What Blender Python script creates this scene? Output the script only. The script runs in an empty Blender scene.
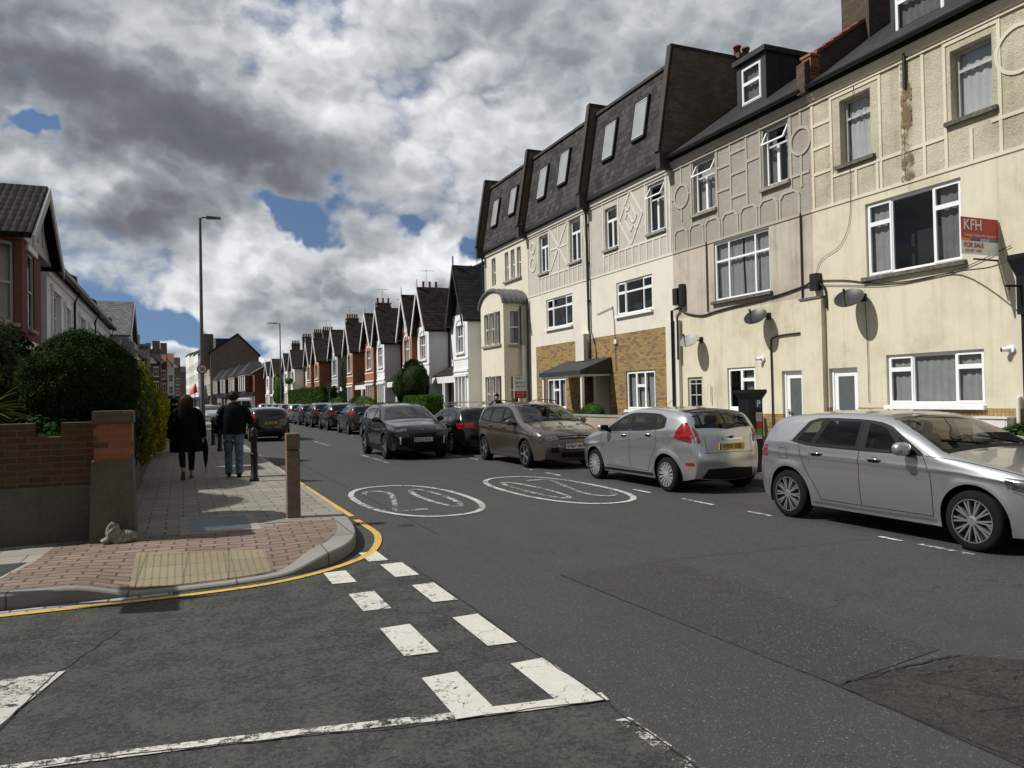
import bpy, math, random
import numpy as np
from mathutils import Vector, Matrix
random.seed(7); rng = np.random.default_rng(7)
R = math.radians
sc = bpy.context.scene
COL = sc.collection

# ------------------------------------------------------------ camera
cam_d = bpy.data.cameras.new('camera'); cam = bpy.data.objects.new('camera', cam_d); COL.objects.link(cam)
cam_d.sensor_width = 36.0; cam_d.sensor_fit = 'HORIZONTAL'; cam_d.lens = 770.0 / 1024.0 * 36.0
cam_d.clip_start = 0.05; cam_d.clip_end = 6000
ax_r = Vector((0.91897096, -0.39381802, -0.01999341))
ax_d = Vector((-0.0120322, 0.02267437, -0.9996705))
ax_f = Vector((0.3941416, 0.91890872, 0.01609859))
m = Matrix((( ax_r.x, -ax_d.x, -ax_f.x, 0), (ax_r.y, -ax_d.y, -ax_f.y, 0), (ax_r.z, -ax_d.z, -ax_f.z, 1.70), (0, 0, 0, 1)))
cam.matrix_world = m
sc.camera = cam

# ------------------------------------------------------------ sun, sky, exposure
SUN = Vector((-0.645, 0.17, 0.745)).normalized()
sd = bpy.data.lights.new('sun', 'SUN'); sd.energy = 5.0; sd.angle = R(0.55); sd.color = (1.0, 0.972, 0.925)
so = bpy.data.objects.new('sun', sd); COL.objects.link(so)
so.rotation_euler = SUN.to_track_quat('Z', 'Y').to_euler(); so.location = (-20, 5, 30)
sc.view_settings.view_transform = 'Standard'; sc.view_settings.look = 'None'
sc.view_settings.exposure = -0.08; sc.view_settings.gamma = 1.0
sc.view_settings.use_curve_mapping = False

w = bpy.data.worlds.new('World'); sc.world = w; w.use_nodes = True
wt = w.node_tree; wt.nodes.clear()
def N(nt, t, **k):
    n = nt.nodes.new(t)
    for a, b in k.items(): setattr(n, a, b)
    return n
class G:
    """tiny node-graph maths helper"""
    def __init__(s, nt): s.nt = nt
    def _in(s, sock, v):
        if isinstance(v, (int, float)): sock.default_value = v
        elif isinstance(v, (tuple, list)): sock.default_value = v
        else: s.nt.links.new(v, sock)
    def m(s, op, a, b=0.0, c=None, clamp=False):
        n = N(s.nt, 'ShaderNodeMath', operation=op); n.use_clamp = clamp
        s._in(n.inputs[0], a); s._in(n.inputs[1], b)
        if c is not None: s._in(n.inputs[2], c)
        return n.outputs[0]
    def vm(s, op, a, b=(0, 0, 0), sc_=None):
        n = N(s.nt, 'ShaderNodeVectorMath', operation=op)
        s._in(n.inputs[0], a)
        if op == 'SCALE': s._in(n.inputs['Scale'], sc_)
        else: s._in(n.inputs[1], b)
        return n.outputs[1] if op in ('DOT_PRODUCT', 'LENGTH', 'DISTANCE') else n.outputs[0]
    def noise(s, vec, scale, detail=4, rough=0.55, dist=0.0, col=False):
        n = N(s.nt, 'ShaderNodeTexNoise'); s._in(n.inputs['Vector'], vec)
        n.inputs['Scale'].default_value = scale; n.inputs['Detail'].default_value = detail
        n.inputs['Roughness'].default_value = rough; n.inputs['Distortion'].default_value = dist
        return n.outputs[1] if col else n.outputs[0]
    def sep(s, v):
        n = N(s.nt, 'ShaderNodeSeparateXYZ'); s._in(n.inputs[0], v); return n.outputs
    def comb(s, x, y, z):
        n = N(s.nt, 'ShaderNodeCombineXYZ'); s._in(n.inputs[0], x); s._in(n.inputs[1], y); s._in(n.inputs[2], z); return n.outputs[0]
    def mapr(s, v, a, b, c=0.0, d=1.0, smooth=False):
        n = N(s.nt, 'ShaderNodeMapRange'); n.clamp = True
        if smooth: n.interpolation_type = 'SMOOTHSTEP'
        s._in(n.inputs[0], v)
        for i, q in enumerate((a, b, c, d)): s._in(n.inputs[i + 1], q)
        return n.outputs[0]
    def mix(s, f, a, b, blend='MIX'):
        n = N(s.nt, 'ShaderNodeMix', data_type='RGBA', blend_type=blend); n.clamp_factor = True
        s._in(n.inputs[0], f)
        for i, q in ((6, a), (7, b)):
            if isinstance(q, (tuple, list)): q = tuple(q[:3]) + (1.0,)
            s._in(n.inputs[i], q)
        return n.outputs[2]
    def vor(s, vec, scale, feature='F1', out='Distance', rnd=1.0):
        n = N(s.nt, 'ShaderNodeTexVoronoi', feature=feature); s._in(n.inputs['Vector'], vec)
        n.inputs['Scale'].default_value = scale; n.inputs['Randomness'].default_value = rnd
        return n.outputs[out]
wg = G(wt)
sky = N(wt, 'ShaderNodeTexSky', sky_type='NISHITA'); sky.sun_disc = False
sky.sun_elevation = math.asin(SUN.z); sky.sun_rotation = math.atan2(SUN.x, SUN.y)
sky.altitude = 50; sky.air_density = 1.0; sky.dust_density = 0.25; sky.ozone_density = 3.0
tc = N(wt, 'ShaderNodeTexCoord')
D = tc.outputs['Generated']
dx, dy, dz = wg.sep(D)
az = wg.m('ARCTAN2', dx, dy)                       # radians, 0 = up the street, + = right
el = wg.m('ARCSINE', wg.m('MINIMUM', wg.m('MAXIMUM', dz, -1), 1))
wn = wg.noise(D, 5.0, 2, 0.6, col=True)
wv = wg.vm('SUBTRACT', wn, (0.5, 0.5, 0.5)); wx, wy, wz = wg.sep(wv)
wn2 = wg.noise(D, 17.0, 3, 0.6, col=True)
wv2 = wg.vm('SUBTRACT', wn2, (0.5, 0.5, 0.5)); wx2, wy2, wz2 = wg.sep(wv2)
azw = wg.m('ADD', az, wg.m('ADD', wg.m('MULTIPLY', wx, 0.30), wg.m('MULTIPLY', wx2, 0.10)))
elw = wg.m('ADD', el, wg.m('ADD', wg.m('MULTIPLY', wy, 0.20), wg.m('MULTIPLY', wy2, 0.08)))
def blob(a0, e0, sa, se, rot=0.0):
    a_ = wg.m('SUBTRACT', azw, R(a0)); e_ = wg.m('SUBTRACT', elw, R(e0))
    c, s_ = math.cos(R(rot)), math.sin(R(rot))
    u = wg.m('ADD', wg.m('MULTIPLY', a_, c), wg.m('MULTIPLY', e_, s_))
    v = wg.m('SUBTRACT', wg.m('MULTIPLY', e_, c), wg.m('MULTIPLY', a_, s_))
    q = wg.m('ADD', wg.m('POWER', wg.m('ABSOLUTE', wg.m('DIVIDE', u, R(sa))), 2.0), wg.m('POWER', wg.m('ABSOLUTE', wg.m('DIVIDE', v, R(se))), 2.0))
    return wg.m('EXPONENT', wg.m('MULTIPLY', q, -1.0))
def addall(l):
    r = l[0]
    for q in l[1:]: r = wg.m('ADD', r, q)
    return r
#SKYBLOBS
gap = addall([wg.m('MULTIPLY', blob(7.4, 13.6, 3.3, 1.3, -8), 1.12),
              wg.m('MULTIPLY', blob(0.2, 5.0, 6.0, 1.9, 4), 1.15),
              wg.m('MULTIPLY', blob(-7.2, 16.3, 1.5, 0.7), 0.85),
              wg.m('MULTIPLY', blob(21.0, 11.4, 3.6, 1.3, 10), 1.0),
              wg.m('MULTIPLY', blob(15.5, 14.0, 1.2, 0.7), 0.4)])
puff = addall([wg.m('MULTIPLY', blob(6.5, 8.2, 4.6, 3.6), 1.4),
               wg.m('MULTIPLY', blob(15.5, 9.0, 5.5, 2.9), 1.2),
               wg.m('MULTIPLY', blob(3.6, 2.6, 5.0, 1.2), 0.8)])
dark = addall([wg.m('MULTIPLY', blob(3.5, 16.8, 12.0, 3.0, -6), 1.1),
               wg.m('MULTIPLY', blob(-4.5, 10.6, 6.0, 1.7, 0), 0.9),
               wg.m('MULTIPLY', blob(-7.0, 20.4, 7.0, 2.6, 10), 0.45),
               wg.m('MULTIPLY', blob(24.0, 26.5, 8.0, 2.5, 15), 0.35),
               wg.m('MULTIPLY', blob(36.0, 23.5, 14.0, 4.0, 10), 0.45),
               wg.m('MULTIPLY', blob(10.5, 6.6, 6.0, 1.6, 0), 0.30),
               wg.m('MULTIPLY', blob(16.5, 13.6, 6.0, 1.0, 0), 0.25)])
lite = addall([wg.m('MULTIPLY', blob(5.5, 10.6, 3.6, 1.6), 0.8),
               wg.m('MULTIPLY', blob(15.8, 10.9, 3.6, 1.4), 0.8),
               wg.m('MULTIPLY', blob(-8.0, 13.6, 3.0, 1.4), 0.5),
               wg.m('MULTIPLY', blob(-2.0, 22.6, 6.0, 1.8), 0.5),
               wg.m('MULTIPLY', blob(13.0, 19.5, 7.0, 4.0, 10), 0.55),
               wg.m('MULTIPLY', blob(19.0, 16.0, 8.0, 3.5, 20), 0.45),
               wg.m('MULTIPLY', blob(31.0, 18.0, 8.0, 2.4, 20), 0.4),
               wg.m('MULTIPLY', blob(1.5, 3.6, 4.0, 0.8, 0), 0.5)])
fl = wg.vm('MULTIPLY', D, (1.0, 1.0, 1.45))
dw = wg.vm('SCALE', wg.vm('SUBTRACT', wg.noise(fl, 3.4, 3, 0.5, col=True), (0.5, 0.5, 0.5)), (0, 0, 0), 0.10)
flw = wg.vm('ADD', fl, dw)
f1 = wg.noise(flw, 3.3, 8, 0.53)
sunv = Vector((SUN.x * .6, SUN.y, SUN.z * 1.6))
def billow(v):   # cumulus lumps at three sizes: rounded cells with creases between
    o = None
    for s_, a_ in ((9.0, 0.50), (21.0, 0.28), (47.0, 0.17)):
        q = wg.m('MULTIPLY', wg.m('SUBTRACT', 0.8, wg.m('MULTIPLY', wg.m('POWER', wg.vor(v, s_), 1.6), 1.25)), a_); o = q if o is None else wg.m('ADD', o, q)
    return o
fw = wg.vm('ADD', flw, wg.vm('SCALE', wg.vm('SUBTRACT', wg.noise(fl, 22.0, 4, 0.62, col=True), (0.5, 0.5, 0.5)), (0, 0, 0), 0.045))
bl = billow(fw); bls = billow(wg.vm('ADD', fw, tuple(sunv * 0.020)))
cov = wg.m('ADD', wg.m('ADD', wg.m('MULTIPLY', f1, 1.35), wg.m('MULTIPLY', bl, 0.55)), -0.50)
cov = wg.m('SUBTRACT', wg.m('ADD', cov, wg.m('MULTIPLY', puff, 0.42)), wg.m('MULTIPLY', gap, 0.95))
alpha = wg.mapr(cov, -0.07, 0.27, 0, 1, True)
f1s = wg.noise(wg.vm('ADD', flw, tuple(sunv * 0.06)), 3.3, 4, 0.5)
rel = wg.m('ADD', wg.m('MULTIPLY', wg.m('SUBTRACT', f1, f1s), 1.3), wg.m('MULTIPLY', wg.m('SUBTRACT', bl, bls), 0.72))
soft = wg.m('MULTIPLY', wg.m('SUBTRACT', wg.noise(flw, 2.2, 4, 0.5), 0.5), -0.7)
thick = wg.mapr(cov, 0.10, 0.7, 0.16, -0.08)
kd = wg.m('SUBTRACT', 1.0, wg.m('MULTIPLY', dark, 0.75), clamp=True)
val = addall([wg.m('MULTIPLY', rel, wg.m('ADD', wg.m('MULTIPLY', kd, 0.85), 0.15)), soft, thick, wg.m('MULTIPLY', lite, 0.36), 0.57])
val = wg.m('SUBTRACT', val, wg.m('MULTIPLY', dark, 0.47))
ramp = N(wt, 'ShaderNodeValToRGB'); wt.links.new(val, ramp.inputs[0])
cr = ramp.color_ramp
cr.elements[0].position = 0.0; cr.elements[0].color = (0.115, 0.126, 0.145, 1)
cr.elements[1].position = 1.0; cr.elements[1].color = (0.93, 0.94, 0.95, 1)
for p_, c_ in ((0.22, (0.17, 0.182, 0.202)), (0.45, (0.31, 0.335, 0.37)), (0.68, (0.56, 0.585, 0.615))):
    e_ = cr.elements.new(p_); e_.color = c_ + (1,)
sv_ = wg.vm('NORMALIZE', wg.vm('ADD', wg.vm('MULTIPLY', D, (1, 1, 0.8)), (0, 0, 0.22))); wt.links.new(sv_, sky.inputs['Vector'])
bs = N(wt, 'ShaderNodeBackground'); bs.inputs['Strength'].default_value = 0.090
wt.links.new(sky.outputs[0], bs.inputs[0])
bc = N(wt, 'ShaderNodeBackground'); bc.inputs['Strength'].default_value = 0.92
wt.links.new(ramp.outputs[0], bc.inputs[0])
# unseen clouds overhead and behind are dimmed to deepen shadows and blacken glass
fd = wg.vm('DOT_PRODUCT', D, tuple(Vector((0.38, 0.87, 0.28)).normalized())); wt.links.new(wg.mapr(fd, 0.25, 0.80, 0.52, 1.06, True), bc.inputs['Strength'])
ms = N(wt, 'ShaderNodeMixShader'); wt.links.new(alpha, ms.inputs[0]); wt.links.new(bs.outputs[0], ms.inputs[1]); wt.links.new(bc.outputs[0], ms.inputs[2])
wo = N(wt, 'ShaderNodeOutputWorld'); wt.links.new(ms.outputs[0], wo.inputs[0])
w.cycles.sampling_method = 'MANUAL'; w.cycles.sample_map_resolution = 512
# ------------------------------------------------------------ materials
M = {}
def newmat(name):
    mt = bpy.data.materials.new(name); mt.use_nodes = True
    nt = mt.node_tree; b = nt.nodes['Principled BSDF']; M[name] = mt
    return mt, nt, b, G(nt)
def pos(nt): return N(nt, 'ShaderNodeNewGeometry').outputs['Position']
def objc(nt): return N(nt, 'ShaderNodeTexCoord').outputs['Object']
def bump(nt, b, h, strength=0.3, dist=0.02):
    n = N(nt, 'ShaderNodeBump'); n.inputs['Strength'].default_value = strength; n.inputs['Distance'].default_value = dist
    nt.links.new(h, n.inputs['Height']); nt.links.new(n.outputs[0], b.inputs['Normal'])
def simple(name, col, rough=0.6, metal=0.0, var=0.08, vs=6.0, bmp=0.0, bsc=60.0, bd=0.01, coat=0.0, spec=None, emit=None):
    mt, nt, b, g = newmat(name)
    p = objc(nt); n1 = g.noise(p, vs, 5, 0.6)
    c = g.mix(g.mapr(n1, 0.3, 0.7), tuple(x * (1 - var) for x in col), tuple(min(1, x * (1 + var)) for x in col))
    nt.links.new(c, b.inputs['Base Color'])
    b.inputs['Roughness'].default_value = rough; b.inputs['Metallic'].default_value = metal
    b.inputs['Coat Weight'].default_value = coat; b.inputs['Coat Roughness'].default_value = 0.04
    if spec is not None: b.inputs['Specular IOR Level'].default_value = spec
    if bmp: bump(nt, b, g.noise(p, bsc, 3, 0.6), bmp, bd)
    return mt
def render_wall(name, col, dirtcol, dirt=0.5, rough_bump=0.15, scale=90.0, streak=0.5, bd=0.006, lift=None, pit=0.0):
    """painted masonry render with streaks, blotches and hairline cracks"""
    mt, nt, b, g = newmat(name)
    p = pos(nt); x, y, z = g.sep(p); u = g.m('ADD', x, y)
    blot = g.noise(p, 0.9, 6, 0.62); fine = g.noise(p, 7.0, 5, 0.6)
    sv = g.comb(g.m('MULTIPLY', u, 5.0), 0.0, g.m('MULTIPLY', z, 0.35))
    st = g.noise(sv, 1.0, 5, 0.6)
    f = g.m('ADD', g.m('MULTIPLY', g.mapr(blot, 0.42, 0.72), 0.7), g.m('MULTIPLY', g.mapr(st, 0.5, 0.78), streak))
    f = g.m('MULTIPLY', f, dirt, clamp=True)
    c = g.mix(f, col, dirtcol)
    c = g.mix(g.mapr(fine, 0.35, 0.7, 0, 0.14), c, tuple(min(1, k * 1.15) for k in col))
    if pit: c = g.mix(g.mapr(g.noise(p, 24.0, 5, 0.75), 0.47, 0.62, 0, pit), c, tuple(k * 0.62 for k in dirtcol))
    c = g.mix(g.mapr(g.noise(g.vm('MULTIPLY', p, (1, 1, .5)), 2.4, 7, 0.7), 0.60, 0.70, 0, 0.30 * dirt), c, dirtcol)
    wv_ = g.vm('ADD', p, g.vm('SCALE', g.noise(p, 3.0, 3, 0.6, col=True), (0, 0, 0), 0.9))
    cd = g.vor(wv_, 0.55, 'DISTANCE_TO_EDGE')
    cm = g.m('MULTIPLY', g.mapr(cd, 0.0, 0.006, 1, 0), g.mapr(blot, 0.5, 0.6))
    c = g.mix(g.m('MULTIPLY', cm, 0.45), c, tuple(k * 0.35 for k in dirtcol))
    nt.links.new(c, b.inputs['Base Color']); b.inputs['Roughness'].default_value = 0.88
    h = g.m('ADD', g.noise(p, scale, 3, 0.6), g.m('MULTIPLY', g.noise(p, 2.2, 4, 0.5), 1.5))
    bump(nt, b, h, rough_bump, bd)
    return mt
def brick_mat(name, c1, c2, mortar, bw=0.225, bh=0.075, ms_=0.010, var=0.5, dirt=None, bumpk=0.5, vertical=False, c3=None):
    mt, nt, b, g = newmat(name)
    p = pos(nt); x, y, z = g.sep(p); u = g.m('ADD', x, y)
    v = g.comb(z, u, 0.0) if vertical else g.comb(u, z, 0.0)
    n = N(nt, 'ShaderNodeTexBrick'); nt.links.new(v, n.inputs['Vector'])
    n.inputs['Scale'].default_value = 1.0; n.inputs['Brick Width'].default_value = bw; n.inputs['Row Height'].default_value = bh
    n.inputs['Mortar Size'].default_value = ms_; n.inputs['Mortar Smooth'].default_value = 0.3; n.inputs['Bias'].default_value = 0.0
    n.inputs['Color1'].default_value = c1 + (1,); n.inputs['Color2'].default_value = c2 + (1,); n.inputs['Mortar'].default_value = mortar + (1,)
    # a second, cell-sized variation
    row = g.m('FLOOR', g.m('DIVIDE', z, bh)); par = g.m('SUBTRACT', 1.0, g.m('MULTIPLY', g.m('FRACT', g.m('MULTIPLY', row, 0.5)), 2.0))
    cell = g.comb(g.m('MULTIPLY', g.m('FLOOR', g.m('DIVIDE', g.m('ADD', u, g.m('MULTIPLY', par, bw * 0.5)), bw)), 3.17), g.m('MULTIPLY', row, 7.31), 0.0)
    wn_ = N(nt, 'ShaderNodeTexWhiteNoise', noise_dimensions='3D'); nt.links.new(cell, wn_.inputs['Vector'])
    c = n.outputs['Color']
    if c3: c = g.mix(g.m('MULTIPLY', g.mapr(wn_.outputs['Value'], 0.72, 0.74), g.m('SUBTRACT', 1.0, n.outputs['Fac'])), c, c3)
    c = g.mix(g.mapr(g.noise(p, 1.1, 6, 0.65), 0.35, 0.75, 0, var), c, dirt or tuple(k * 0.4 for k in c1))
    c = g.mix(g.mapr(g.noise(p, 25, 4, 0.7), 0.3, 0.8, 0, 0.3), c, tuple(k * 1.4 for k in c2))
    nt.links.new(c, b.inputs['Base Color']); b.inputs['Roughness'].default_value = 0.9
    h = g.m('SUBTRACT', g.m('MULTIPLY', g.noise(p, 60, 3, 0.6), 0.4), n.outputs['Fac'])
    bump(nt, b, h, bumpk, 0.008)
    return mt
def roof_mat(name, c1, c2, rowh=0.22, tw=0.24, moss=0.3, bumpk=0.6, round_=False, rough=0.62, ax='y'):
    mt, nt, b, g = newmat(name)
    p = pos(nt); x, y, z = g.sep(p); u = y if ax == 'y' else x
    v = g.comb(u, z, 0.0)
    n = N(nt, 'ShaderNodeTexBrick'); nt.links.new(v, n.inputs['Vector'])
    n.inputs['Scale'].default_value = 1.0; n.inputs['Brick Width'].default_value = tw; n.inputs['Row Height'].default_value = rowh
    n.inputs['Mortar Size'].default_value = 0.02 if round_ else 0.006; n.inputs['Mortar Smooth'].default_value = 0.1
    n.inputs['Color1'].default_value = c1 + (1,); n.inputs['Color2'].default_value = c2 + (1,); n.inputs['Mortar'].default_value = (0.008, 0.008, 0.008, 1)
    c = g.mix(g.mapr(g.noise(p, 1.3, 6, 0.7), 0.5, 0.8, 0, moss), n.outputs['Color'], (0.11, 0.11, 0.085))
    c = g.mix(g.mapr(g.noise(p, 9.0, 6, 0.7), 0.62, 0.72, 0, moss), c, (0.2, 0.2, 0.17))
    nt.links.new(c, b.inputs['Base Color']); b.inputs['Roughness'].default_value = rough; b.inputs['Specular IOR Level'].default_value = 0.06
    fr = g.m('FRACT', g.m('DIVIDE', z, rowh))
    h = g.m('SUBTRACT', g.m('MULTIPLY', fr, -1.0), n.outputs['Fac'])
    if round_: h = g.m('ADD', h, g.m('ABSOLUTE', g.m('SINE', g.m('MULTIPLY', u, math.pi / tw))))
    bump(nt, b, h, bumpk, 0.02)
    return mt

# -- ground
def asphalt(name, c_lo, c_hi, coarse=0.0, mott=0.5, speck=0.5):
    mt, nt, b, g = newmat(name)
    p = pos(nt)
    big = g.noise(p, 0.35, 5, 0.6); mid = g.noise(p, 26.0 if coarse else 9.0, 8, 0.8, 0.2); fine = g.noise(p, 140.0, 2, 0.6)
    sv = g.vor(p, 170.0, 'F1', 'Color'); s1 = g.sep(sv)[0]; s2 = g.sep(sv)[1]
    f = g.m('ADD', g.m('MULTIPLY', g.mapr(g.m('ADD', g.m('MULTIPLY', mid, 0.72), g.m('MULTIPLY', g.noise(p, 3.5, 5, 0.65), 0.28)), 0.455, 0.555), mott), g.m('MULTIPLY', g.mapr(big, 0.35, 0.65), 0.35))
    c = g.mix(f, c_lo, c_hi)
    c = g.mix(g.mapr(fine, 0.35, 0.7, 0, 0.35), c, tuple(k * 0.45 for k in c_lo))
    c = g.mix(g.mapr(s1, 0.93, 0.96, 0, speck), c, (0.17, 0.165, 0.155))
    sv3 = g.vor(p, 60.0, 'F1', 'Color'); s3 = g.sep(sv3)[0]
    d3 = g.vor(p, 60.0, 'F1', 'Distance')
    c = g.mix(g.m('MULTIPLY', g.mapr(s3, 0.955, 0.965, 0, speck), g.mapr(d3, 0.25, 0.4, 1, 0)), c, (0.24, 0.235, 0.22))
    # oil drips and tyre polish
    tr = g.noise(g.vm('MULTIPLY', p, (1.6, 0.09, 1.0)), 1.0, 4, 0.6)
    c = g.mix(g.mapr(tr, 0.5, 0.8, 0, 0.30), c, tuple(k * 0.62 for k in c_lo))
    # cracks
    wv_ = g.vm('ADD', p, g.vm('SCALE', g.noise(p, 2.0, 5, 0.65, col=True), (0, 0, 0), 1.3))
    cd = g.vor(wv_, 0.33, 'DISTANCE_TO_EDGE')
    cm = g.m('MULTIPLY', g.mapr(cd, 0.0, 0.004, 1, 0), g.mapr(big, 0.45, 0.56))
    c = g.mix(g.m('MULTIPLY', cm, 0.8), c, (0.008, 0.008, 0.008))
    nt.links.new(c, b.inputs['Base Color'])
    nt.links.new(g.mapr(mid, 0.3, 0.7, 0.72, 0.92), b.inputs['Roughness'])
    b.inputs['Specular IOR Level'].default_value = 0.35
    h = g.m('ADD', g.m('MULTIPLY', s2, 0.9), g.m('ADD', g.m('MULTIPLY', mid, 1.5 + coarse * 1.2), fine))
    bump(nt, b, h, 0.45 + 0.4 * coarse, 0.005 + 0.008 * coarse)
    return mt
asphalt('asphalt_main', (0.042, 0.0425, 0.040), (0.060, 0.0605, 0.057), 0.0, 0.35, 0.6)
asphalt('asphalt_side', (0.020, 0.021, 0.018), (0.094, 0.094, 0.084), 0.7, 1.0, 0.45)
asphalt('asphalt_patch', (0.036, 0.036, 0.034), (0.050, 0.050, 0.047), 0.3, 0.5, 0.8)
asphalt('asphalt_rough', (0.026, 0.026, 0.022), (0.072, 0.069, 0.058), 1.0, 1.0, 0.5)

def slab_mat(name, c1, c2, mortar, bw, bh, rot=0.0, ms_=0.008, var=0.4, off=0.5):
    mt, nt, b, g = newmat(name)
    p = pos(nt)
    mp = N(nt, 'ShaderNodeMapping'); nt.links.new(p, mp.inputs[0]); mp.inputs['Rotation'].default_value = (0, 0, rot)
    jit = g.vm('SCALE', g.vm('SUBTRACT', g.noise(p, 2.5, 3, 0.5, col=True), (0.5, 0.5, 0.5)), (0, 0, 0), 0.035)
    v = g.vm('ADD', mp.outputs[0], jit)
    n = N(nt, 'ShaderNodeTexBrick'); nt.links.new(v, n.inputs['Vector']); n.offset = off
    n.inputs['Scale'].default_value = 1.0; n.inputs['Brick Width'].default_value = bw; n.inputs['Row Height'].default_value = bh
    n.inputs['Mortar Size'].default_value = ms_; n.inputs['Mortar Smooth'].default_value = 0.2
    n.inputs['Color1'].default_value = c1 + (1,); n.inputs['Color2'].default_value = c2 + (1,); n.inputs['Mortar'].default_value = mortar + (1,)
    c = g.mix(g.mapr(g.noise(p, 1.6, 6, 0.65), 0.35, 0.75, 0, var), n.outputs['Color'], tuple(k * 0.45 for k in c1))
    c = g.mix(g.mapr(g.noise(p, 90, 3, 0.7), 0.35, 0.75, 0, 0.3), c, tuple(k * 1.35 for k in c2))
    gum = g.vor(p, 3.2, 'F1', 'Distance')
    c = g.mix(g.m('MULTIPLY', g.mapr(gum, 0.035, 0.05, 1, 0), 0.35), c, (0.06, 0.058, 0.055))
    nt.links.new(c, b.inputs['Base Color']); b.inputs['Roughness'].default_value = 0.88
    h = g.m('SUBTRACT', g.m('ADD', g.m('MULTIPLY', g.noise(p, 70, 3, 0.6), 0.3), g.m('MULTIPLY', g.noise(p, 3, 2, 0.5), 0.6)), n.outputs['Fac'])
    bump(nt, b, h, 0.6, 0.01)
    return mt
slab_mat('paving_slab', (0.19, 0.172, 0.142), (0.265, 0.240, 0.20), (0.022, 0.020, 0.016), 0.42, 0.21, 0.0, 0.010, 0.55)
slab_mat('paving_right', (0.24, 0.22, 0.19), (0.30, 0.275, 0.24), (0.05, 0.045, 0.04), 0.60, 0.45, 0.0)
slab_mat('block_paving', (0.15, 0.098, 0.075), (0.25, 0.18, 0.14), (0.022, 0.021, 0.012), 0.285, 0.135, 0.05, 0.013, 0.55)
slab_mat('tactile_slab', (0.20, 0.165, 0.098), (0.25, 0.21, 0.13), (0.10, 0.085, 0.055), 0.40, 0.40, 0.05, 0.007, 0.30, 0.0)
slab_mat('kerb_stone', (0.18, 0.172, 0.158), (0.25, 0.24, 0.22), (0.03, 0.03, 0.028), 0.91, 3.0, 0.0, 0.008, 0.35)
slab_mat('gutter_sett', (0.27, 0.26, 0.24), (0.34, 0.33, 0.31), (0.02, 0.02, 0.018), 0.24, 0.11, 0.0, 0.012, 0.3)

def paint_mat(name, col, wear=0.45, scale=9.0):
    """road paint, worn through to the road below"""
    mt, nt, b, g = newmat(name)
    p = pos(nt)
    n1 = g.noise(p, scale, 8, 0.78); n2 = g.noise(p, 70, 3, 0.7); n3 = g.noise(p, 1.2, 3, 0.5)
    v = g.m('ADD', g.m('MULTIPLY', n1, 0.62), g.m('ADD', g.m('MULTIPLY', n2, 0.23), g.m('MULTIPLY', n3, 0.25)))
    wv_ = g.vm('ADD', p, g.vm('SCALE', g.noise(p, 4.0, 4, 0.65, col=True), (0, 0, 0), 0.5))
    cd = g.vor(wv_, 2.6, 'DISTANCE_TO_EDGE')
    a = g.m('MULTIPLY', g.mapr(v, 0.36 + 0.28 * wear, 0.42 + 0.28 * wear), g.mapr(cd, 0.004, 0.012, 0.15, 1))
    c = g.mix(g.mapr(n1, 0.35, 0.65, 0, 0.5), col, tuple(k * 0.6 for k in col))
    c = g.mix(g.mapr(n2, 0.5, 0.75, 0, 0.4), c, tuple(k * 0.5 for k in col))
    nt.links.new(c, b.inputs['Base Color']); b.inputs['Roughness'].default_value = 0.8
    nt.links.new(a, b.inputs['Alpha'])
    bump(nt, b, n2, 0.3, 0.004)
    return mt
paint_mat('paint_white', (0.58, 0.565, 0.51), 0.27)
paint_mat('paint_roundel', (0.50, 0.49, 0.45), 0.42)
paint_mat('paint_white_worn', (0.62, 0.60, 0.54), 0.52)
paint_mat('paint_white_faint', (0.50, 0.49, 0.45), 0.60)
paint_mat('rust_streak', (0.20, 0.13, 0.055), 0.60, 3.0)
paint_mat('paint_yellow', (0.60, 0.38, 0.07), 0.22)

# -- walls
render_wall('wall_cream', (0.62, 0.575, 0.44), (0.32, 0.285, 0.20), 0.75, 0.25, streak=0.7)
render_wall('wall_cream_rough', (0.56, 0.51, 0.385), (0.28, 0.235, 0.15), 0.85, 1.0, 38.0, bd=0.026, pit=0.20)
render_wall('trim_cream', (0.64, 0.59, 0.465), (0.36, 0.31, 0.22), 0.45, 0.2)
render_wall('wall_beige', (0.49, 0.435, 0.365), (0.26, 0.22, 0.17), 0.95, 0.25, streak=0.8)
render_wall('wall_beige_rough', (0.37, 0.345, 0.29), (0.25, 0.215, 0.18), 0.7, 1.0, 38.0, bd=0.026, pit=0.20)
render_wall('trim_beige', (0.40, 0.37, 0.31), (0.30, 0.25, 0.21), 0.55, 0.2)
render_wall('wall_ivory', (0.68, 0.645, 0.56), (0.42, 0.39, 0.31), 0.35, 0.2)
render_wall('wall_ivory_rough', (0.55, 0.52, 0.455), (0.36, 0.33, 0.28), 0.45, 1.0, 38.0, bd=0.026, pit=0.20)
render_wall('trim_ivory', (0.66, 0.625, 0.55), (0.40, 0.365, 0.30), 0.4, 0.2)
render_wall('wall_lemon', (0.66, 0.62, 0.51), (0.45, 0.40, 0.29), 0.35, 0.2)
render_wall('wall_white', (0.76, 0.76, 0.755), (0.42, 0.42, 0.40), 0.3, 0.12)
render_wall('wall_grey', (0.30, 0.31, 0.33), (0.2, 0.2, 0.2), 0.3, 0.12)
render_wall('wall_plinth', (0.115, 0.105, 0.078), (0.032, 0.034, 0.018), 1.0, 0.9, 30.0, bd=0.02, pit=0.25)
render_wall('wall_pink', (0.60, 0.52, 0.50), (0.45, 0.40, 0.38), 0.4, 0.12)
render_wall('concrete', (0.26, 0.25, 0.23), (0.12, 0.115, 0.10), 0.7, 0.4)
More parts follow.
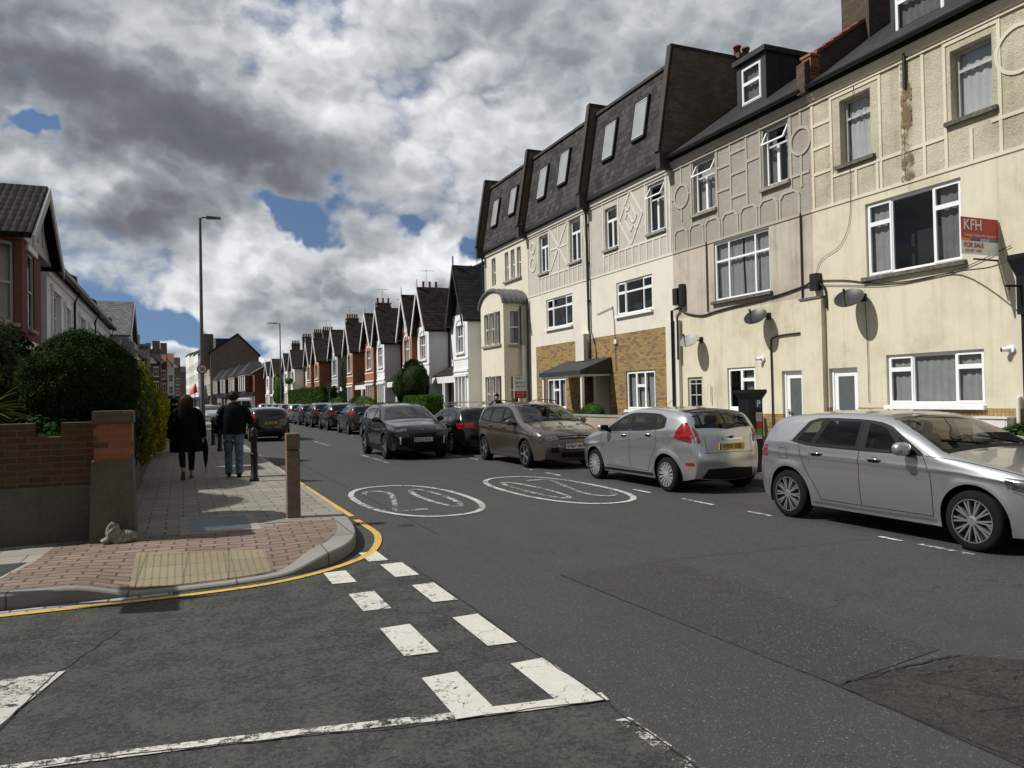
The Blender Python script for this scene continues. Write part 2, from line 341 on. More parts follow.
brick_mat('brick_stock', (0.26, 0.155, 0.048), (0.37, 0.24, 0.085), (0.17, 0.135, 0.085), var=0.55, dirt=(0.09, 0.062, 0.035), c3=(0.13, 0.085, 0.05))
brick_mat('brick_stock_vertical', (0.26, 0.16, 0.06), (0.34, 0.235, 0.10), (0.15, 0.12, 0.08), vertical=True, var=0.5, dirt=(0.14, 0.09, 0.06))
brick_mat('brick_brown', (0.115, 0.085, 0.055), (0.165, 0.12, 0.075), (0.08, 0.07, 0.055), var=0.6, dirt=(0.03, 0.027, 0.022), c3=(0.20, 0.15, 0.09))
brick_mat('brick_dark', (0.060, 0.042, 0.030), (0.085, 0.060, 0.042), (0.045, 0.04, 0.032), var=0.5, c3=(0.12, 0.07, 0.045))
brick_mat('brick_far', (0.17, 0.13, 0.095), (0.21, 0.165, 0.12), (0.14, 0.12, 0.10), var=0.5)
brick_mat('brick_orange', (0.30, 0.10, 0.048), (0.37, 0.14, 0.065), (0.25, 0.18, 0.13), var=0.35, dirt=(0.16, 0.07, 0.045))
brick_mat('brick_red', (0.115, 0.028, 0.019), (0.16, 0.040, 0.026), (0.09, 0.055, 0.045), var=0.4)
brick_mat('brick_garden', (0.065, 0.028, 0.017), (0.115, 0.046, 0.024), (0.115, 0.098, 0.07), var=0.6, c3=(0.095, 0.058, 0.028), dirt=(0.02, 0.018, 0.012), bumpk=0.9)
brick_mat('brick_pier', (0.30, 0.085, 0.035), (0.36, 0.12, 0.05), (0.15, 0.12, 0.09), var=0.5, c3=(0.03, 0.02, 0.02), dirt=(0.07, 0.03, 0.02))
brick_mat('brick_low', (0.30, 0.24, 0.19), (0.36, 0.29, 0.23), (0.27, 0.25, 0.22), var=0.5)
# -- roofs
roof_mat('slate_dark', (0.034, 0.032, 0.032), (0.075, 0.070, 0.068), 0.21, 0.27, 0.6, 0.6)
roof_mat('slate_plain', (0.035, 0.036, 0.038), (0.05, 0.05, 0.052), 0.16, 0.30, 0.12, 0.4, rough=0.55)
roof_mat('tile_dark', (0.022, 0.019, 0.017), (0.045, 0.037, 0.032), 0.17, 0.26, 0.2, 1.0, ax='x')
roof_mat('tile_roll', (0.015, 0.013, 0.012), (0.028, 0.024, 0.021), 0.19, 0.17, 0.2, 1.0, True, rough=0.7, ax='x')
roof_mat('slate_gable', (0.024, 0.025, 0.027), (0.040, 0.040, 0.042), 0.15, 0.30, 0.12, 0.7, ax='x')
roof_mat('slate_grey', (0.11, 0.11, 0.112), (0.16, 0.16, 0.16), 0.16, 0.3, 0.2, 0.8, ax='x')
roof_mat('tile_red', (0.16, 0.07, 0.05), (0.20, 0.09, 0.065), 0.2, 0.26, 0.2, 0.5, ax='x')
simple('ridge_red', (0.21, 0.065, 0.038), 0.8, var=0.25, bmp=0.3, bsc=20)
simple('coping', (0.045, 0.038, 0.032), 0.85, var=0.3, bmp=0.4, bsc=15)
simple('lead', (0.11, 0.11, 0.11), 0.85, var=0.25, vs=3, bmp=0.2, bsc=8)
simple('felt_black', (0.022, 0.023, 0.026), 0.65, var=0.2, bmp=0.2, bsc=40)
simple('gutter_black', (0.012, 0.012, 0.013), 0.45, var=0.2)
simple('cable_black', (0.014, 0.014, 0.014), 0.5)
simple('upvc_white', (0.80, 0.81, 0.82), 0.32, var=0.03)
simple('paint_gloss_white', (0.74, 0.74, 0.72), 0.5, var=0.08, vs=3)
simple('sash_grey', (0.40, 0.39, 0.36), 0.6, var=0.12)
simple('stone_sill', (0.27, 0.25, 0.20), 0.9, var=0.4, vs=9, bmp=0.5, bsc=30)
simple('sill_dirty', (0.11, 0.10, 0.08), 0.9, var=0.6, vs=14, bmp=0.8, bsc=40)
simple('curtain_white', (0.60, 0.61, 0.61), 0.9, var=0.08, vs=5)
simple('curtain_grey', (0.36, 0.365, 0.355), 0.9, var=0.1, vs=5)
simple('curtain_dark', (0.20, 0.19, 0.185), 0.9, var=0.2, vs=5)
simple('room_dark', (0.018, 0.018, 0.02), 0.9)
simple('door_grey_glass', (0.10, 0.115, 0.115), 0.15, var=0.1)
simple('door_dark', (0.02, 0.018, 0.018), 0.35)
simple('dish_grey', (0.022, 0.023, 0.025), 0.45, var=0.1)
simple('dish_pale', (0.26, 0.26, 0.25), 0.5, var=0.15)
simple('meter_white', (0.62, 0.62, 0.60), 0.5, var=0.08)
simple('bollard_black', (0.007, 0.007, 0.008), 0.45, spec=0.3, var=0.2, bmp=0.1, bsc=30)
simple('lamp_steel', (0.095, 0.098, 0.10), 0.5, metal=0.3, var=0.15)
simple('machine_black', (0.008, 0.009, 0.012), 0.45, spec=0.3, var=0.1)
simple('shop_navy', (0.008, 0.012, 0.04), 0.4, var=0.05)
simple('machine_blue', (0.012, 0.04, 0.22), 0.4, var=0.05)
simple('sign_white', (0.72, 0.73, 0.73), 0.45, var=0.03)
simple('sign_white_dirty', (0.52, 0.53, 0.50), 0.5, var=0.08, vs=14)
simple('sign_red', (0.42, 0.018, 0.028), 0.45, var=0.06)
simple('sign_green', (0.08, 0.32, 0.07), 0.45)
simple('sign_purple', (0.10, 0.035, 0.20), 0.45)
simple('sign_orange', (0.62, 0.22, 0.05), 0.45)
simple('sign_cyan', (0.16, 0.45, 0.58), 0.45)
simple('sign_teal', (0.03, 0.25, 0.16), 0.45)
simple('sign_black', (0.02, 0.02, 0.02), 0.5)
simple('rubble_white', (0.27, 0.24, 0.19), 0.95, var=0.45, vs=30, bmp=0.9, bsc=40, bd=0.02)
simple('umbrella_red', (0.55, 0.02, 0.03), 0.7)
simple('grate_steel', (0.10, 0.11, 0.12), 0.45, metal=0.4, var=0.25)
simple('wood_post', (0.165, 0.118, 0.085), 0.85, var=0.3, vs=9, bmp=0.5, bsc=40)
simple('copper_stain', (0.20, 0.12, 0.04), 0.9, var=0.4, vs=9)
simple('bark', (0.085, 0.065, 0.045), 0.95, var=0.3, bmp=0.8, bsc=30)
# glass: tinted see-through sheet with a fresnel reflection
def glass_mat(name, tint, refl=0.9, rough=0.02, wav=0.15):
    mt = bpy.data.materials.new(name); mt.use_nodes = True; nt = mt.node_tree; nt.nodes.clear(); M[name] = mt; g = G(nt)
    tr = N(nt, 'ShaderNodeBsdfTransparent'); tr.inputs[0].default_value = tint + (1,)
    gl = N(nt, 'ShaderNodeBsdfGlossy'); gl.inputs['Roughness'].default_value = rough; gl.inputs[0].default_value = (refl, refl, refl, 1)
    bm = N(nt, 'ShaderNodeBump'); bm.inputs['Strength'].default_value = wav; bm.inputs['Distance'].default_value = 0.01
    nt.links.new(g.noise(objc(nt), 2.2, 2, 0.5), bm.inputs['Height']); nt.links.new(bm.outputs[0], gl.inputs['Normal'])
    gm_ = N(nt, 'ShaderNodeNewGeometry'); c_ = g.m('ABSOLUTE', g.vm('DOT_PRODUCT', gm_.outputs['Incoming'], gm_.outputs['Normal']))
    fr = g.m('ADD', 0.045, g.m('MULTIPLY', 0.9, g.m('POWER', g.m('SUBTRACT', 1.0, c_), 4.5)))
    mx = N(nt, 'ShaderNodeMixShader'); nt.links.new(fr, mx.inputs[0]); nt.links.new(tr.outputs[0], mx.inputs[1]); nt.links.new(gl.outputs[0], mx.inputs[2])
    o = N(nt, 'ShaderNodeOutputMaterial'); nt.links.new(mx.outputs[0], o.inputs[0])
glass_mat('glass', (0.74, 0.76, 0.76))
glass_mat('car_glass', (0.40, 0.43, 0.42), wav=0.0)
simple('glass_opaque', (0.010, 0.012, 0.013), 0.03, var=0.3, vs=1.5, spec=0.42)
simple('skylight_glass', (0.30, 0.315, 0.31), 0.12, var=0.1, vs=2)
# -- cars
def car_paint(name, col, metal=0.6, rough=0.32, flake=0.06):
    mt, nt, b, g = newmat(name)
    p = objc(nt)
    f = g.noise(p, 900.0, 1, 0.5)
    c = g.mix(g.mapr(f, 0.3, 0.7), tuple(k * (1 - flake) for k in col), tuple(min(1, k * (1 + flake)) for k in col))
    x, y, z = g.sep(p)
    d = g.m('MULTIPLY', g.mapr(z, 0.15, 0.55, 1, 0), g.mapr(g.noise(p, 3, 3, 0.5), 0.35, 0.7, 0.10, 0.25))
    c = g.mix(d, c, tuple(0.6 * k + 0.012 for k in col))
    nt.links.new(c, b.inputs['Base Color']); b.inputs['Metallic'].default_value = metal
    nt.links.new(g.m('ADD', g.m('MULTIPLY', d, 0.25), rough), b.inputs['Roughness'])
    b.inputs['Coat Weight'].default_value = 1.0; b.inputs['Coat Roughness'].default_value = 0.03
    # the inside of the shell is lined with dark trim
    df = N(nt, 'ShaderNodeBsdfDiffuse'); df.inputs[0].default_value = (0.03, 0.03, 0.03, 1); bf = N(nt, 'ShaderNodeNewGeometry').outputs['Backfacing']
    mx = N(nt, 'ShaderNodeMixShader'); nt.links.new(bf, mx.inputs[0]); nt.links.new(b.outputs[0], mx.inputs[1]); nt.links.new(df.outputs[0], mx.inputs[2]); nt.links.new(mx.outputs[0], nt.nodes['Material Output'].inputs[0])
    return mt
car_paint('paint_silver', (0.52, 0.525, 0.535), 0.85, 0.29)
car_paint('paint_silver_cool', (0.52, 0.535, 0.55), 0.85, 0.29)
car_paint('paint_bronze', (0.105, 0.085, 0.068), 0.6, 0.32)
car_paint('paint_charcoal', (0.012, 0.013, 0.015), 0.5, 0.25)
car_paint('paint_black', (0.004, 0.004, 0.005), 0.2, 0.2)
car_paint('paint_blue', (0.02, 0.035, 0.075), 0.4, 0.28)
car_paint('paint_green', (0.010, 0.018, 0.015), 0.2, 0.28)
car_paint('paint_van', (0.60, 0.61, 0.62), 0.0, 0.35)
simple('tyre', (0.009, 0.009, 0.009), 0.9, spec=0.15, var=0.2, bmp=0.3, bsc=90)
simple('alloy', (0.52, 0.53, 0.54), 0.3, metal=0.85, var=0.1)
simple('hubcap', (0.46, 0.47, 0.48), 0.38, metal=0.6, var=0.1)
simple('alloy_dark', (0.022, 0.022, 0.024), 0.4, metal=0.4)
simple('car_trim', (0.007, 0.007, 0.008), 0.6, spec=0.25)
simple('chrome', (0.72, 0.72, 0.72), 0.12, metal=1.0, var=0.02)
simple('seam_dark', (0.01, 0.01, 0.01), 0.7)
simple('car_interior', (0.022, 0.021, 0.02), 0.8)
simple('lamp_red', (0.24, 0.006, 0.010), 0.12, coat=1.0, var=0.15, vs=20)
simple('lamp_clear', (0.13, 0.135, 0.14), 0.12, metal=0.5, coat=1.0, var=0.9, vs=22)
simple('lamp_lit', (0.85, 0.85, 0.82), 0.1, var=0.1)
simple('plate_white', (0.68, 0.69, 0.68), 0.4)
simple('plate_yellow', (0.66, 0.46, 0.04), 0.4)
simple('plate_blue', (0.02, 0.05, 0.35), 0.4)
simple('plate_black', (0.01, 0.01, 0.01), 0.5)
# -- cloth, skin
def cloth(name, col, sc_=220, bmp=0.3, var=0.15):
    return simple(name, col, 0.95, var=var, vs=9, bmp=bmp, bsc=sc_, bd=0.004, spec=0.12)
cloth('coat_black', (0.006, 0.006, 0.007)); cloth('jacket_navy', (0.007, 0.008, 0.010))
cloth('jeans_blue', (0.115, 0.165, 0.235), var=0.35); cloth('leggings_black', (0.012, 0.012, 0.013))
cloth('shoe_black', (0.012, 0.012, 0.012)); cloth('sandal_tan', (0.16, 0.09, 0.065))
simple('skin', (0.46, 0.26, 0.19), 0.55, var=0.08, vs=14); simple('hair_brown', (0.030, 0.017, 0.010), 0.7, spec=0.15, var=0.4, vs=60, bmp=0.5, bsc=90)
simple('hair_dark', (0.012, 0.008, 0.006), 0.7, spec=0.15, var=0.4, vs=60, bmp=0.5, bsc=90)
# -- leaves
def leaf_mat(name, c1, c2, c3=None, trans=0.25, f3=0.12):
    mt, nt, b, g = newmat(name)
    ri = N(nt, 'ShaderNodeNewGeometry').outputs['Random Per Island']
    c = g.mix(ri, c1, c2)
    n1 = g.noise(objc(nt), 3.5, 4, 0.6)
    c = g.mix(g.mapr(n1, 0.4, 0.65, 0, 0.5), c, tuple(k * 0.55 for k in c1))
    if c3:
        r2 = g.m('FRACT', g.m('MULTIPLY', ri, 37.7))
        c = g.mix(g.mapr(r2, 1 - f3 - 0.02, 1 - f3), c, c3)
    nt.links.new(c, b.inputs['Base Color']); b.inputs['Roughness'].default_value = 0.75
    b.inputs['Specular IOR Level'].default_value = 0.08
    tl = N(nt, 'ShaderNodeBsdfTranslucent'); nt.links.new(c, tl.inputs[0])
    mx = N(nt, 'ShaderNodeMixShader'); mx.inputs[0].default_value = trans
    nt.links.new(b.outputs[0], mx.inputs[1]); nt.links.new(tl.outputs[0], mx.inputs[2])
    nt.links.new(mx.outputs[0], nt.nodes['Material Output'].inputs[0])
leaf_mat('leaf_yew', (0.012, 0.026, 0.006), (0.045, 0.085, 0.018), trans=0.15)
leaf_mat('leaf_dark', (0.010, 0.020, 0.007), (0.045, 0.075, 0.022), trans=0.15)
leaf_mat('leaf_mid', (0.030, 0.070, 0.016), (0.065, 0.13, 0.028), trans=0.3)
leaf_mat('leaf_hedge', (0.045, 0.095, 0.016), (0.09, 0.165, 0.03), trans=0.3)
leaf_mat('leaf_gold', (0.09, 0.15, 0.012), (0.30, 0.30, 0.015), (0.62, 0.44, 0.012), trans=0.45, f3=0.22)
leaf_mat('leaf_golden_green', (0.05, 0.09, 0.015), (0.12, 0.16, 0.02), (0.40, 0.33, 0.02), trans=0.3, f3=0.10)
leaf_mat('leaf_palm', (0.07, 0.11, 0.02), (0.16, 0.19, 0.04), trans=0.3)
# ------------------------------------------------------------ geometry helpers
ORG = {}
def link(name, me, parent=None, loc=None):
    o = bpy.data.objects.new(name, me); COL.objects.link(o)
    if parent is not None: o.parent = parent
    if loc is not None: o.location = loc
    return o
def thing(name, label, cat, loc=(0, 0, 0), rz=0.0, group=None):
    o = bpy.data.objects.new(name, None); COL.objects.link(o); o.empty_display_size = 0.2
    o.location = loc; o.rotation_euler = (0, 0, rz); o['label'] = label; o['category'] = cat
    if group: o['group'] = group
    ORG[o.name] = Vector(loc)
    return o
def tag(o, label, cat, group=None):
    o['label'] = label; o['category'] = cat
    if group: o['group'] = group
    return o
def F_(ox, oy, ux, uy):
    """facade frame: u along the wall, n outward (u turned +90 deg left gives -n); outward = (uy,-ux) or flipped by sign"""
    return dict(o=Vector((ox, oy, 0)), u=Vector((ux, uy, 0)), n=Vector((0, 0, 0)))
class Fr:
    def __init__(s, ox, oy, u, n):
        s.o = Vector((ox, oy, 0)); s.u = Vector((u[0], u[1], 0)).normalized(); s.n = Vector((n[0], n[1], 0)).normalized()
    def p(s, u, z, d=0.0): return s.o + s.u * u + s.n * d + Vector((0, 0, z))
FR = Fr(13.85, 0, (0, 1), (-1, 0))       # right-hand terrace: u = world Y, d = metres out towards the road
class MB:
    def __init__(s): s.v = []; s.f = []; s.mi = []; s.sm = []
    def add(s, vs, fs, mi=0, smooth=False):
        k = len(s.v); s.v += [tuple(p) for p in vs]; s.f += [tuple(i + k for i in f) for f in fs]
        s.mi += [mi] * len(fs); s.sm += [smooth] * len(fs); return s
    def quad(s, a, b, c, d, mi=0): return s.add([a, b, c, d], [(0, 1, 2, 3)], mi)
    def hexa(s, P, mi=0):
        return s.add(P, [(0, 3, 2, 1), (4, 5, 6, 7), (0, 1, 5, 4), (1, 2, 6, 5), (2, 3, 7, 6), (3, 0, 4, 7)], mi)
    def box(s, x0, x1, y0, y1, z0, z1, mi=0):
        return s.hexa([(x0, y0, z0), (x1, y0, z0), (x1, y1, z0), (x0, y1, z0), (x0, y0, z1), (x1, y0, z1), (x1, y1, z1), (x0, y1, z1)], mi)
    def fbox(s, F, u0, u1, z0, z1, d0, d1, mi=0):
        P = [F.p(u0, z0, d0), F.p(u1, z0, d0), F.p(u1, z0, d1), F.p(u0, z0, d1), F.p(u0, z1, d0), F.p(u1, z1, d0), F.p(u1, z1, d1), F.p(u0, z1, d1)]
        return s.hexa(P, mi)
    def fprism(s, F, pts, d0, d1, mi=0):
        """polygon pts [(u,z)] in the facade plane pushed from d0 to d1"""
        n = len(pts); A = [F.p(u, z, d0) for u, z in pts]; B = [F.p(u, z, d1) for u, z in pts]
        fs = [tuple(range(n)), tuple(range(2 * n - 1, n - 1, -1))] + [(i, i + n, (i + 1) % n + n, (i + 1) % n) for i in range(n)]
        return s.add(A + B, fs, mi)
    def prism(s, pts, z0, z1, mi=0):
        n = len(pts); A = [(x, y, z0) for x, y in pts]; B = [(x, y, z1) for x, y in pts]
        fs = [tuple(range(n - 1, -1, -1)), tuple(range(n, 2 * n))] + [(i, (i + 1) % n, (i + 1) % n + n, i + n) for i in range(n)]
        return s.add(A + B, fs, mi)
    def poly(s, pts, mi=0): return s.add(pts, [tuple(range(len(pts)))], mi)
    def tube(s, path, r, n=8, mi=0, cap=True, smooth=True):
        path = [Vector(p) for p in path]; k = len(path); vs = []; rr = r if isinstance(r, (list, tuple)) else [r] * k
        up = Vector((0, 0, 1))
        for i, p in enumerate(path):
            t = (path[min(i + 1, k - 1)] - path[max(i - 1, 0)]).normalized()
            a = t.cross(up) if abs(t.z) < 0.95 else t.cross(Vector((1, 0, 0)))
            a.normalize(); b = t.cross(a).normalized()
            for j in range(n):
                th = 2 * math.pi * j / n; vs.append(p + (a * math.cos(th) + b * math.sin(th)) * rr[i])
        fs = [(i * n + j, i * n + (j + 1) % n, (i + 1) * n + (j + 1) % n, (i + 1) * n + j) for i in range(k - 1) for j in range(n)]
        s.add(vs, fs, mi, smooth)
        if cap: s.add([vs[j] for j in range(n)] + [vs[(k - 1) * n + j] for j in range(n)], [tuple(range(n)), tuple(range(n, 2 * n))], mi)
        return s
    def lathe(s, c, prof, n=16, mi=0, smooth=True):
        """prof [(r,z)] about a vertical axis through c"""
        c = Vector(c); vs = []
        for r, z in prof:
            for j in range(n):
                th = 2 * math.pi * j / n; vs.append((c.x + r * math.cos(th), c.y + r * math.sin(th), c.z + z))
        k = len(prof)
        fs = [(i * n + j, i * n + (j + 1) % n, (i + 1) * n + (j + 1) % n, (i + 1) * n + j) for i in range(k - 1) for j in range(n)]
        s.add(vs, fs, mi, smooth)
        return s
    def mesh(s, name, mats, off=Vector((0, 0, 0))):
        me = bpy.data.meshes.new(name)
        me.from_pydata([(a - off.x, b - off.y, c - off.z) for a, b, c in s.v], [], s.f)
        if not isinstance(mats, (list, tuple)): mats = [mats]
        for q in mats: me.materials.append(M[q])
        me.polygons.foreach_set('material_index', s.mi); me.polygons.foreach_set('use_smooth', s.sm)
        me.update(); return me
    def build(s, name, mats, parent=None, local=False):
        """verts are in world space; subtract the parent's base"""
        off = Vector((0, 0, 0))
        if parent is not None and not local: off = ORG.get(parent.name, Vector((0, 0, 0)))
        o = link(name, s.mesh(name, mats, off), parent)
        ORG[o.name] = off
        return o
def struct(o): o['kind'] = 'structure'; return o
def wall_open(mb, F, u0, u1, z0, z1, holes, d=0.0, rev=0.16, mi=0, mi_rev=None):
    """one wall face with rectangular openings and their reveals"""
    us = sorted(set([u0, u1] + [k for h in holes for k in h[:2]])); zs = sorted(set([z0, z1] + [k for h in holes for k in h[2:4]]))
    us = [k for k in us if u0 <= k <= u1]; zs = [k for k in zs if z0 <= k <= z1]
    for i in range(len(us) - 1):
        for j in range(len(zs) - 1):
            cu, cz = (us[i] + us[i + 1]) / 2, (zs[j] + zs[j + 1]) / 2
            if any(h[0] < cu < h[1] and h[2] < cz < h[3] for h in holes): continue
            mb.quad(F.p(us[i], zs[j], d), F.p(us[i + 1], zs[j], d), F.p(us[i + 1], zs[j + 1], d), F.p(us[i], zs[j + 1], d), mi)
    r = mi if mi_rev is None else mi_rev
    for h in holes:
        a, b, c, e = h[:4]; rv = h[4] if len(h) > 4 else rev
        if b <= u0 or a >= u1 or c >= z1 or e <= z0: continue
        c2, e2 = max(c, z0), min(e, z1)
        mb.quad(F.p(a, c2, d), F.p(a, e2, d), F.p(a, e2, d - rv), F.p(a, c2, d - rv), r)
        mb.quad(F.p(b, c2, d), F.p(b, e2, d), F.p(b, e2, d - rv), F.p(b, c2, d - rv), r)
        if c >= z0: mb.quad(F.p(a, c, d), F.p(b, c, d), F.p(b, c, d - rv), F.p(a, c, d - rv), r)
        if e <= z1: mb.quad(F.p(a, e, d), F.p(b, e, d), F.p(b, e, d - rv), F.p(a, e, d - rv), r)
def grid_faces(n, m): return [(i * m + j, i * m + j + 1, (i + 1) * m + j + 1, (i + 1) * m + j) for i in range(n - 1) for j in range(m - 1)]
def window(F, u0, u1, z0, z1, d, panes, parent, frame='upvc_white', curtain=None, sill=None, name='window', bar=0.055, cbar=0.045, lab=None, glass='glass', cgap=0.10, sillw=0.09, drape=None):
    """panes: (fu0,fu1,fz0,fz1,kind) in fractions; kind 'f' fixed, 'c' casement, 't' tilted-open top light"""
    W, H = u1 - u0, z1 - z0
    mb = MB(); gl = MB()
    for a, b, c, e in ((u0, u1, z0, z0 + bar), (u0, u1, z1 - bar, z1), (u0, u0 + bar, z0 + bar, z1 - bar), (u1 - bar, u1, z0 + bar, z1 - bar)):
        mb.fbox(F, a, b, c, e, d - 0.06, d)
    for a, b, c, e, k in panes:
        pa, pb = u0 + bar * .7 + a * (W - bar * 1.4), u0 + bar * .7 + b * (W - bar * 1.4)
        pc, pe = z0 + bar * .7 + c * (H - bar * 1.4), z0 + bar * .7 + e * (H - bar * 1.4)
        q = cbar; dd = d + 0.012 if k != 'f' else d - 0.004
        if k == 'f': q = cbar * 0.62
        if k == 't':
            out = min(0.22, (pe - pc) * 0.55)
            def P(u, z, dep): 
                t = (pe - z) / (pe - pc); return F.p(u, z + 0.3 * out * t * 0.4, dep + out * t)
            for A, B, C_, E_ in ((pa, pb, pc, pc + q), (pa, pb, pe - q, pe), (pa, pa + q, pc + q, pe - q), (pb - q, pb, pc + q, pe - q)):
                mb.hexa([P(A, C_, d - .03), P(B, C_, d - .03), P(B, C_, d + .02), P(A, C_, d + .02), P(A, E_, d - .03), P(B, E_, d - .03), P(B, E_, d + .02), P(A, E_, d + .02)])
            gl.quad(P(pa + q, pc + q, d), P(pb - q, pc + q, d), P(pb - q, pe - q, d), P(pa + q, pe - q, d))
            continue
        for A, B, C_, E_ in ((pa, pb, pc, pc + q), (pa, pb, pe - q, pe), (pa, pa + q, pc + q, pe - q), (pb - q, pb, pc + q, pe - q)):
            mb.fbox(F, A, B, C_, E_, dd - 0.05, dd)
        gl.quad(F.p(pa + q * .9, pc + q * .9, dd - .025), F.p(pb - q * .9, pc + q * .9, dd - .025), F.p(pb - q * .9, pe - q * .9, dd - .025), F.p(pa + q * .9, pe - q * .9, dd - .025))
    o = mb.build(name, frame, parent)
    if lab: o['label'] = lab
    gl.build('pane', glass, o)
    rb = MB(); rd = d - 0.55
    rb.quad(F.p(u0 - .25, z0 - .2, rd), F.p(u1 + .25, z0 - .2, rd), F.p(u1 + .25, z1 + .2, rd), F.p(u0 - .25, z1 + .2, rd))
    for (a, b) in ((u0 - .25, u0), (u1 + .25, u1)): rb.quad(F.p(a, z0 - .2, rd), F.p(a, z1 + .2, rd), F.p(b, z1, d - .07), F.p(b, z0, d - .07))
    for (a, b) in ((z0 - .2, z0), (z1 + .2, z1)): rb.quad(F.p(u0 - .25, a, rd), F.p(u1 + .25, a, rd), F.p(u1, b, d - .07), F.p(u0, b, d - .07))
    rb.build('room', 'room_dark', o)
    if curtain:
        for (a, b, cm) in curtain:
            cb = MB(); n = max(6, int((b - a) * W * 26)); ca, cbn = u0 + a * W, u0 + b * W; vs = []
            ph = random.random() * 6
            for i in range(n + 1):
                t = i / n; uu = ca + (cbn - ca) * t
                for j in range(5):
                    s_ = j / 4
                    amp = 0.022 * (0.5 + 0.5 * s_)
                    sg = 0.0
                    dd = d - cgap - amp * (1 + math.sin(i * 1.5 + ph + 0.6 * math.sin(j * 1.3 + i * .2)))
                    vs.append(F.p(uu + .01 * math.sin(j + i), z1 - 0.03 - (z1 - z0 - 0.05) * s_, dd))
            cb.add(vs, grid_faces(n + 1, 5), 0, True)
            cb.build('curtain', cm, o)
    if sill:
        MB().fbox(F, u0 - sillw, u1 + sillw, z0 - 0.085, z0 - 0.003, d - .04, 0.09).build('sill', sill, o)
    return o
def text_mesh(txt, size, mat, depth=0.0, align='CENTER', bold=0.0, squeeze=1.0):
    cu = bpy.data.curves.new('t', 'FONT'); cu.body = txt; cu.size = size; cu.align_x = align; cu.align_y = 'CENTER'
    cu.extrude = depth; cu.offset = bold; cu.space_character = 1.0
    ob = bpy.data.objects.new('t', cu); COL.objects.link(ob)
    bpy.context.view_layer.update()
    me = bpy.data.meshes.new_from_object(ob.evaluated_get(bpy.context.evaluated_depsgraph_get()))
    bpy.data.objects.remove(ob); bpy.data.curves.remove(cu)
    if squeeze != 1.0:
        for v_ in me.vertices: v_.co.x *= squeeze
    me.materials.clear(); me.materials.append(M[mat]); me.name = 'lettering'
    return me
def put_text(txt, size, mat, o_, xdir, ydir, parent, bold=0.0, squeeze=1.0, name='lettering', local=False):
    """lettering in the plane spanned by xdir (reading direction) and ydir (up); o_ world centre"""
    me = text_mesh(txt, size, mat, 0.0, 'CENTER', bold, squeeze)
    X = Vector(xdir).normalized(); Y = Vector(ydir).normalized(); Z = X.cross(Y)
    off = Vector(o_) if local else Vector(o_) - ORG.get(parent.name, Vector((0, 0, 0)))
    me.transform(Matrix(((X.x, Y.x, Z.x, off.x), (X.y, Y.y, Z.y, off.y), (X.z, Y.z, Z.z, off.z), (0, 0, 0, 1))))
    o = link(name, me, parent); ORG[o.name] = ORG.get(parent.name, Vector((0, 0, 0)))
    return o
def leaves(name, pts, nrm, size, mat, parent=None, spread=0.8, aspect=1.8, off=Vector((0, 0, 0)), seed=1):
    """one mesh of leaf-sized faces at pts facing roughly nrm"""
    r = np.random.default_rng(seed); n = len(pts); pts = np.asarray(pts, float) - np.array(off)
    d = np.asarray(nrm, float) + r.normal(0, spread, (n, 3)); d /= np.linalg.norm(d, axis=1)[:, None] + 1e-9
    a = np.cross(d, r.normal(0, 1, (n, 3))); a /= np.linalg.norm(a, axis=1)[:, None] + 1e-9
    b = np.cross(d, a); s = size * r.uniform(0.6, 1.35, n)[:, None]
    P = np.stack([pts - a * s * aspect * .5, pts + b * s * .5 + d * s * .12, pts + a * s * aspect * .5, pts - b * s * .5 + d * s * .12], 1).reshape(-1, 3)
    me = bpy.data.meshes.new(name); me.vertices.add(4 * n); me.vertices.foreach_set('co', P.ravel())
    me.loops.add(4 * n); me.loops.foreach_set('vertex_index', np.arange(4 * n, dtype=np.int32))
    me.polygons.add(n); me.polygons.foreach_set('loop_start', np.arange(0, 4 * n, 4, dtype=np.int32)); me.polygons.foreach_set('loop_total', np.full(n, 4, np.int32))
    me.update(calc_edges=True); me.materials.append(M[mat])
    return link(name, me, parent)
def lumpy(P, amp, freq, seed):
    """cheap 3-D sum-of-sines noise for outlines, in [-1,1]"""
    r = np.random.default_rng(seed); s = np.zeros(len(P)); w_ = 0
    for o in range(5):
        k = r.normal(0, 1, (3, 3)); k = k / np.linalg.norm(k, axis=1)[:, None] * freq * 1.8 ** o; ph = r.uniform(0, 6.28, 3)
        s += (np.sin(P @ k[0] + ph[0]) + np.sin(P @ k[1] + ph[1]) + np.sin(P @ k[2] + ph[2])) / 3 / 1.5 ** o; w_ += 1 / 1.5 ** o
    return amp * s / w_ * 2
def ellip_pts(c, rad, n, seed, amp=0.1, freq=4, shell=0.25, squash=0.0, zmin=-1.0):
    r = np.random.default_rng(seed); q = r.normal(0, 1, (n, 3)); q /= np.linalg.norm(q, axis=1)[:, None]
    q = q[q[:, 2] > zmin]
    dep = 1 - shell * r.uniform(0, 1, len(q)) ** 1.6
    k = 1 + lumpy(q * max(rad), amp, freq, seed)
    P = q * np.array(rad) * (dep * k)[:, None] + np.array(c)
    nn = q / np.array(rad); nn /= np.linalg.norm(nn, axis=1)[:, None]
    return P, nn
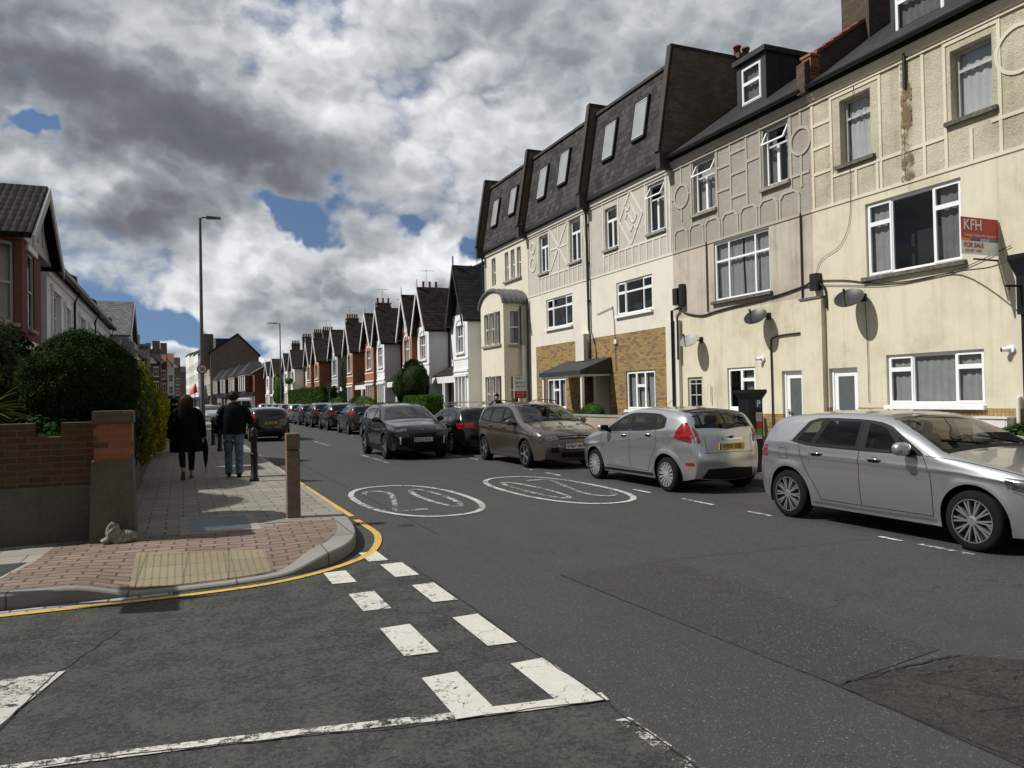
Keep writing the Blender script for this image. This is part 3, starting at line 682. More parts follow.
def box_pts(x0, x1, y0, y1, z0, z1, n, seed, amp=0.08, freq=3, shell=0.12, rnd=0.3):
    """points in the skin of a rounded box (clipped hedge)"""
    r = np.random.default_rng(seed)
    sx, sy, sz = (x1 - x0) / 2, (y1 - y0) / 2, (z1 - z0) / 2; ar = np.array([sy * sz, sy * sz, sx * sz, sx * sz, sx * sy]); ar = ar / ar.sum()
    f = r.choice(5, n, p=ar); q = r.uniform(-1, 1, (n, 3)); nn = np.zeros((n, 3))
    for i, (a, s_) in enumerate(((0, -1), (0, 1), (1, -1), (1, 1), (2, 1))):
        k = f == i; q[k, a] = s_; nn[k, a] = s_
    P = q * np.array([sx, sy, sz])
    e = np.minimum(1, np.max(np.abs(q), axis=1))
    cnr = np.clip(np.sort(np.abs(q), axis=1)[:, 1] - (1 - rnd), 0, 1) / rnd
    P -= nn * (cnr ** 2 * 0.12)[:, None]
    P -= nn * (shell * r.uniform(0, 1, n) ** 1.5)[:, None]
    P += nn * lumpy(P, amp, freq, seed)[:, None]
    return P + np.array([(x0 + x1) / 2, (y0 + y1) / 2, (z0 + z1) / 2]), nn
# ------------------------------------------------------------ ground, roads, pavements
def sheet(name, pts, z, mat):
    m_ = MB(); m_.poly([(x, y, z) for x, y in pts]); return struct(m_.build(name, mat))
simple('ground_far', (0.07, 0.07, 0.06), 0.95, var=0.3, vs=0.3)
sheet('ground', [(-3000, -3000), (3000, -3000), (3000, 3000), (-3000, 3000)], -0.03, 'ground_far')
sheet('road', [(-14, -30), (9.6, -30), (9.6, 330), (-14, 330)], 0.0, 'asphalt_main')
sheet('side_road', [(-60, -3.2), (2.13, -3.2), (2.12, 3.0), (2.135, 5.2), (2.11, 7.0), (2.06, 8.3), (1.6, 8.9), (-60, 8.2)], 0.004, 'asphalt_side')
sheet('road_patch', [(3.27, 6.56), (4.54, 6.63), (4.5, 3.54), (3.44, 3.37)], 0.004, 'asphalt_patch')
m_ = MB(); m_.poly([(3.44, 3.35, .005), (3.8, 3.42, .005), (4.1, 3.36, .005), (4.52, 3.41, .005), (4.85, 3.1, .005), (4.9, 1.0, .005), (3.40, 1.0, .005)]); struct(m_.build('rough_road_patch', 'asphalt_rough'))
def ribbon(mb, pts, wd, z, closed=False, mi=0):
    P = [Vector((a, b, 0)) for a, b in pts]; n = len(P); vs = []
    for i, p in enumerate(P):
        a = P[(i - 1) % n] if (closed or i > 0) else P[0]; b = P[(i + 1) % n] if (closed or i < n - 1) else P[-1]
        t = (b - a).normalized(); nn = Vector((-t.y, t.x, 0)) * wd / 2
        vs += [(p.x + nn.x, p.y + nn.y, z), (p.x - nn.x, p.y - nn.y, z)]
    k = n if closed else n - 1
    mb.add(vs, [(2 * i, 2 * i + 1, (2 * ((i + 1) % n)) + 1, 2 * ((i + 1) % n)) for i in range(k)], mi)
def smooth_path(pts, n=8):
    out = []; P = [np.array(p, float) for p in pts]
    for i in range(len(P) - 1):
        p0, p1, p2, p3 = P[max(i - 1, 0)], P[i], P[i + 1], P[min(i + 2, len(P) - 1)]
        for j in range(n):
            t = j / n; out.append(tuple(0.5 * ((2 * p1) + (-p0 + p2) * t + (2 * p0 - 5 * p1 + 4 * p2 - p3) * t * t + (-p0 + 3 * p1 - 3 * p2 + p3) * t ** 3)))
    out.append(tuple(P[-1])); return out
# seams / cracks between surfacings
cr_ = MB()
def wiggle(a, b, n, amp, seed):
    r = np.random.default_rng(seed); a = np.array(a, float); b = np.array(b, float); d = b - a; nn = np.array([-d[1], d[0]]) / np.linalg.norm(d)
    o = np.cumsum(r.normal(0, amp, n + 1)); o -= np.linspace(o[0], o[-1], n + 1)
    return [tuple(a + d * i / n + nn * o[i]) for i in range(n + 1)]
ribbon(cr_, wiggle((2.13, 1.0), (2.12, 7.6), 60, 0.006, 1), 0.010, 0.0135)
ribbon(cr_, wiggle((3.27, 6.56), (3.44, 3.37), 60, 0.004, 2), 0.004, 0.0085)
ribbon(cr_, wiggle((3.44, 3.37), (3.5, 1.2), 60, 0.004, 3), 0.005, 0.0085)
ribbon(cr_, wiggle((3.44, 3.36), (4.5, 3.40), 30, 0.01, 4), 0.016, 0.0085)
ribbon(cr_, wiggle((-0.74, 5.7), (-0.45, 6.5), 14, 0.01, 5), 0.009, 0.0085)
ribbon(cr_, wiggle((-2.6, 6.45), (-0.2, 6.55), 30, 0.012, 6), 0.007, 0.0085)
ribbon(cr_, wiggle((-0.74, 5.7), (-1.0, 4.2), 14, 0.006, 15), 0.008, 0.0135)
ribbon(cr_, wiggle((2.13, 3.75), (-0.8, 4.25), 40, 0.008, 7), 0.010, 0.0135)
ribbon(cr_, wiggle((4.54, 6.63), (9.2, 6.3), 30, 0.006, 8), 0.006, 0.0085)
ribbon(cr_, wiggle((2.9, 9.2), (3.1, 40), 60, 0.01, 9), 0.007, 0.0085)
rc_ = np.random.default_rng(8)
for k_ in range(46):
    a_ = (rc_.uniform(3.6, 4.7), rc_.uniform(1.6, 3.3)); an = rc_.uniform(-.5, .6) + (1.57 if rc_.random() < .25 else 0); l_ = rc_.uniform(.08, .45)
    ribbon(cr_, wiggle(a_, (min(4.78, a_[0] + l_ * math.cos(an)), a_[1] + l_ * math.sin(an)), 12, 0.012, 40 + k_), rc_.uniform(.003, .008), 0.0095 + .0001 * k_)
struct(cr_.build('road_crack', 'seam_dark'))

# kerb line of the corner
kerb = smooth_path([(-40, 7.66), (-8, 7.64), (-3.0, 7.62), (-1.4, 7.60), (-0.6, 7.58), (0.1, 7.58), (0.75, 7.68), (1.30, 8.0), (1.68, 8.55), (1.90, 9.3), (2.02, 10.4), (2.05, 12.0), (2.06, 16.0), (2.08, 30.0), (2.08, 60.0), (1.6, 110.0)], 8)
def sst(a, b, x): 
    t = min(1, max(0, (x - a) / (b - a))); return t * t * (3 - 2 * t)
def pz(x, y):
    """pavement height: dropped to the road at the crossing"""
    dr = sst(-0.95, -0.35, x) * (1 - sst(0.85, 1.45, x)) * (1 - sst(7.6, 9.3, y))
    return 0.135 - 0.105 * dr
def kw(x, y):   # kerb stone width: broad on the bend
    return 0.13 + 0.15 * math.exp(-((x - 1.6) / 0.5) ** 2) * (1 if y < 11 else 0)
kb = MB(); vs = []; inner = []
for i, (x, y) in enumerate(kerb):
    a = kerb[max(i - 1, 0)]; b = kerb[min(i + 1, len(kerb) - 1)]; t = Vector((b[0] - a[0], b[1] - a[1], 0)).normalized(); nn = Vector((-t.y, t.x, 0))
    z = pz(x, y); W_ = kw(x, y); vs += [(x, y, -0.01), (x, y, z - 0.015), (x + nn.x * .015, y + nn.y * .015, z), (x + nn.x * W_, y + nn.y * W_, z + .002), (x + nn.x * W_, y + nn.y * W_, -0.01)]
    inner.append((x + nn.x * (W_ - .01), y + nn.y * (W_ - .01)))
kb.add(vs, grid_faces(len(kerb), 5)); struct(kb.build('kerb', 'kerb_stone'))
# pavement of the corner, as a grid that follows the dropped kerb
def ykerb(x):
    best = [p for p in inner if p[1] < 13]
    for i in range(len(best) - 1):
        if best[i][0] <= x <= best[i + 1][0]:
            t = (x - best[i][0]) / (best[i + 1][0] - best[i][0] + 1e-9); return best[i][1] + t * (best[i + 1][1] - best[i][1])
    return best[-1][1]
pm = MB(); xs = list(np.linspace(-9, -1.2, 10)) + list(np.linspace(-1.1, 1.88, 46)); ny = 30; vs = []
for x in xs:
    y0 = ykerb(x); 
    for j in range(ny): 
        y = y0 + (12.5 - y0) * j / (ny - 1); vs.append((x, y, pz(x, y)))
pm.add(vs, grid_faces(len(xs), ny), 0, True)
pm.add([(-9, 12.5, .135), (1.9, 12.5, .135), (1.98, 30, .135), (1.98, 60, .135), (1.5, 110, .135), (-9, 110, .135)], [(0, 1, 2, 3, 4, 5)])
pm.add([(1.86, 10.0, .134), (1.93, 10.6, .134), (1.95, 12.5, .134), (1.8, 12.5, .134), (1.8, 9.5, .134)], [(0, 1, 2, 3, 4)])
struct(pm.build('pavement', 'paving_slab'))
# red block paving on the corner, laid over the slabs, follows their fall
def drape(mb, outline_fn, x0, x1, nx, dz_, ny=26):
    vs = []
    for x in np.linspace(x0, x1, nx):
        a, b = outline_fn(x)
        for j in range(ny):
            y = a + (b - a) * j / (ny - 1); vs.append((x, y, pz(x, y) + dz_))
    mb.add(vs, grid_faces(nx, ny), 0, True)
bp = MB()
def blk(x):
    top = 10.02 if x < 0.9 else 10.02 + 0.28 * sst(0.9, 1.4, x)
    if x > 1.0: top = min(top, 10.3)
    if x < -0.55: top = 9.98
    left = 10.0 - (x + 1.55) * -0.0
    return (ykerb(x), max(top, ykerb(x) + .01))
drape(bp, blk, -1.5, 1.80, 50, 0.004)
struct(bp.build('block_paving', 'block_paving'))
tp = MB()
def tac(x): return (ykerb(x) + 0.03, 9.02 - 0.28 * (x + 0.45))
drape(tp, tac, -0.46, 0.80, 24, 0.009)
for i in range(19):
    for j in range(26):
        x = -0.42 + i * 0.0665; y = ykerb(x) + 0.07 + j * 0.0665
        if y > tac(x)[1] - .03: continue
        z = pz(x, y) + 0.009
        tp.lathe((x, y, z), [(0.017, 0.0), (0.013, 0.004), (0.006, 0.0058), (0.0, 0.006)], 8)
struct(tp.build('tactile_paving', 'tactile_slab'))
# gutter setts by the left kerb
gs = MB(); ribbon(gs, [(-9, 7.50), (-3, 7.49), (-1.4, 7.48), (-0.7, 7.50), (-0.1, 7.52)], 0.12, 0.010); struct(gs.build('gutter_setts', 'gutter_sett'))
# inspection cover set in the slabs
cv = thing('drain_cover', 'ribbed steel inspection cover set in grey paving behind the red blocks', 'drain cover', (0.42, 10.65, 0.135))
fm = MB()
for a, b, c, d in ((-0.04, 0.88, 9.92, 10.04), (-0.04, 0.88, 11.24, 11.36), (-0.04, 0.06, 10.04, 11.24), (0.78, 0.88, 10.04, 11.24)): fm.box(a, b, c, d, 0.13, 0.142)
fm.build('frame', 'concrete', cv)
gm = MB(); gm.box(0.06, 0.78, 10.04, 11.24, 0.12, 0.136)
for i in range(24): gm.box(0.075 + i * 0.0295, 0.090 + i * 0.0295, 10.06, 11.22, 0.136, 0.144)
gm.build('lid', 'grate_steel', cv)
# small patches on the pavement
sheet('paving_patch', [(0.95, 10.32), (1.30, 10.32), (1.30, 10.58), (0.95, 10.58)], 0.140, 'kerb_stone')
sheet('side_paving', [(-9, 7.80), (-1.62, 7.80), (-1.38, 9.0), (-1.30, 10.06), (-9, 10.1)], 0.1395, 'paving_right')
sheet('side_paving_patch', [(-9, 8.35), (-1.56, 8.35), (-1.44, 9.0), (-9, 9.1)], 0.1440, 'asphalt_patch')

# right-hand pavement
rk = MB()
rk.add([(9.48, -30, -.01), (9.48, -30, .12), (9.495, -30, .135), (9.62, -30, .137), (9.48, 330, -.01), (9.48, 330, .12), (9.495, 330, .135), (9.62, 330, .137)], [(0, 1, 5, 4), (1, 2, 6, 5), (2, 3, 7, 6)])
struct(rk.build('kerb', 'kerb_stone'))
sheet('pavement', [(9.6, -30), (14.4, -30), (14.4, 330), (9.6, 330)], 0.135, 'paving_right')

# ---- painted markings
mk = MB(); Z1 = 0.011
def rect_mark(mb, x0, x1, y0, y1, s=0.0, z=Z1): mb.poly([(x0 + s, y0, z), (x1 + s, y0 - .02, z), (x1, y1 - .02 + .03, z), (x0, y1, z)])
for a, b, c, d in ((1.31, 1.54, 3.93, 4.53), (1.32, 1.55, 4.96, 5.64), (1.31, 1.535, 6.16, 6.75), (1.25, 1.47, 7.19, 7.69),
                   (1.89, 2.13, 3.84, 4.52), (1.89, 2.10, 4.91, 5.66), (1.89, 2.10, 6.16, 6.80), (1.84, 2.07, 7.19, 7.80), (1.77, 1.97, 8.0, 8.5)):
    rect_mark(mk, a, b, c, d)
struct(mk.build('give_way_marking', 'paint_white'))
mk = MB(); ribbon(mk, [(2.16, 3.80), (1.7, 3.86), (1.31, 3.925)], 0.11, 0.0115); struct(mk.build('road_marking', 'paint_white'))
mk = MB(); ribbon(mk, [(1.31, 3.92), (0.9, 4.0), (0.2, 4.13), (-0.6, 4.25), (-3, 4.55)], 0.085, 0.0115)
ribbon(mk, [(2.09, 3.5), (2.10, 2.9), (2.10, 1.6)], 0.085, 0.0115); struct(mk.build('road_marking', 'paint_white_worn'))
mk = MB(); mk.poly([(-0.70, 5.67, Z1), (-2.2, 5.62, Z1), (-2.2, 4.2, Z1), (-1.12, 4.05, Z1)]); struct(mk.build('road_marking', 'paint_roundel'))
# yellow line
mk = MB()
ribbon(mk, smooth_path([(-9, 7.40), (-3.5, 7.39), (-1.4, 7.385), (-0.6, 7.38), (0.1, 7.40), (0.75, 7.50), (1.30, 7.80), (1.78, 8.28), (2.05, 8.85), (2.22, 9.55), (2.24, 10.2), (2.23, 10.85)], 6), 0.085, 0.0120)
ribbon(mk, [(2.24, 11.2), (2.22, 13.0), (2.20, 20), (2.17, 50), (1.75, 105)], 0.085, 0.0120)
struct(mk.build('yellow_line', 'paint_yellow'))
# speed roundels
def roundel(cx, cy, hx, hy, flip, mat, mat2):
    mk = MB(); n = 72; P = []
    for i in range(n):
        t = 2 * math.pi * i / n; c, s = math.cos(t), math.sin(t)
        P.append((cx + hx * math.copysign(abs(c) ** 0.85, c), cy + hy * math.copysign(abs(s) ** 0.85, s)))
    ribbon(mk, P, 0.10, 0.010, True)
    struct(mk.build('speed_roundel_marking', mat))
    mk = MB(); f = -1 if flip else 1
    z0 = [(cx + f * (0.38 + 0.20 * math.cos(2 * math.pi * i / 40)), cy + f * 0.95 * hy / 2.1 * 1.35 * math.sin(2 * math.pi * i / 40)) for i in range(40)]
    ribbon(mk, z0, 0.09, 0.010, True)
    k = 1.28 * hy / 2.1
    two = smooth_path([(-0.60, 0.75), (-0.52, 1.0), (-0.34, 1.08), (-0.18, 0.92), (-0.18, 0.55), (-0.40, -0.3), (-0.62, -1.0)], 6)
    ribbon(mk, [(cx + f * a, cy + f * b * k) for a, b in two], 0.09, 0.0105)
    ribbon(mk, [(cx + f * a, cy + f * b * k) for a, b in ((-0.64, -1.0), (-0.12, -1.02))], 0.14, 0.0115)
    struct(mk.build('speed_number_marking', mat2))
roundel(3.55, 12.65, 0.90, 2.10, False, 'paint_roundel', 'paint_white_faint')
roundel(6.20, 12.70, 0.88, 2.25, True, 'paint_roundel', 'paint_white_faint')
# parking bay dashes
mk = MB()
for a, b in ((5.35, 5.98), (6.2, 6.5), (8.25, 8.75), (9.5, 10.3), (11.2, 11.75), (14.6, 15.3), (16.0, 16.5), (19.5, 20.2), (21.0, 21.5), (25.4, 26), (27, 27.4), (31, 31.6), (36, 36.6), (42, 42.6)):
    ribbon(mk, [(7.33, a), (7.34, b)], 0.07, 0.010)
struct(mk.build('parking_bay_marking', 'paint_white_worn'))
mk = MB()
for i in range(12): ribbon(mk, [(5.0, 20 + i * 9.0), (5.0, 23.5 + i * 9.0)], 0.09, 0.010)
struct(mk.build('centre_line_marking', 'paint_white_faint'))
# iron covers in the road
for (x, y, s, l) in ((2.75, 10.1, 0.0, 'small round iron cover in the road beside the near speed roundel'),):
    t = MB(); t.lathe((x, y, 0.004), [(0.0, 0.004), (0.10, 0.004), (0.11, 0.0)], 20); tag(t.build('drain_cover', 'asphalt_rough'), l, 'drain cover')
# ------------------------------------------------------------ right-hand terrace: tall rendered houses
F = FR
SASHTOP = [(0, 1, 0.70, 1.0, 't'), (0, 0.5, 0, 0.70, 'c'), (0.5, 1, 0, 0.70, 'c')]
def strips(mb, F, L, d=0.018, w_=0.068, d0=-0.01):
    """raised render bands: ('v',u,z0,z1) ('h',u0,u1,z) ('d',u0,z0,u1,z1) ('r',u,z,radius)"""
    for s in L:
        if s[0] == 'v': mb.fbox(F, s[1] - w_ / 2, s[1] + w_ / 2, s[2], s[3], d0, d)
        elif s[0] == 'h': mb.fbox(F, s[1], s[2], s[3] - w_ / 2, s[3] + w_ / 2, d0, d + 0.003)
        elif s[0] == 'd':
            a = Vector((s[1], s[2])); b = Vector((s[3], s[4])); t = (b - a).normalized(); n = Vector((-t.y, t.x)) * w_ / 2
            mb.fprism(F, [tuple(a + n), tuple(b + n), tuple(b - n), tuple(a - n)], d0, d + 0.006)
        elif s[0] == 'r':
            n = 28; A = []; 
            for i in range(n):
                th = 2 * math.pi * i / n
                for rr, dd in ((s[3] - w_ / 2, d0), (s[3] - w_ / 2, d + .009), (s[3] + w_ / 2, d + .009), (s[3] + w_ / 2, d0)):
                    A.append(F.p(s[1] + rr * math.cos(th), s[2] + rr * math.sin(th), dd))
            mb.add(A, [(4 * i + k, 4 * i + k + 1, 4 * ((i + 1) % n) + k + 1, 4 * ((i + 1) % n) + k) for i in range(n) for k in range(3)])
def scallops(L, us, z, top):
    """a row of little octagonal-shouldered panels"""
    for a, b in us:
        c = 0.13
        L += [('d', a, top - c, a + c, top), ('h', a + c, b - c, top), ('d', b - c, top, b, top - c), ('v', a, z, top - c), ('v', b, z, top - c)]
BACK = 24.0
def shell(parent, u0, u1, zt, mat='wall_beige', near=False, far=False):
    s = MB(); s.quad((BACK, u0, 0), (BACK, u1, 0), (BACK, u1, zt), (BACK, u0, zt))
    s.quad((13.86, u0, 0), (BACK, u0, 0), (BACK, u0, zt), (13.86, u0, zt)); s.quad((13.86, u1, 0), (BACK, u1, 0), (BACK, u1, zt), (13.86, u1, zt))
    return s.build('side_wall', mat, parent)
ZS, ZE = 5.97, 8.70
# ============ house A: cream, nearest
hA = thing('terraced_house', 'yellow cream rendered three storey house nearest the camera with the red sale board', 'house', (13.85, 9.5, 0.13))
u0, u1 = 3.0, 13.95
wA = dict(ground=(9.78, 11.97, 1.36, 2.42), first=(10.15, 12.41, 4.15, 5.76), s1=(12.20, 13.05, 6.80, 8.28), s2=(9.46, 10.30, 6.88, 8.25), s0=(6.6, 7.45, 6.88, 8.25), door=(12.74, 13.56, 0.13, 2.20))
hl = [(v[0], v[1], v[2], v[3], 0.15 if k != 'door' else 0.1) for k, v in wA.items()]
mb = MB(); wall_open(mb, F, u0, u1, 1.30, ZS, hl); mb.build('wall', 'wall_cream', hA)
mb = MB(); wall_open(mb, F, u0, u1, ZS, ZE + .1, [(h[0], h[1], h[2], h[3], 0.22) for h in hl]); o = mb.build('upper_wall', 'wall_cream_rough', hA); o['label'] = 'pebbledashed upper wall'
mb = MB(); wall_open(mb, F, u0, u1, 0.1, 1.30, hl, d=-0.012); mb.build('brick_plinth', 'brick_stock', hA)
mb = MB(); 
for a, b in ((u0, 12.74), (13.56, 13.62)): mb.fbox(F, a, b, 1.03, 1.30, -0.012, 0.006)
mb.build('soldier_course', 'brick_stock_vertical', hA)
L = [('h', u0, u1, ZS)]
for a in (13.87, 13.30, 11.95, 11.40, 10.90, 10.42, 9.32, 8.7): L.append(('v', a, ZS, 8.56))
for z in (7.95, 7.40, 6.80): L.append(('h', 13.30, 13.87, z))
L += [('h', 10.42, 12.1, 6.62), ('h', 12.1, 13.3, 6.62), ('v', 12.62, ZS, 6.62), ('v', 12.05, ZS, 6.62), ('v', 9.9, ZS, 6.62), ('h', 8.7, 9.5, 6.62), ('h', 11.95, 13.3, 8.42), ('h', 9.32, 10.42, 8.42), ('r', 8.95, 7.75, 0.42)]
mb = MB(); strips(mb, F, L); mb.fbox(F, u0, u1, 8.56, 8.66, -.01, 0.06); mb.fbox(F, u0, u1, 8.66, 8.74, -.01, 0.10); mb.fbox(F, u0, u1, 8.47, 8.50, -.01, 0.04)
mb.build('raised_trim', 'trim_cream', hA)
P3 = [(0, 0.27, 0, 0.72, 'c'), (0, 0.27, 0.72, 1, 'c'), (0.27, 0.73, 0, 1, 'f'), (0.73, 1, 0, 0.72, 'c'), (0.73, 1, 0.72, 1, 'c')]
window(F, *wA['ground'], -0.06, P3, hA, curtain=[(0.0, 1.0, 'curtain_grey')], sill='upvc_white', bar=0.06, cgap=0.07, lab='wide white framed window with net curtains', sillw=0.02)
window(F, *wA['first'], -0.06, P3, hA, curtain=[(0.76, 1.0, 'curtain_grey'), (0.0, 0.26, 'curtain_dark')], sill='sill_dirty', bar=0.06, lab='wide white framed window with a black centre pane')
OLD = [(0, 1, 0.72, 1.0, 'f'), (0, 1, 0, 0.72, 'f')]
for k in ('s1', 's2', 's0'):
    window(F, *wA[k], -0.17, OLD, hA, frame='sash_grey', curtain=[(0.12, 0.95, 'curtain_white')], sill='sill_dirty', cgap=0.07, lab='old grey sash window with a white curtain', sillw=0.11)
def pdoor(F, u0, u1, z0, z1, parent, d=-0.1, lab='white door with a tall dark glazed panel', glass='door_grey_glass'):
    mb = MB()
    mb.fbox(F, u0, u0 + .07, z0, z1, d - .05, d + .02); mb.fbox(F, u1 - .07, u1, z0, z1, d - .05, d + .02); mb.fbox(F, u0 + .07, u1 - .07, z1 - .07, z1, d - .05, d + .02)
    mb.fbox(F, u0 + .07, u0 + .18, z0, z1 - .07, d - .04, d); mb.fbox(F, u1 - .18, u1 - .07, z0, z1 - .07, d - .04, d)
    mb.fbox(F, u0 + .18, u1 - .18, z1 - .19, z1 - .07, d - .04, d); mb.fbox(F, u0 + .18, u1 - .18, z0, z0 + .9, d - .04, d); mb.fbox(F, u0 + .24, u1 - .24, z0 + .15, z0 + .75, d, d + .008)
    o = mb.build('door', 'upvc_white', parent); o['label'] = lab
    MB().fbox(F, u0 + .18, u1 - .18, z0 + .9, z1 - .19, d - .03, d - .01).build('door_glass', glass, o)
    h = MB(); h.fbox(F, u1 - .15, u1 - .12, z0 + .92, z0 + 1.12, d, d + .02); h.fbox(F, u1 - .26, u1 - .12, z0 + 1.03, z0 + 1.055, d + .025, d + .045); h.build('handle', 'chrome', o)
    l = MB(); l.fbox(F, u0 + .2, u1 - .2, z0 + .78, z0 + .83, d, d + .012); l.build('letter_box', 'gutter_black', o)
    return o
pdoor(F, *wA['door'], hA)
MB().fbox(F, 13.62, 14.28, 0.1, 3.86, 0, 0.13).build('buttress', 'wall_cream', hA)
MB().fprism(F, [(13.60, 3.86), (14.30, 3.86), (14.30, 3.91), (13.60, 3.91)], -.01, 0.16).build('buttress_cap', 'lead', hA)
# roof A
def roofpl(parent, u0, u1, mat='slate_plain', e=(13.66, 8.92), r=(18.2, 12.2), back=(22.8, 8.92), name='roof', gut=True):
    mb = MB(); t = 0.06
    for a, b in ((e, r), (r, back)):
        mb.hexa([(a[0], u0, a[1] - t), (b[0], u0, b[1] - t), (b[0], u1, b[1] - t), (a[0], u1, a[1] - t), (a[0], u0, a[1]), (b[0], u0, b[1]), (b[0], u1, b[1]), (a[0], u1, a[1])])
    o = mb.build(name, mat, parent)
    if gut:
        g_ = MB(); n = 7
        path0 = [(e[0] - 0.05 + 0.07 * math.cos(math.pi + math.pi * i / (n - 1)), e[1] - 0.05 + 0.07 * math.sin(math.pi + math.pi * i / (n - 1))) for i in range(n)]
        vs = [(x, y, z) for y in (u0, u1) for x, z in path0]; g_.add(vs, [(i, i + 1, n + i + 1, n + i) for i in range(n - 1)]); g_.fbox(F, u0, u1, e[1] - 0.13, e[1] - 0.02, -0.03, 0.115)
        g_.build('gutter', 'gutter_black', parent)
    return o
roofpl(hA, u0, 13.80)
def rz_(x, e=(13.66, 8.92), r=(18.2, 12.2)): return e[1] + (x - e[0]) * (r[1] - e[1]) / (r[0] - e[0])
def dormer(parent, ya, yb, xf, zb, zt, wy0, wy1, wz0, wz1, mat='felt_black', frame='upvc_white', lab=None, pan=None, lights=1, xb=17.8):
    mb = MB(); W_ = 0.05
    Fd = Fr(xf, 0, (0, 1), (-1, 0))
    wall_open(mb, Fd, ya, yb, zb - .4, zt, [(wy0, wy1, wz0, wz1, 0.08)])
    mb.quad((xf, ya, zb - .4), (xb, ya, zb - .4), (xb, ya, zt + .05), (xf, ya, zt)); mb.quad((xf, yb, zb - .4), (xb, yb, zb - .4), (xb, yb, zt + .05), (xf, yb, zt))
    mb.hexa([(xf - .10, ya - .07, zt - .02), (xb, ya - .07, zt + .0), (xb, yb + .07, zt + .0), (xf - .10, yb + .07, zt - .02), (xf - .10, ya - .07, zt + .12), (xb, ya - .07, zt + .14), (xb, yb + .07, zt + .14), (xf - .10, yb + .07, zt + .12)])
    o = mb.build('dormer', mat, parent)
    if lab: o['label'] = lab
    w_ = window(Fd, wy0, wy1, wz0, wz1, -0.02, pan or [(0, 1, .55, 1, 'c'), (0, 1, 0, .55, 'c')], o, frame=frame, curtain=[(0, 1, 'curtain_dark')])
    return o
dA = dormer(hA, 10.6, 12.25, 14.6, 9.6, 11.0, 10.95, 12.15, 9.42, 10.85, mat='felt_black', lab='dormer with a white window partly out of frame')
# chimney and party wall between A and B
cA = MB(); cA.box(15.55, 17.0, 13.66, 14.50, 9.4, 13.4); cA.box(15.49, 17.06, 13.60, 14.56, 13.4, 13.55)
o = cA.build('chimney', 'brick_dark', hA)
for k in range(4): MB().lathe((15.5 + k * .25, 14.1, 13.55), [(.11, 0), (.09, .5), (.11, .5), (.11, .55), (.07, .55)], 10).build('chimney_pot', 'ridge_red', o)
pw = MB(); pw.hexa([(13.60, 13.82, 8.75), (16.2, 13.82, 8.75), (16.2, 14.08, 8.75), (13.60, 14.08, 8.75), (13.60, 13.82, 9.45), (16.2, 13.82, 11.2), (16.2, 14.08, 11.2), (13.60, 14.08, 9.45)])
pw.build('party_wall', 'brick_dark', hA)
pw = MB(); pw.box(13.76, 14.04, 13.78, 14.06, 8.9, 9.62); pw.box(13.73, 14.07, 13.75, 14.09, 9.62, 9.68); pw.build('corner_pier', 'brick_pier', hA)
pw = MB()
for k in range(9):
    a, b = 13.95 + k * .27, 13.95 + (k + 1) * .27; z0_ = 9.45 + (a - 13.6) * .673; z1_ = 9.45 + (b - 13.6) * .673
    pw.hexa([(a, 13.77, z0_), (b, 13.77, z1_), (b, 14.13, z1_), (a, 14.13, z0_), (a, 13.77, z0_ + .10), (b, 13.77, z1_ + .07), (b, 14.13, z1_ + .07), (a, 14.13, z0_ + .10)])
pw.build('coping', 'ridge_red', hA)
shell(hA, u0, u1, 8.8, 'wall_cream')
# rust stain pipe stub
MB().tube([(13.80, 11.28, 8.62), (13.80, 11.28, 7.9)], 0.035).build('pipe', 'gutter_black', hA)
st_ = MB(); st_.poly([F.p(a_, z_, .032) for a_, z_ in ((11.14, 5.99), (11.44, 5.99), (11.42, 7.2), (11.40, 8.5), (11.16, 8.5), (11.17, 7.1))]); st_.build('rust_stain', 'rust_streak', hA)

# ============ house B: dirty beige
hB = thing('terraced_house', 'dirty beige rendered house with black dormer between the cream house and the mansard roofs', 'house', (13.85, 16.8, 0.13))
u0, u1 = 13.95, 19.60
wB = dict(s1=(14.69, 15.57, 6.92, 8.45), s2=(17.53, 18.52, 6.90, 8.42), first=(15.43, 17.66, 4.26, 5.90), ground=(16.07, 17.20, 1.22, 2.36), gd=(18.32, 19.02, 0.13, 2.16), door=(14.36, 15.10, 0.13, 2.20))
hl = [(v[0], v[1], v[2], v[3], 0.12) for k, v in wB.items()]
mb = MB(); wall_open(mb, F, u0, u1, 1.12, 3.95, hl, d=-0.004); o = mb.build('lower_wall', 'wall_cream', hB); o['label'] = 'cream painted lower wall'
mb = MB(); wall_open(mb, F, u0, u1, 3.95, ZS, hl, d=-0.004); mb.build('wall', 'wall_beige', hB)
mb = MB(); wall_open(mb, F, u0, u1, 0.1, 1.12, hl, d=-0.016); mb.build('brick_plinth', 'brick_stock', hB)
mb = MB(); wall_open(mb, F, u0, u1, ZS, ZE + .1, [(h[0], h[1], h[2], h[3], 0.22) for h in hl], d=-0.004); mb.build('upper_wall', 'wall_beige_rough', hB)['label'] = 'pebbledashed upper wall'
L = [('h', u0, u1, ZS), ('r', 14.25, 7.75, 0.32), ('r', 19.1, 7.60, 0.34), ('h', 18.62, 18.80, 7.6), ('h', 19.44, 19.6, 7.6), ('v', 19.1, 7.94, 8.56), ('v', 19.1, 6.85, 7.26)]
for a in (18.62, 17.43, 16.85, 16.2, 15.67, 14.59): L.append(('v', a, 6.62, 8.56))
L += [('h', 16.85, 17.43, 7.95), ('h', 16.85, 17.43, 7.3), ('h', 16.2, 16.85, 8.2), ('h', 16.2, 16.85, 7.62), ('h', 16.2, 16.85, 7.0), ('h', 15.67, 16.2, 7.8), ('h', 13.99, 14.59, 6.95), ('v', 14.25, 6.62, 7.42), ('v', 14.25, 8.08, 8.56)]
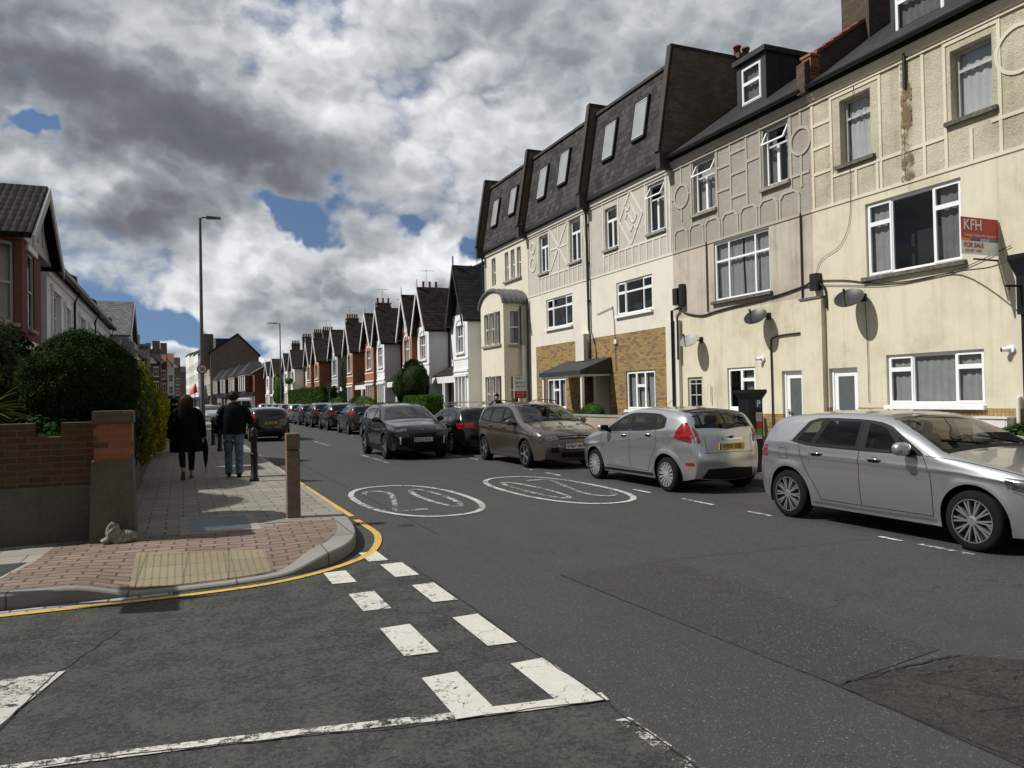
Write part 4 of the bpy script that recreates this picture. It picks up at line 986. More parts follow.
sc_ = [(18.85, 19.5), (18.1, 18.75), (17.35, 18.0), (16.6, 17.25), (15.85, 16.5), (15.1, 15.75), (14.35, 15.0)]
scallops(L, sc_, ZS, 6.62)
mb = MB(); strips(mb, F, L, 0.017); mb.fbox(F, u0, u1, 8.56, 8.66, -.01, 0.055); mb.fbox(F, u0, u1, 8.66, 8.74, -.01, 0.09); mb.fbox(F, u0, u1, 8.46, 8.49, -.01, 0.035)
mb.build('raised_trim', 'trim_beige', hB)
window(F, *wB['s1'], -0.12, SASHTOP, hB, curtain=[(0, .35, 'curtain_dark'), (.7, 1, 'curtain_dark')], sill='stone_sill', lab='white window with its top light tilted open and a dark drape')
window(F, *wB['s2'], -0.12, SASHTOP, hB, curtain=[(0, 1, 'curtain_grey')], sill='stone_sill', lab='white window with its top light tilted open, pale curtain')
window(F, *wB['first'], -0.05, [(0, .25, .68, 1, 'f'), (.25, .74, .68, 1, 'f'), (.74, 1, .68, 1, 'f'), (0, .25, 0, .68, 'f'), (.25, .74, 0, .68, 'f'), (.74, 1, 0, .68, 'f')], hB, curtain=[(0, .26, 'curtain_grey'), (.26, .5, 'curtain_grey'), (.53, .98, 'curtain_grey')], sill='sill_dirty', bar=.05)
window(F, *wB['ground'], -0.05, [(0, .5, .72, 1, 'c'), (.5, 1, .0, 1, 'c'), (0, .5, 0, .72, 'c')], hB, sill='upvc_white', sillw=0.02, curtain=[(.0, .45, 'curtain_dark')])
pdoor(F, *wB['door'], hB, lab='white door with grey glazed panel beside the buttress')
# old glazed door with six panes
mb = MB(); a, b, c, e = wB['gd']
for q in ((a, a + .09), (b - .09, b), ((a + b) / 2 - .015, (a + b) / 2 + .015)): mb.fbox(F, q[0], q[1], c, e, -.10, -.05)
for z in (c, .95, 1.28, 1.62, 1.95, e - .09): mb.fbox(F, a + .09, b - .09, z, z + (.03 if 1.2 < z < 2 else .09), -.097, -.053)
mb.fbox(F, a + .09, b - .09, c, .95, -.09, -.06)
o = mb.build('door', 'sash_grey', hB); o['label'] = 'old grey half glazed door with six small panes'
MB().fbox(F, a + .05, b - .05, .9, e - .05, -.085, -.08).build('door_glass', 'glass_opaque', o)
roofpl(hB, 13.95, 19.58)
dB = dormer(hB, 16.22, 17.40, 14.6, 9.9, 10.93, 16.42, 17.22, 9.72, 10.78, lab='black flat roofed dormer with a white casement')
shell(hB, u0, u1, 8.8)
# vent pipe on lower B wall
MB().tube([(13.80, 17.9, 1.4), (13.80, 17.9, 1.9)], 0.02).build('pipe', 'paint_gloss_white', hB)

# ============ mansard houses C1, C2 (brick ground floor) and D (bay)
def mansard(h, u0, u1, lights, endn=True, endf=True):
    e = (13.70, 8.92); t = (14.22, 12.0); mb = MB()
    Fm_n = Vector((-(t[1] - e[1]), 0, t[0] - e[0])).normalized()
    mb.hexa([(e[0], u0, e[1]), (t[0], u0, t[1]), (t[0], u1, t[1]), (e[0], u1, e[1]), (e[0] + .3, u0, e[1]), (t[0] + .3, u0, t[1]), (t[0] + .3, u1, t[1]), (e[0] + .3, u1, e[1])])
    mb.build('mansard_roof', 'slate_dark', h)
    tp_ = MB(); tp_.hexa([(t[0] - .06, u0, t[1] - .02), (18.0, u0, t[1] + .7), (18.0, u1, t[1] + .7), (t[0] - .06, u1, t[1] - .02), (t[0] - .06, u0, t[1] + .05), (18.0, u0, t[1] + .78), (18.0, u1, t[1] + .78), (t[0] - .06, u1, t[1] + .05)])
    tp_.box(17.9, 22.5, u0, u1, 8.7, 12.7); tp_.build('roof', 'slate_plain', h)
    g_ = MB(); g_.fbox(F, u0, u1, 8.76, 8.90, -.05, .20); g_.build('gutter', 'gutter_black', h)
    f_ = MB(); f_.fbox(F, u0, u1, 12.0 - 0.03, 12.07, -.37, -.30); f_.build('roof_edge', 'coping', h)
    for (ya, yb, za, zb) in lights:
        def S(y, z, out):
            x = e[0] + (z - e[1]) * (t[0] - e[0]) / (t[1] - e[1]); p = Vector((x, y, z)) + Fm_n * out; return p
        fr = MB()
        for (a, b, c, d) in ((ya - .07, ya, za - .07, zb + .07), (yb, yb + .07, za - .07, zb + .07), (ya, yb, za - .09, za), (ya, yb, zb, zb + .09)):
            fr.hexa([S(a, c, 0), S(b, c, 0), S(b, c, .10), S(a, c, .10), S(a, d, 0), S(b, d, 0), S(b, d, .10), S(a, d, .10)])
        o = fr.build('skylight', 'gutter_black', h)
        gl = MB(); gl.quad(S(ya, za, .07), S(yb, za, .07), S(yb, zb, .07), S(ya, zb, .07)); gl.build('pane', 'skylight_glass', o)
        fr = MB()
        for (a, b, c, d) in ((ya, ya + .03, za, zb), (yb - .03, yb, za, zb), (ya + .03, yb - .03, za, za + .03), (ya + .03, yb - .03, zb - .03, zb)):
            fr.hexa([S(a, c, .05), S(b, c, .05), S(b, c, .085), S(a, c, .085), S(a, d, .05), S(b, d, .05), S(b, d, .085), S(a, d, .085)])
        fr.build('inner_frame', 'paint_gloss_white', o)
def firewall(h, y, mat='brick_brown', z=12.35, cap='coping', wide=0.16, depth=2.9):
    """parapet between roofs: raking front edge"""
    mb = MB(); pts = [(13.48, 8.62), (13.48, 9.05), (14.02, z), (14.02 + depth, z), (14.02 + depth, 8.62)]
    n = len(pts); A = [(x, y - wide / 2, zz) for x, zz in pts]; B = [(x, y + wide / 2, zz) for x, zz in pts]
    mb.add(A + B, [tuple(range(n)), tuple(range(2 * n - 1, n - 1, -1))] + [(i, i + 1, i + 1 + n, i + n) for i in range(n - 1)])
    o = mb.build('party_wall', mat, h)
    c = MB(); e = wide / 2 + .03
    c.hexa([(13.42, y - e, 9.05), (13.97, y - e, z), (13.97, y + e, z), (13.42, y + e, 9.05), (13.36, y - e, 9.07), (13.92, y - e, z + .07), (13.92, y + e, z + .07), (13.36, y + e, 9.07)])
    c.box(13.92, 14.02 + depth, y - e, y + e, z + .0, z + .09); c.fbox(F, y - e, y + e, 8.55, 9.06, -.02, .44)
    c.build('coping', cap, h)
hC = thing('terraced_house', 'ivory rendered mansard roofed house with yellow brick ground floor right of the black canopy', 'house', (13.85, 22.2, 0.13))
hC2 = thing('terraced_house', 'ivory rendered mansard roofed house with yellow brick ground floor left of the black canopy', 'house', (13.85, 27.5, 0.13))
def cstyle(h, u0, u1, win, first, ground, motif, brick0, gcur):
    hl = [(w_[0], w_[1], w_[2], w_[3], .14) for w_ in win + [first, ground]]
    if h is hC: hl.append((23.55, 24.75, 0.1, 2.55, 0.9))
    else: hl.append((24.75, 25.55, 0.1, 2.55, 0.9))
    ml = MB(); wall_open(ml, F, brick0[0], brick0[1], 0.1, 3.77, hl, d=-0.006); ml.build('brick_wall', 'brick_stock', h)
    mb = MB(); wall_open(mb, F, u0, u1, 3.77, ZS, hl)
    if u0 < brick0[0]: mb.fbox(F, u0, brick0[0], 0.1, 3.77, -.3, 0)
    if u1 > brick0[1]: mb.fbox(F, brick0[1], u1, 0.1, 3.77, -.3, 0)
    mb.build('wall', 'wall_ivory', h)
    mb = MB(); wall_open(mb, F, u0, u1, ZS, ZE + .1, [(a[0], a[1], a[2], a[3], .2) for a in hl]); mb.build('upper_wall', 'wall_ivory_rough', h)['label'] = 'pebbledashed upper wall'
    L = [('h', u0, u1, ZS)]
    us = sorted([k for w_ in win for k in (w_[0] - .12, w_[1] + .12)])
    for a in us: L.append(('v', a, ZS, 8.56))
    L += [('h', us[0], us[1], 6.62), ('h', us[2], us[3], 6.62), ('v', u0 + .1, ZS, 8.56), ('v', u1 - .1, ZS, 8.56)]
    nn = 5; a0, a1 = us[1], us[2]
    for k in range(1, 4): L.append(('v', a0 + (a1 - a0) * k / 4, ZS, 6.62))
    L.append(('h', a0, a1, 6.62))
    for k in range(1, 3): L += [('v', us[0] + (us[1] - us[0]) * k / 3, ZS, 6.62), ('v', us[2] + (us[3] - us[2]) * k / 3, ZS, 6.62)]
    L += motif
    mb = MB(); strips(mb, F, L, 0.017); mb.fbox(F, u0, u1, 8.56, 8.72, -.01, 0.06); mb.fbox(F, u0, u1, 8.46, 8.49, -.01, 0.035); mb.build('raised_trim', 'trim_ivory', h)
    for i, w_ in enumerate(win):
        window(F, *w_, -0.10, SASHTOP if (h is hC and i == 0) else [(0, 1, .70, 1, 'c'), (0, .5, 0, .7, 'c'), (.5, 1, 0, .7, 'c')], h, sill='stone_sill', curtain=[(0, .5, 'curtain_dark')])
    window(F, *first, -0.05, [(0, .25, .68, 1, 'c'), (.25, .76, .68, 1, 'f'), (.76, 1, .68, 1, 'c'), (0, .25, 0, .68, 'c'), (.25, .76, 0, .68, 'f'), (.76, 1, 0, .68, 'c')], h, sill='upvc_white', bar=.055, sillw=.03, lab='wide white casement window on the first floor')
    window(F, *ground, -0.05, [(0, .34, 0, 1, 'c'), (.34, .66, .62, 1, 'c'), (.34, .66, 0, .62, 'c'), (.66, 1, 0, 1, 'c')], h, sill='upvc_white', bar=.06, sillw=.05, curtain=gcur)
dm = []
cu, cz = 21.95, 7.6
for s_ in (1.0, 0.5):
    hw, hh = 0.72 * s_, 0.92 * s_
    dm += [('d', cu - hw, cz, cu, cz + hh), ('d', cu, cz + hh, cu + hw, cz), ('d', cu + hw, cz, cu, cz - hh), ('d', cu, cz - hh, cu - hw, cz)]
dm += [('d', cu - .36, cz - .46, cu + .36, cz + .46), ('r', 19.2, 7.6, .30)]
cstyle(hC, 19.60, 24.80, [(20.0, 20.92, 6.82, 8.38), (22.84, 23.66, 6.80, 8.25)], (20.77, 22.98, 4.40, 5.54), (20.74, 22.47, 1.18, 2.47), dm[:-1], (19.95, 24.80), [(0, .35, 'curtain_grey'), (.36, .64, 'curtain_grey'), (.68, 1, 'curtain_grey')])
cu, cz = 27.3, 7.6
xm = [('d', cu - .75, 6.75, cu + .75, 8.45), ('d', cu + .75, 6.75, cu - .75, 8.45), ('h', cu - .75, cu + .75, cz), ('v', cu, 6.7, 8.5), ('d', 24.98, 6.7, 25.3, 8.5), ('r', 29.75, 7.3, .28), ('r', 29.75, 8.0, .22)]
cstyle(hC2, 24.80, 30.35, [(25.48, 26.36, 6.80, 8.42), (28.28, 29.10, 6.80, 8.36)], (26.24, 28.54, 4.43, 5.64), (26.95, 28.65, 1.18, 2.40), xm, (24.80, 29.62), [(0, .35, 'curtain_grey'), (.68, 1, 'curtain_grey')])
mansard(hC, 19.72, 24.70, [(21.05, 21.75, 10.1, 11.35), (23.0, 23.7, 10.0, 11.25)])
mansard(hC2, 24.90, 30.25, [(26.55, 27.25, 10.05, 11.3), (28.45, 29.15, 9.95, 11.2)])
firewall(hC, 19.66, z=12.35, depth=2.75); firewall(hC2, 24.80); 
cc = MB(); cc.box(16.45, 17.3, 19.45, 20.3, 8.7, 12.5); cc.box(16.4, 17.35, 19.4, 20.35, 12.35, 12.5); o = cc.build('chimney', 'brick_brown', hC)
for k in range(2): MB().lathe((16.7 + k * .35, 19.85, 12.5), [(.12, 0), (.10, .35), (.13, .35), (.13, .42), (.08, .42)], 10).build('chimney_pot', 'ridge_red', o)
shell(hC, 19.6, 24.8, 8.8); shell(hC2, 24.8, 30.35, 8.8)
# doors inside the porch recess
mb = MB(); mb.fbox(F, 23.62, 24.45, 0.13, 2.15, -.88, -.84); mb.build('door', 'door_dark', hC)['label'] = 'near black front door in the porch recess'
mb = MB(); mb.fbox(F, 23.55, 23.62, 0.13, 2.55, -.86, -.80); mb.fbox(F, 24.45, 24.75, 0.13, 2.55, -.86, -.80); mb.fbox(F, 23.62, 24.45, 2.15, 2.22, -.86, -.80); mb.build('door_frame', 'sash_grey', hC)
mb = MB(); mb.fbox(F, 24.80, 25.5, 0.13, 2.15, -.88, -.84); mb.build('door', 'door_dark', hC2)['label'] = 'near black front door in the porch recess'
mb = MB(); mb.fbox(F, 24.6, 24.8, 0.13, 2.55, -.6, -.02); mb.build('entry_panel_wall', 'wall_ivory', hC)
# canopy
can = thing('porch_canopy', 'black lean to canopy on white posts over the shared brick porch', 'canopy', (13.85, 25.0, 2.4))
mb = MB(); mb.hexa([(12.60, 23.40, 2.42), (13.84, 23.40, 2.42), (13.84, 26.75, 2.42), (12.60, 26.75, 2.42), (12.60, 23.40, 2.56), (13.84, 23.40, 3.02), (13.84, 26.75, 3.02), (12.60, 26.75, 2.56)])
mb.build('canopy_roof', 'felt_black', can)
MB().box(12.66, 13.83, 23.46, 26.69, 2.37, 2.417).build('soffit', 'paint_gloss_white', can)
for y in (23.55, 26.6): MB().box(12.70, 12.80, y - .05, y + .05, 0.13, 2.37).build('post', 'paint_gloss_white', can)
# boxed-in duct and rainwater pipe
MB().fbox(F, 24.90, 25.55, 2.96, 3.95, 0.002, 0.28).build('boxed_duct', 'trim_ivory', hC2)
pp = MB(); pp.tube([(13.70, 24.8, 8.75), (13.74, 24.82, 8.5), (13.77, 24.82, 4.1), (13.70, 24.62, 3.8), (13.60, 24.55, 3.6), (13.60, 24.55, 3.0)], 0.05)
for z in (7.9, 6.5, 5.1): pp.lathe((13.77, 24.82, z), [(.066, 0), (.066, .08)], 8)
pp.lathe((13.72, 24.8, 8.55), [(.06, -.15), (.13, 0), (.13, .2)], 8)
pp.build('downpipe', 'gutter_black', hC2)
# pilaster of pipes between B and C
MB().fbox(F, 19.30, 19.95, 0.1, 3.9, 0.0, 0.10).build('pilaster', 'trim_ivory', hC)
pp = MB(); pp.tube([(13.70, 19.52, 0.15), (13.70, 19.52, 4.2), (13.76, 19.3, 4.25)], 0.045); pp.build('downpipe', 'gutter_black', hC); pp = MB(); pp.tube([(13.72, 19.28, 2.7), (13.72, 19.28, 4.0)], 0.03); pp.build('downpipe', 'gutter_black', hC)

# ============ D : bay with barrel roof
hD = thing('terraced_house', 'lemon cream mansard house with a two storey bay under a curved lead roof', 'house', (13.85, 32.9, 0.13))
u0, u1 = 30.35, 35.45
zs, ze_ = 7.02, 8.36
win = [(34.0, 34.5, zs, ze_), (32.42, 32.86, zs, ze_), (31.72, 32.16, zs, ze_), (31.02, 31.46, zs, ze_)]
mb = MB(); wall_open(mb, F, u0, u1, 0.1, 8.8, [(a, b, c, d, .16) for a, b, c, d in win]); mb.fbox(F, u0, u1, 8.56, 8.72, -.01, .06); mb.build('wall', 'wall_lemon', hD)
for a in win: window(F, *a, -.10, [(0, 1, .5, 1, 'f'), (0, 1, 0, .5, 'f')], hD, frame='paint_gloss_white', bar=.04, cbar=.04, curtain=[(0, 1, 'curtain_dark')])
MB().fbox(F, 30.95, 32.95, zs - .09, zs, .0, .09).build('sill', 'stone_sill', hD)
mansard(hD, 30.45, 35.35, [(31.6, 32.25, 10.0, 11.15), (33.7, 34.35, 9.9, 11.1)])
firewall(hD, 30.35); firewall(hD, 35.40)
shell(hD, u0, u1, 8.8, 'wall_lemon')
xb = 12.72; yb0, yb1 = 30.45, 33.15; Fb = Fr(xb, 0, (0, 1), (-1, 0)); Fs = Fr(0, yb0, (1, 0), (0, -1)); Fs2 = Fr(0, yb1, (1, 0), (0, 1))
bw_ = []
for z0_, z1_ in ((4.02, 5.42), (1.05, 2.60)):
    for k in range(3): a = 30.82 + k * .70; bw_.append((a, a + .52, z0_, z1_))
mb = MB(); wall_open(mb, Fb, yb0, yb1, 0.1, 5.75, bw_, rev=.14)
sw = [(12.98, 13.50, 3.95, 5.45), (12.98, 13.50, 1.35, 2.62)]
wall_open(mb, Fs, xb, 13.85, 0.1, 5.75, sw, rev=.12); wall_open(mb, Fs2, xb, 13.85, 0.1, 5.75, [])
# arched top of the front
n = 20; cy_ = (yb0 + yb1) / 2; hw = (yb1 - yb0) / 2
arc = [(cy_ + hw * math.cos(math.pi * i / n), 5.75 + 0.62 * math.sin(math.pi * i / n)) for i in range(n + 1)]
mb.fprism(Fb, arc, -.1, 0.0); mb.build('bay_wall', 'wall_lemon', hD)
for a in bw_: window(Fb, *a, -.09, [(0, 1, .5, 1, 'f'), (0, 1, 0, .5, 'f')], hD, frame='paint_gloss_white', bar=.035, cbar=.035, curtain=[(0, 1, 'curtain_dark')])
for a in sw: window(Fs, *a, -.06, [(0, 1, .5, 1, 'f'), (0, 1, 0, .5, 'f')], hD, frame='paint_gloss_white', bar=.05, cbar=.04, curtain=[(0, 1, 'curtain_grey')])
s_ = MB(); 
for z in (4.0, 1.02): s_.fbox(Fb, 30.72, 32.90, z - .10, z, .0, .08)
s_.fbox(Fs, 12.90, 13.60, 3.82, 3.93, 0, .08); s_.build('sill', 'stone_sill', hD)
pil = MB()
for z0_, z1_ in ((4.0, 5.45), (1.0, 2.62)):
    for a in (31.38, 32.08): pil.fbox(Fb, a - .02, a + .10, z0_, z1_, 0, .03)
pil.build('mullion', 'stone_sill', hD)
rf = MB(); vs = []
for d_ in (0.10, -1.16):
    for i in range(n + 1):
        t = math.pi * i / n
        for k_ in (0.06, 0.16): vs.append(Fb.p(cy_ + (hw + k_) * math.cos(t), 5.70 + (0.62 + k_) * math.sin(t), d_))
k2 = 2 * (n + 1)
fs = [(2 * i, 2 * i + 1, 2 * i + 3, 2 * i + 2) for i in range(n)] + [(k2 + 2 * i, k2 + 2 * i + 1, k2 + 2 * i + 3, k2 + 2 * i + 2) for i in range(n)] + [(2 * i + 1, 2 * i + 3, k2 + 2 * i + 3, k2 + 2 * i + 1) for i in range(n)] + [(2 * i, 2 * i + 2, k2 + 2 * i + 2, k2 + 2 * i) for i in range(n)]
rf.add(vs, fs, 0, False)
for k in range(5):
    d_ = 0.05 - k * .27
    rf.add([Fb.p(cy_ + (hw + q) * math.cos(math.pi * i / n), 5.70 + (0.62 + q) * math.sin(math.pi * i / n), d_ + e) for i in range(n + 1) for e, q in ((-.02, .16), (0, .185), (.02, .16))], grid_faces(n + 1, 3))
rf.build('bay_roof', 'lead', hD)
pp = MB(); pp.tube([(13.74, 30.2, 5.9), (13.74, 30.2, 0.2)], 0.05); pp.build('downpipe', 'gutter_black', hD); pp = MB(); pp.tube([(13.5, 30.4, 5.6), (13.5, 30.4, 3.9)], .035); pp.build('downpipe', 'gutter_black', hD); pp = MB(); pp.tube([(13.7, 35.35, 8.8), (13.7, 35.35, 5.9)], .05); pp.build('downpipe', 'gutter_black', hD)
MB().fbox(F, 30.28, 30.44, 0.1, 3.9, 0, .35).build('pilaster', 'trim_ivory', hD)

# ============ fittings on the facades
def dish(x, y, z, r, lab, mat):
    t = thing('satellite_dish', lab, 'satellite dish', (13.85, y, z - .1), group='satellite dishes on the house fronts')
    ax = Vector((-0.62, -0.30, 0.78)).normalized(); up = Vector((0, 0, 1)); a = ax.cross(up).normalized(); b = a.cross(ax).normalized()
    c = Vector((x, y, z)); vs = [c - ax * 0.07]; rings = 6; n = 26
    for i in range(1, rings + 1):
        rr = r * i / rings
        for j in range(n): th = 2 * math.pi * j / n; vs.append(c + a * rr * 1.0 * math.cos(th) + b * rr * 1.08 * math.sin(th) + ax * (0.07 * (i / rings) ** 2 - 0.07))
    vs2 = [v - ax * .012 for v in vs]
    fs = [(0, 1 + j, 1 + (j + 1) % n) for j in range(n)] + [(1 + (i - 1) * n + j, 1 + i * n + j, 1 + i * n + (j + 1) % n, 1 + (i - 1) * n + (j + 1) % n) for i in range(1, rings) for j in range(n)]
    m_ = MB(); m_.add(vs, fs, 0, True); m_.add(vs2, fs, 0, True); k = 1 + (rings - 1) * n
    m_.add([vs[k + j] for j in range(n)] + [vs2[k + j] for j in range(n)], [(j, (j + 1) % n, n + (j + 1) % n, n + j) for j in range(n)])
    m_.build('reflector', mat, t)
    br = MB(); br.tube([c - ax * .09, (13.78, y - .06, z + .0), (13.84, y - .06, z + .0)], .02); br.box(13.80, 13.85, y - .12, y, z - .09, z + .09); br.build('wall_bracket', 'cable_black', t)
    ar = MB(); lnb = c + ax * .34 - b * .16; ar.tube([c - b * r * 1.02 - ax * .01, lnb], .011); ar.build('arm', 'cable_black', t)
    l = MB(); l.tube([lnb - ax * .0 + b * .0, lnb - ax * .10], .028); l.build('receiver', 'dish_grey' if mat != 'dish_grey' else 'gutter_black', t)
dish(13.45, 12.55, 3.72, .31, 'dark grey satellite dish on the cream wall below the large black paned window', 'dish_grey')
dish(13.45, 15.55, 3.62, .29, 'dark grey satellite dish on the wall beneath the beige house window', 'dish_grey')
dish(13.45, 18.35, 3.22, .28, 'pale satellite dish on the cream wall near the brown brick corner', 'dish_pale')
# sale board KFH
sb = thing('sale_board', 'red and white KFH for sale board projecting from the cream wall', 'sale board', (13.85, 9.44, 4.1))
MB().box(12.83, 13.82, 9.425, 9.455, 4.10, 4.76).build('board', 'sign_white', sb)
bdd = MB(); bdd.box(12.83, 13.82, 9.419, 9.425, 4.385, 4.76); bdd.build('red_panel', 'sign_red', sb)
for k, c in enumerate(('sign_orange', 'sign_purple', 'sign_cyan', 'sign_teal')): MB().box(12.83 + k * .2475, 12.83 + (k + 1) * .2475, 9.420, 9.425, 4.335, 4.385).build('colour_band', c, sb)
def t2(txt, size, mat, x, z, par, y=9.415, sq=1.0, bold=0.0): return put_text(txt, size, mat, (x, y, z), (1, 0, 0), (0, 0, 1), par, bold=bold, squeeze=sq)
t2('KFH', 0.27, 'sign_white', 13.13, 4.62, sb, bold=0.004, sq=1.0); t2('Kinleigh Folkard & Hayward', 0.075, 'sign_white', 13.32, 4.44, sb, sq=.98)
t2('FOR SALE', 0.12, 'sign_red', 13.16, 4.255, sb, bold=.003); t2('020 8871 9888', 0.07, 'sign_black', 13.14, 4.155, sb)
MB().tube([(13.2, 9.46, 4.02), (13.85, 9.46, 4.02)], .018).build('bracket', 'gutter_black', sb)
# second sale board on a post
s2 = thing('sale_board', 'white and red for sale board on a post in front of the curved roof bay', 'sale board', (12.2, 27.6, 0.13))
MB().box(12.12, 12.18, 27.58, 27.64, 0.13, 2.45).build('post', 'paint_gloss_white', s2)
MB().box(11.90, 12.42, 27.54, 27.57, 1.62, 2.48).build('board', 'sign_white', s2)
MB().box(11.90, 12.42, 27.534, 27.54, 1.62, 1.90).build('red_panel', 'sign_red', s2)
for k, c in enumerate(('sign_orange', 'plate_yellow', 'sign_red', 'sign_cyan')): MB().box(11.94 + k * .075, 12.0 + k * .075, 27.534, 27.54, 2.38, 2.44).build('colour_square', c, s2)
for tx, sz, z, mt_ in (('bernard', .135, 2.24, 'sign_black'), ('marcus', .135, 2.09, 'sign_black'), ('for sale', .11, 1.82, 'sign_white'), ('020 8673 4377', .05, 1.70, 'sign_white')): put_text(tx, sz, mt_, (12.16, 27.53, z), (1, 0, 0), (0, 0, 1), s2)
# cables
def cable(name, lab, pts, r=.012, mat='cable_black', par=None):
    m_ = MB(); m_.tube(smooth_path(pts, 5), r, 5); o = m_.build(name, mat, par)
    if par is None: tag(o, lab, 'cable')
    return o
X_ = 13.82
cable('cable', 'thick black cable bundle running along the beige house at first floor level', [(X_, 19.3, 4.25), (X_, 18.9, 4.05), (X_, 18.2, 3.92), (X_, 17.6, 3.97), (X_, 16.8, 4.02), (X_, 15.9, 4.06), (X_, 15.0, 4.12), (X_, 14.2, 4.22), (13.72, 13.9, 4.25), (X_, 13.6, 4.1), (X_, 13.55, 3.6)], .028)
cable('cable', 'thin sagging black cable looping across the yellow cream wall', [(X_, 13.9, 4.3), (X_, 13.0, 4.18), (X_, 12.2, 4.0), (X_, 11.4, 3.92), (X_, 10.8, 3.93), (13.7, 10.0, 3.92), (12.7, 8.8, 3.74), (10.30, 6.7, 3.44)], .013)
cable('cable', 'thin second cable sagging below the large black paned window', [(X_, 13.9, 4.2), (X_, 12.9, 4.05), (X_, 12.0, 3.92), (X_, 11.2, 3.9), (X_, 10.2, 3.98), (X_, 9.2, 4.25)], .008)
cable('cable', 'wire looping down between the beige and cream houses from the eaves', [(X_, 12.6, 8.5), (X_, 12.75, 7.0), (X_, 12.8, 5.6), (X_, 13.1, 5.0), (X_, 13.6, 4.8), (X_, 13.8, 4.6), (X_, 13.85, 4.3)], .006)
cable('cable', 'black pipe dropping from the string course of the beige house', [(X_, 14.30, 6.0), (X_, 14.30, 4.2), (X_, 14.30, 2.9)], .022)
cable('cable', 'brown pipe running down the cream lower wall beside the parking machine', [(X_, 14.32, 3.1), (X_, 15.0, 3.1), (X_, 15.35, 3.05), (X_, 15.42, 2.9), (X_, 15.42, 2.0), (X_, 15.42, 0.3)], .022)
cable('cable', 'thin black pipe left of the large beige house window', [(X_, 17.95, 6.0), (X_, 17.95, 4.0)], .02)
cable('cable', 'thin wire dropping below the dish on the cream wall', [(X_, 12.45, 3.6), (X_, 12.42, 2.6), (X_, 12.42, 1.4)], .007)
cable('cable', 'thin cable between the brick fronted houses at first floor', [(X_, 24.3, 4.6), (X_, 23.3, 4.72), (X_, 23.2, 4.7), (X_, 23.1, 4.0), (X_, 23.05, 2.5)], .012)
t = MB(); t.box(13.68, 13.85, 13.70, 13.92, 4.05, 4.45); tag(t.build('junction_box', 'gutter_black'), 'black junction box where the cables meet above the buttress', 'junction box')
t = MB(); t.box(13.66, 13.85, 19.2, 19.42, 4.35, 4.85); t.box(13.70, 13.85, 19.0, 19.16, 4.3, 4.95); tag(t.build('junction_box', 'gutter_black'), 'pair of black cable joints on the pilaster above the pale dish', 'junction box')
t = MB(); t.box(13.78, 13.85, 22.95, 23.1, 3.45, 3.6); tag(t.build('alarm_light', 'sign_white'), 'small white lamp on the yellow brick wall above the canopy edge', 'wall lamp')
for (y, z, lab) in ((9.25, 2.38, 'white bullet security lamp on the cream wall right of the ground floor window'), (15.75, 2.55, 'small white security lamp above the parking machine on the cream wall')):
    t = thing('security_lamp', lab, 'security lamp', (13.85, y, z), group='small security lamps')
    m_ = MB(); m_.tube([(13.85, y, z), (13.80, y, z)], .07, 12); m_.tube([(13.80, y, z), (13.74, y + .05, z + .01)], .025); m_.build('base', 'upvc_white', t)
    m_ = MB(); m_.tube([(13.78, y + .02, z + .0), (13.70, y + .09, z - .01)], .045, 12); m_.build('lamp_body', 'upvc_white', t)
    m_ = MB(); m_.tube([(13.70, y + .09, z - .01), (13.69, y + .098, z - .01)], .038, 12); m_.build('lens', 'gutter_black', t)
for (y0, y1, z0, z1, lab) in ((15.75, 16.35, .55, 1.0, 'white meter cabinet on the brick plinth behind the parking machine'), (9.2, 9.85, .75, 1.12, 'white meter cabinet on the brick plinth beside the small shrub')):
    t = thing('meter_box', lab, 'meter box', (13.85, y0, z0), group='meter boxes on the brick plinths')
    m_ = MB(); m_.box(13.58, 13.84, y0, y1, z0, z1); m_.box(13.55, 13.84, y0 - .02, y1 + .02, z1, z1 + .03); m_.build('cabinet', 'meter_white', t)
    m_ = MB(); m_.box(13.572, 13.58, y0 + .03, y1 - .03, z0 + .03, z1 - .03); m_.build('door', 'meter_white', t)
t = MB(); t.tube([(13.78, 9.12, 1.5), (13.78, 9.12, .15)], .035); t.tube([(13.78, 9.12, 1.5), (13.84, 9.12, 1.5)], .035); tag(t.build('waste_pipe', 'meter_white'), 'pale grey waste pipe on the plinth at the right edge', 'pipe')
# low garden wall before the porch
gw = MB(); gw.box(12.10, 12.32, 19.6, 28.2, .13, 1.0); gwo = thing('garden_wall', 'low pale brick garden wall before the brick fronted houses', 'wall', (12.2, 24, .13))
gw.build('wall', 'brick_low', gwo); MB().box(12.07, 12.35, 19.57, 28.23, 1.0, 1.06).build('coping', 'concrete', gwo)
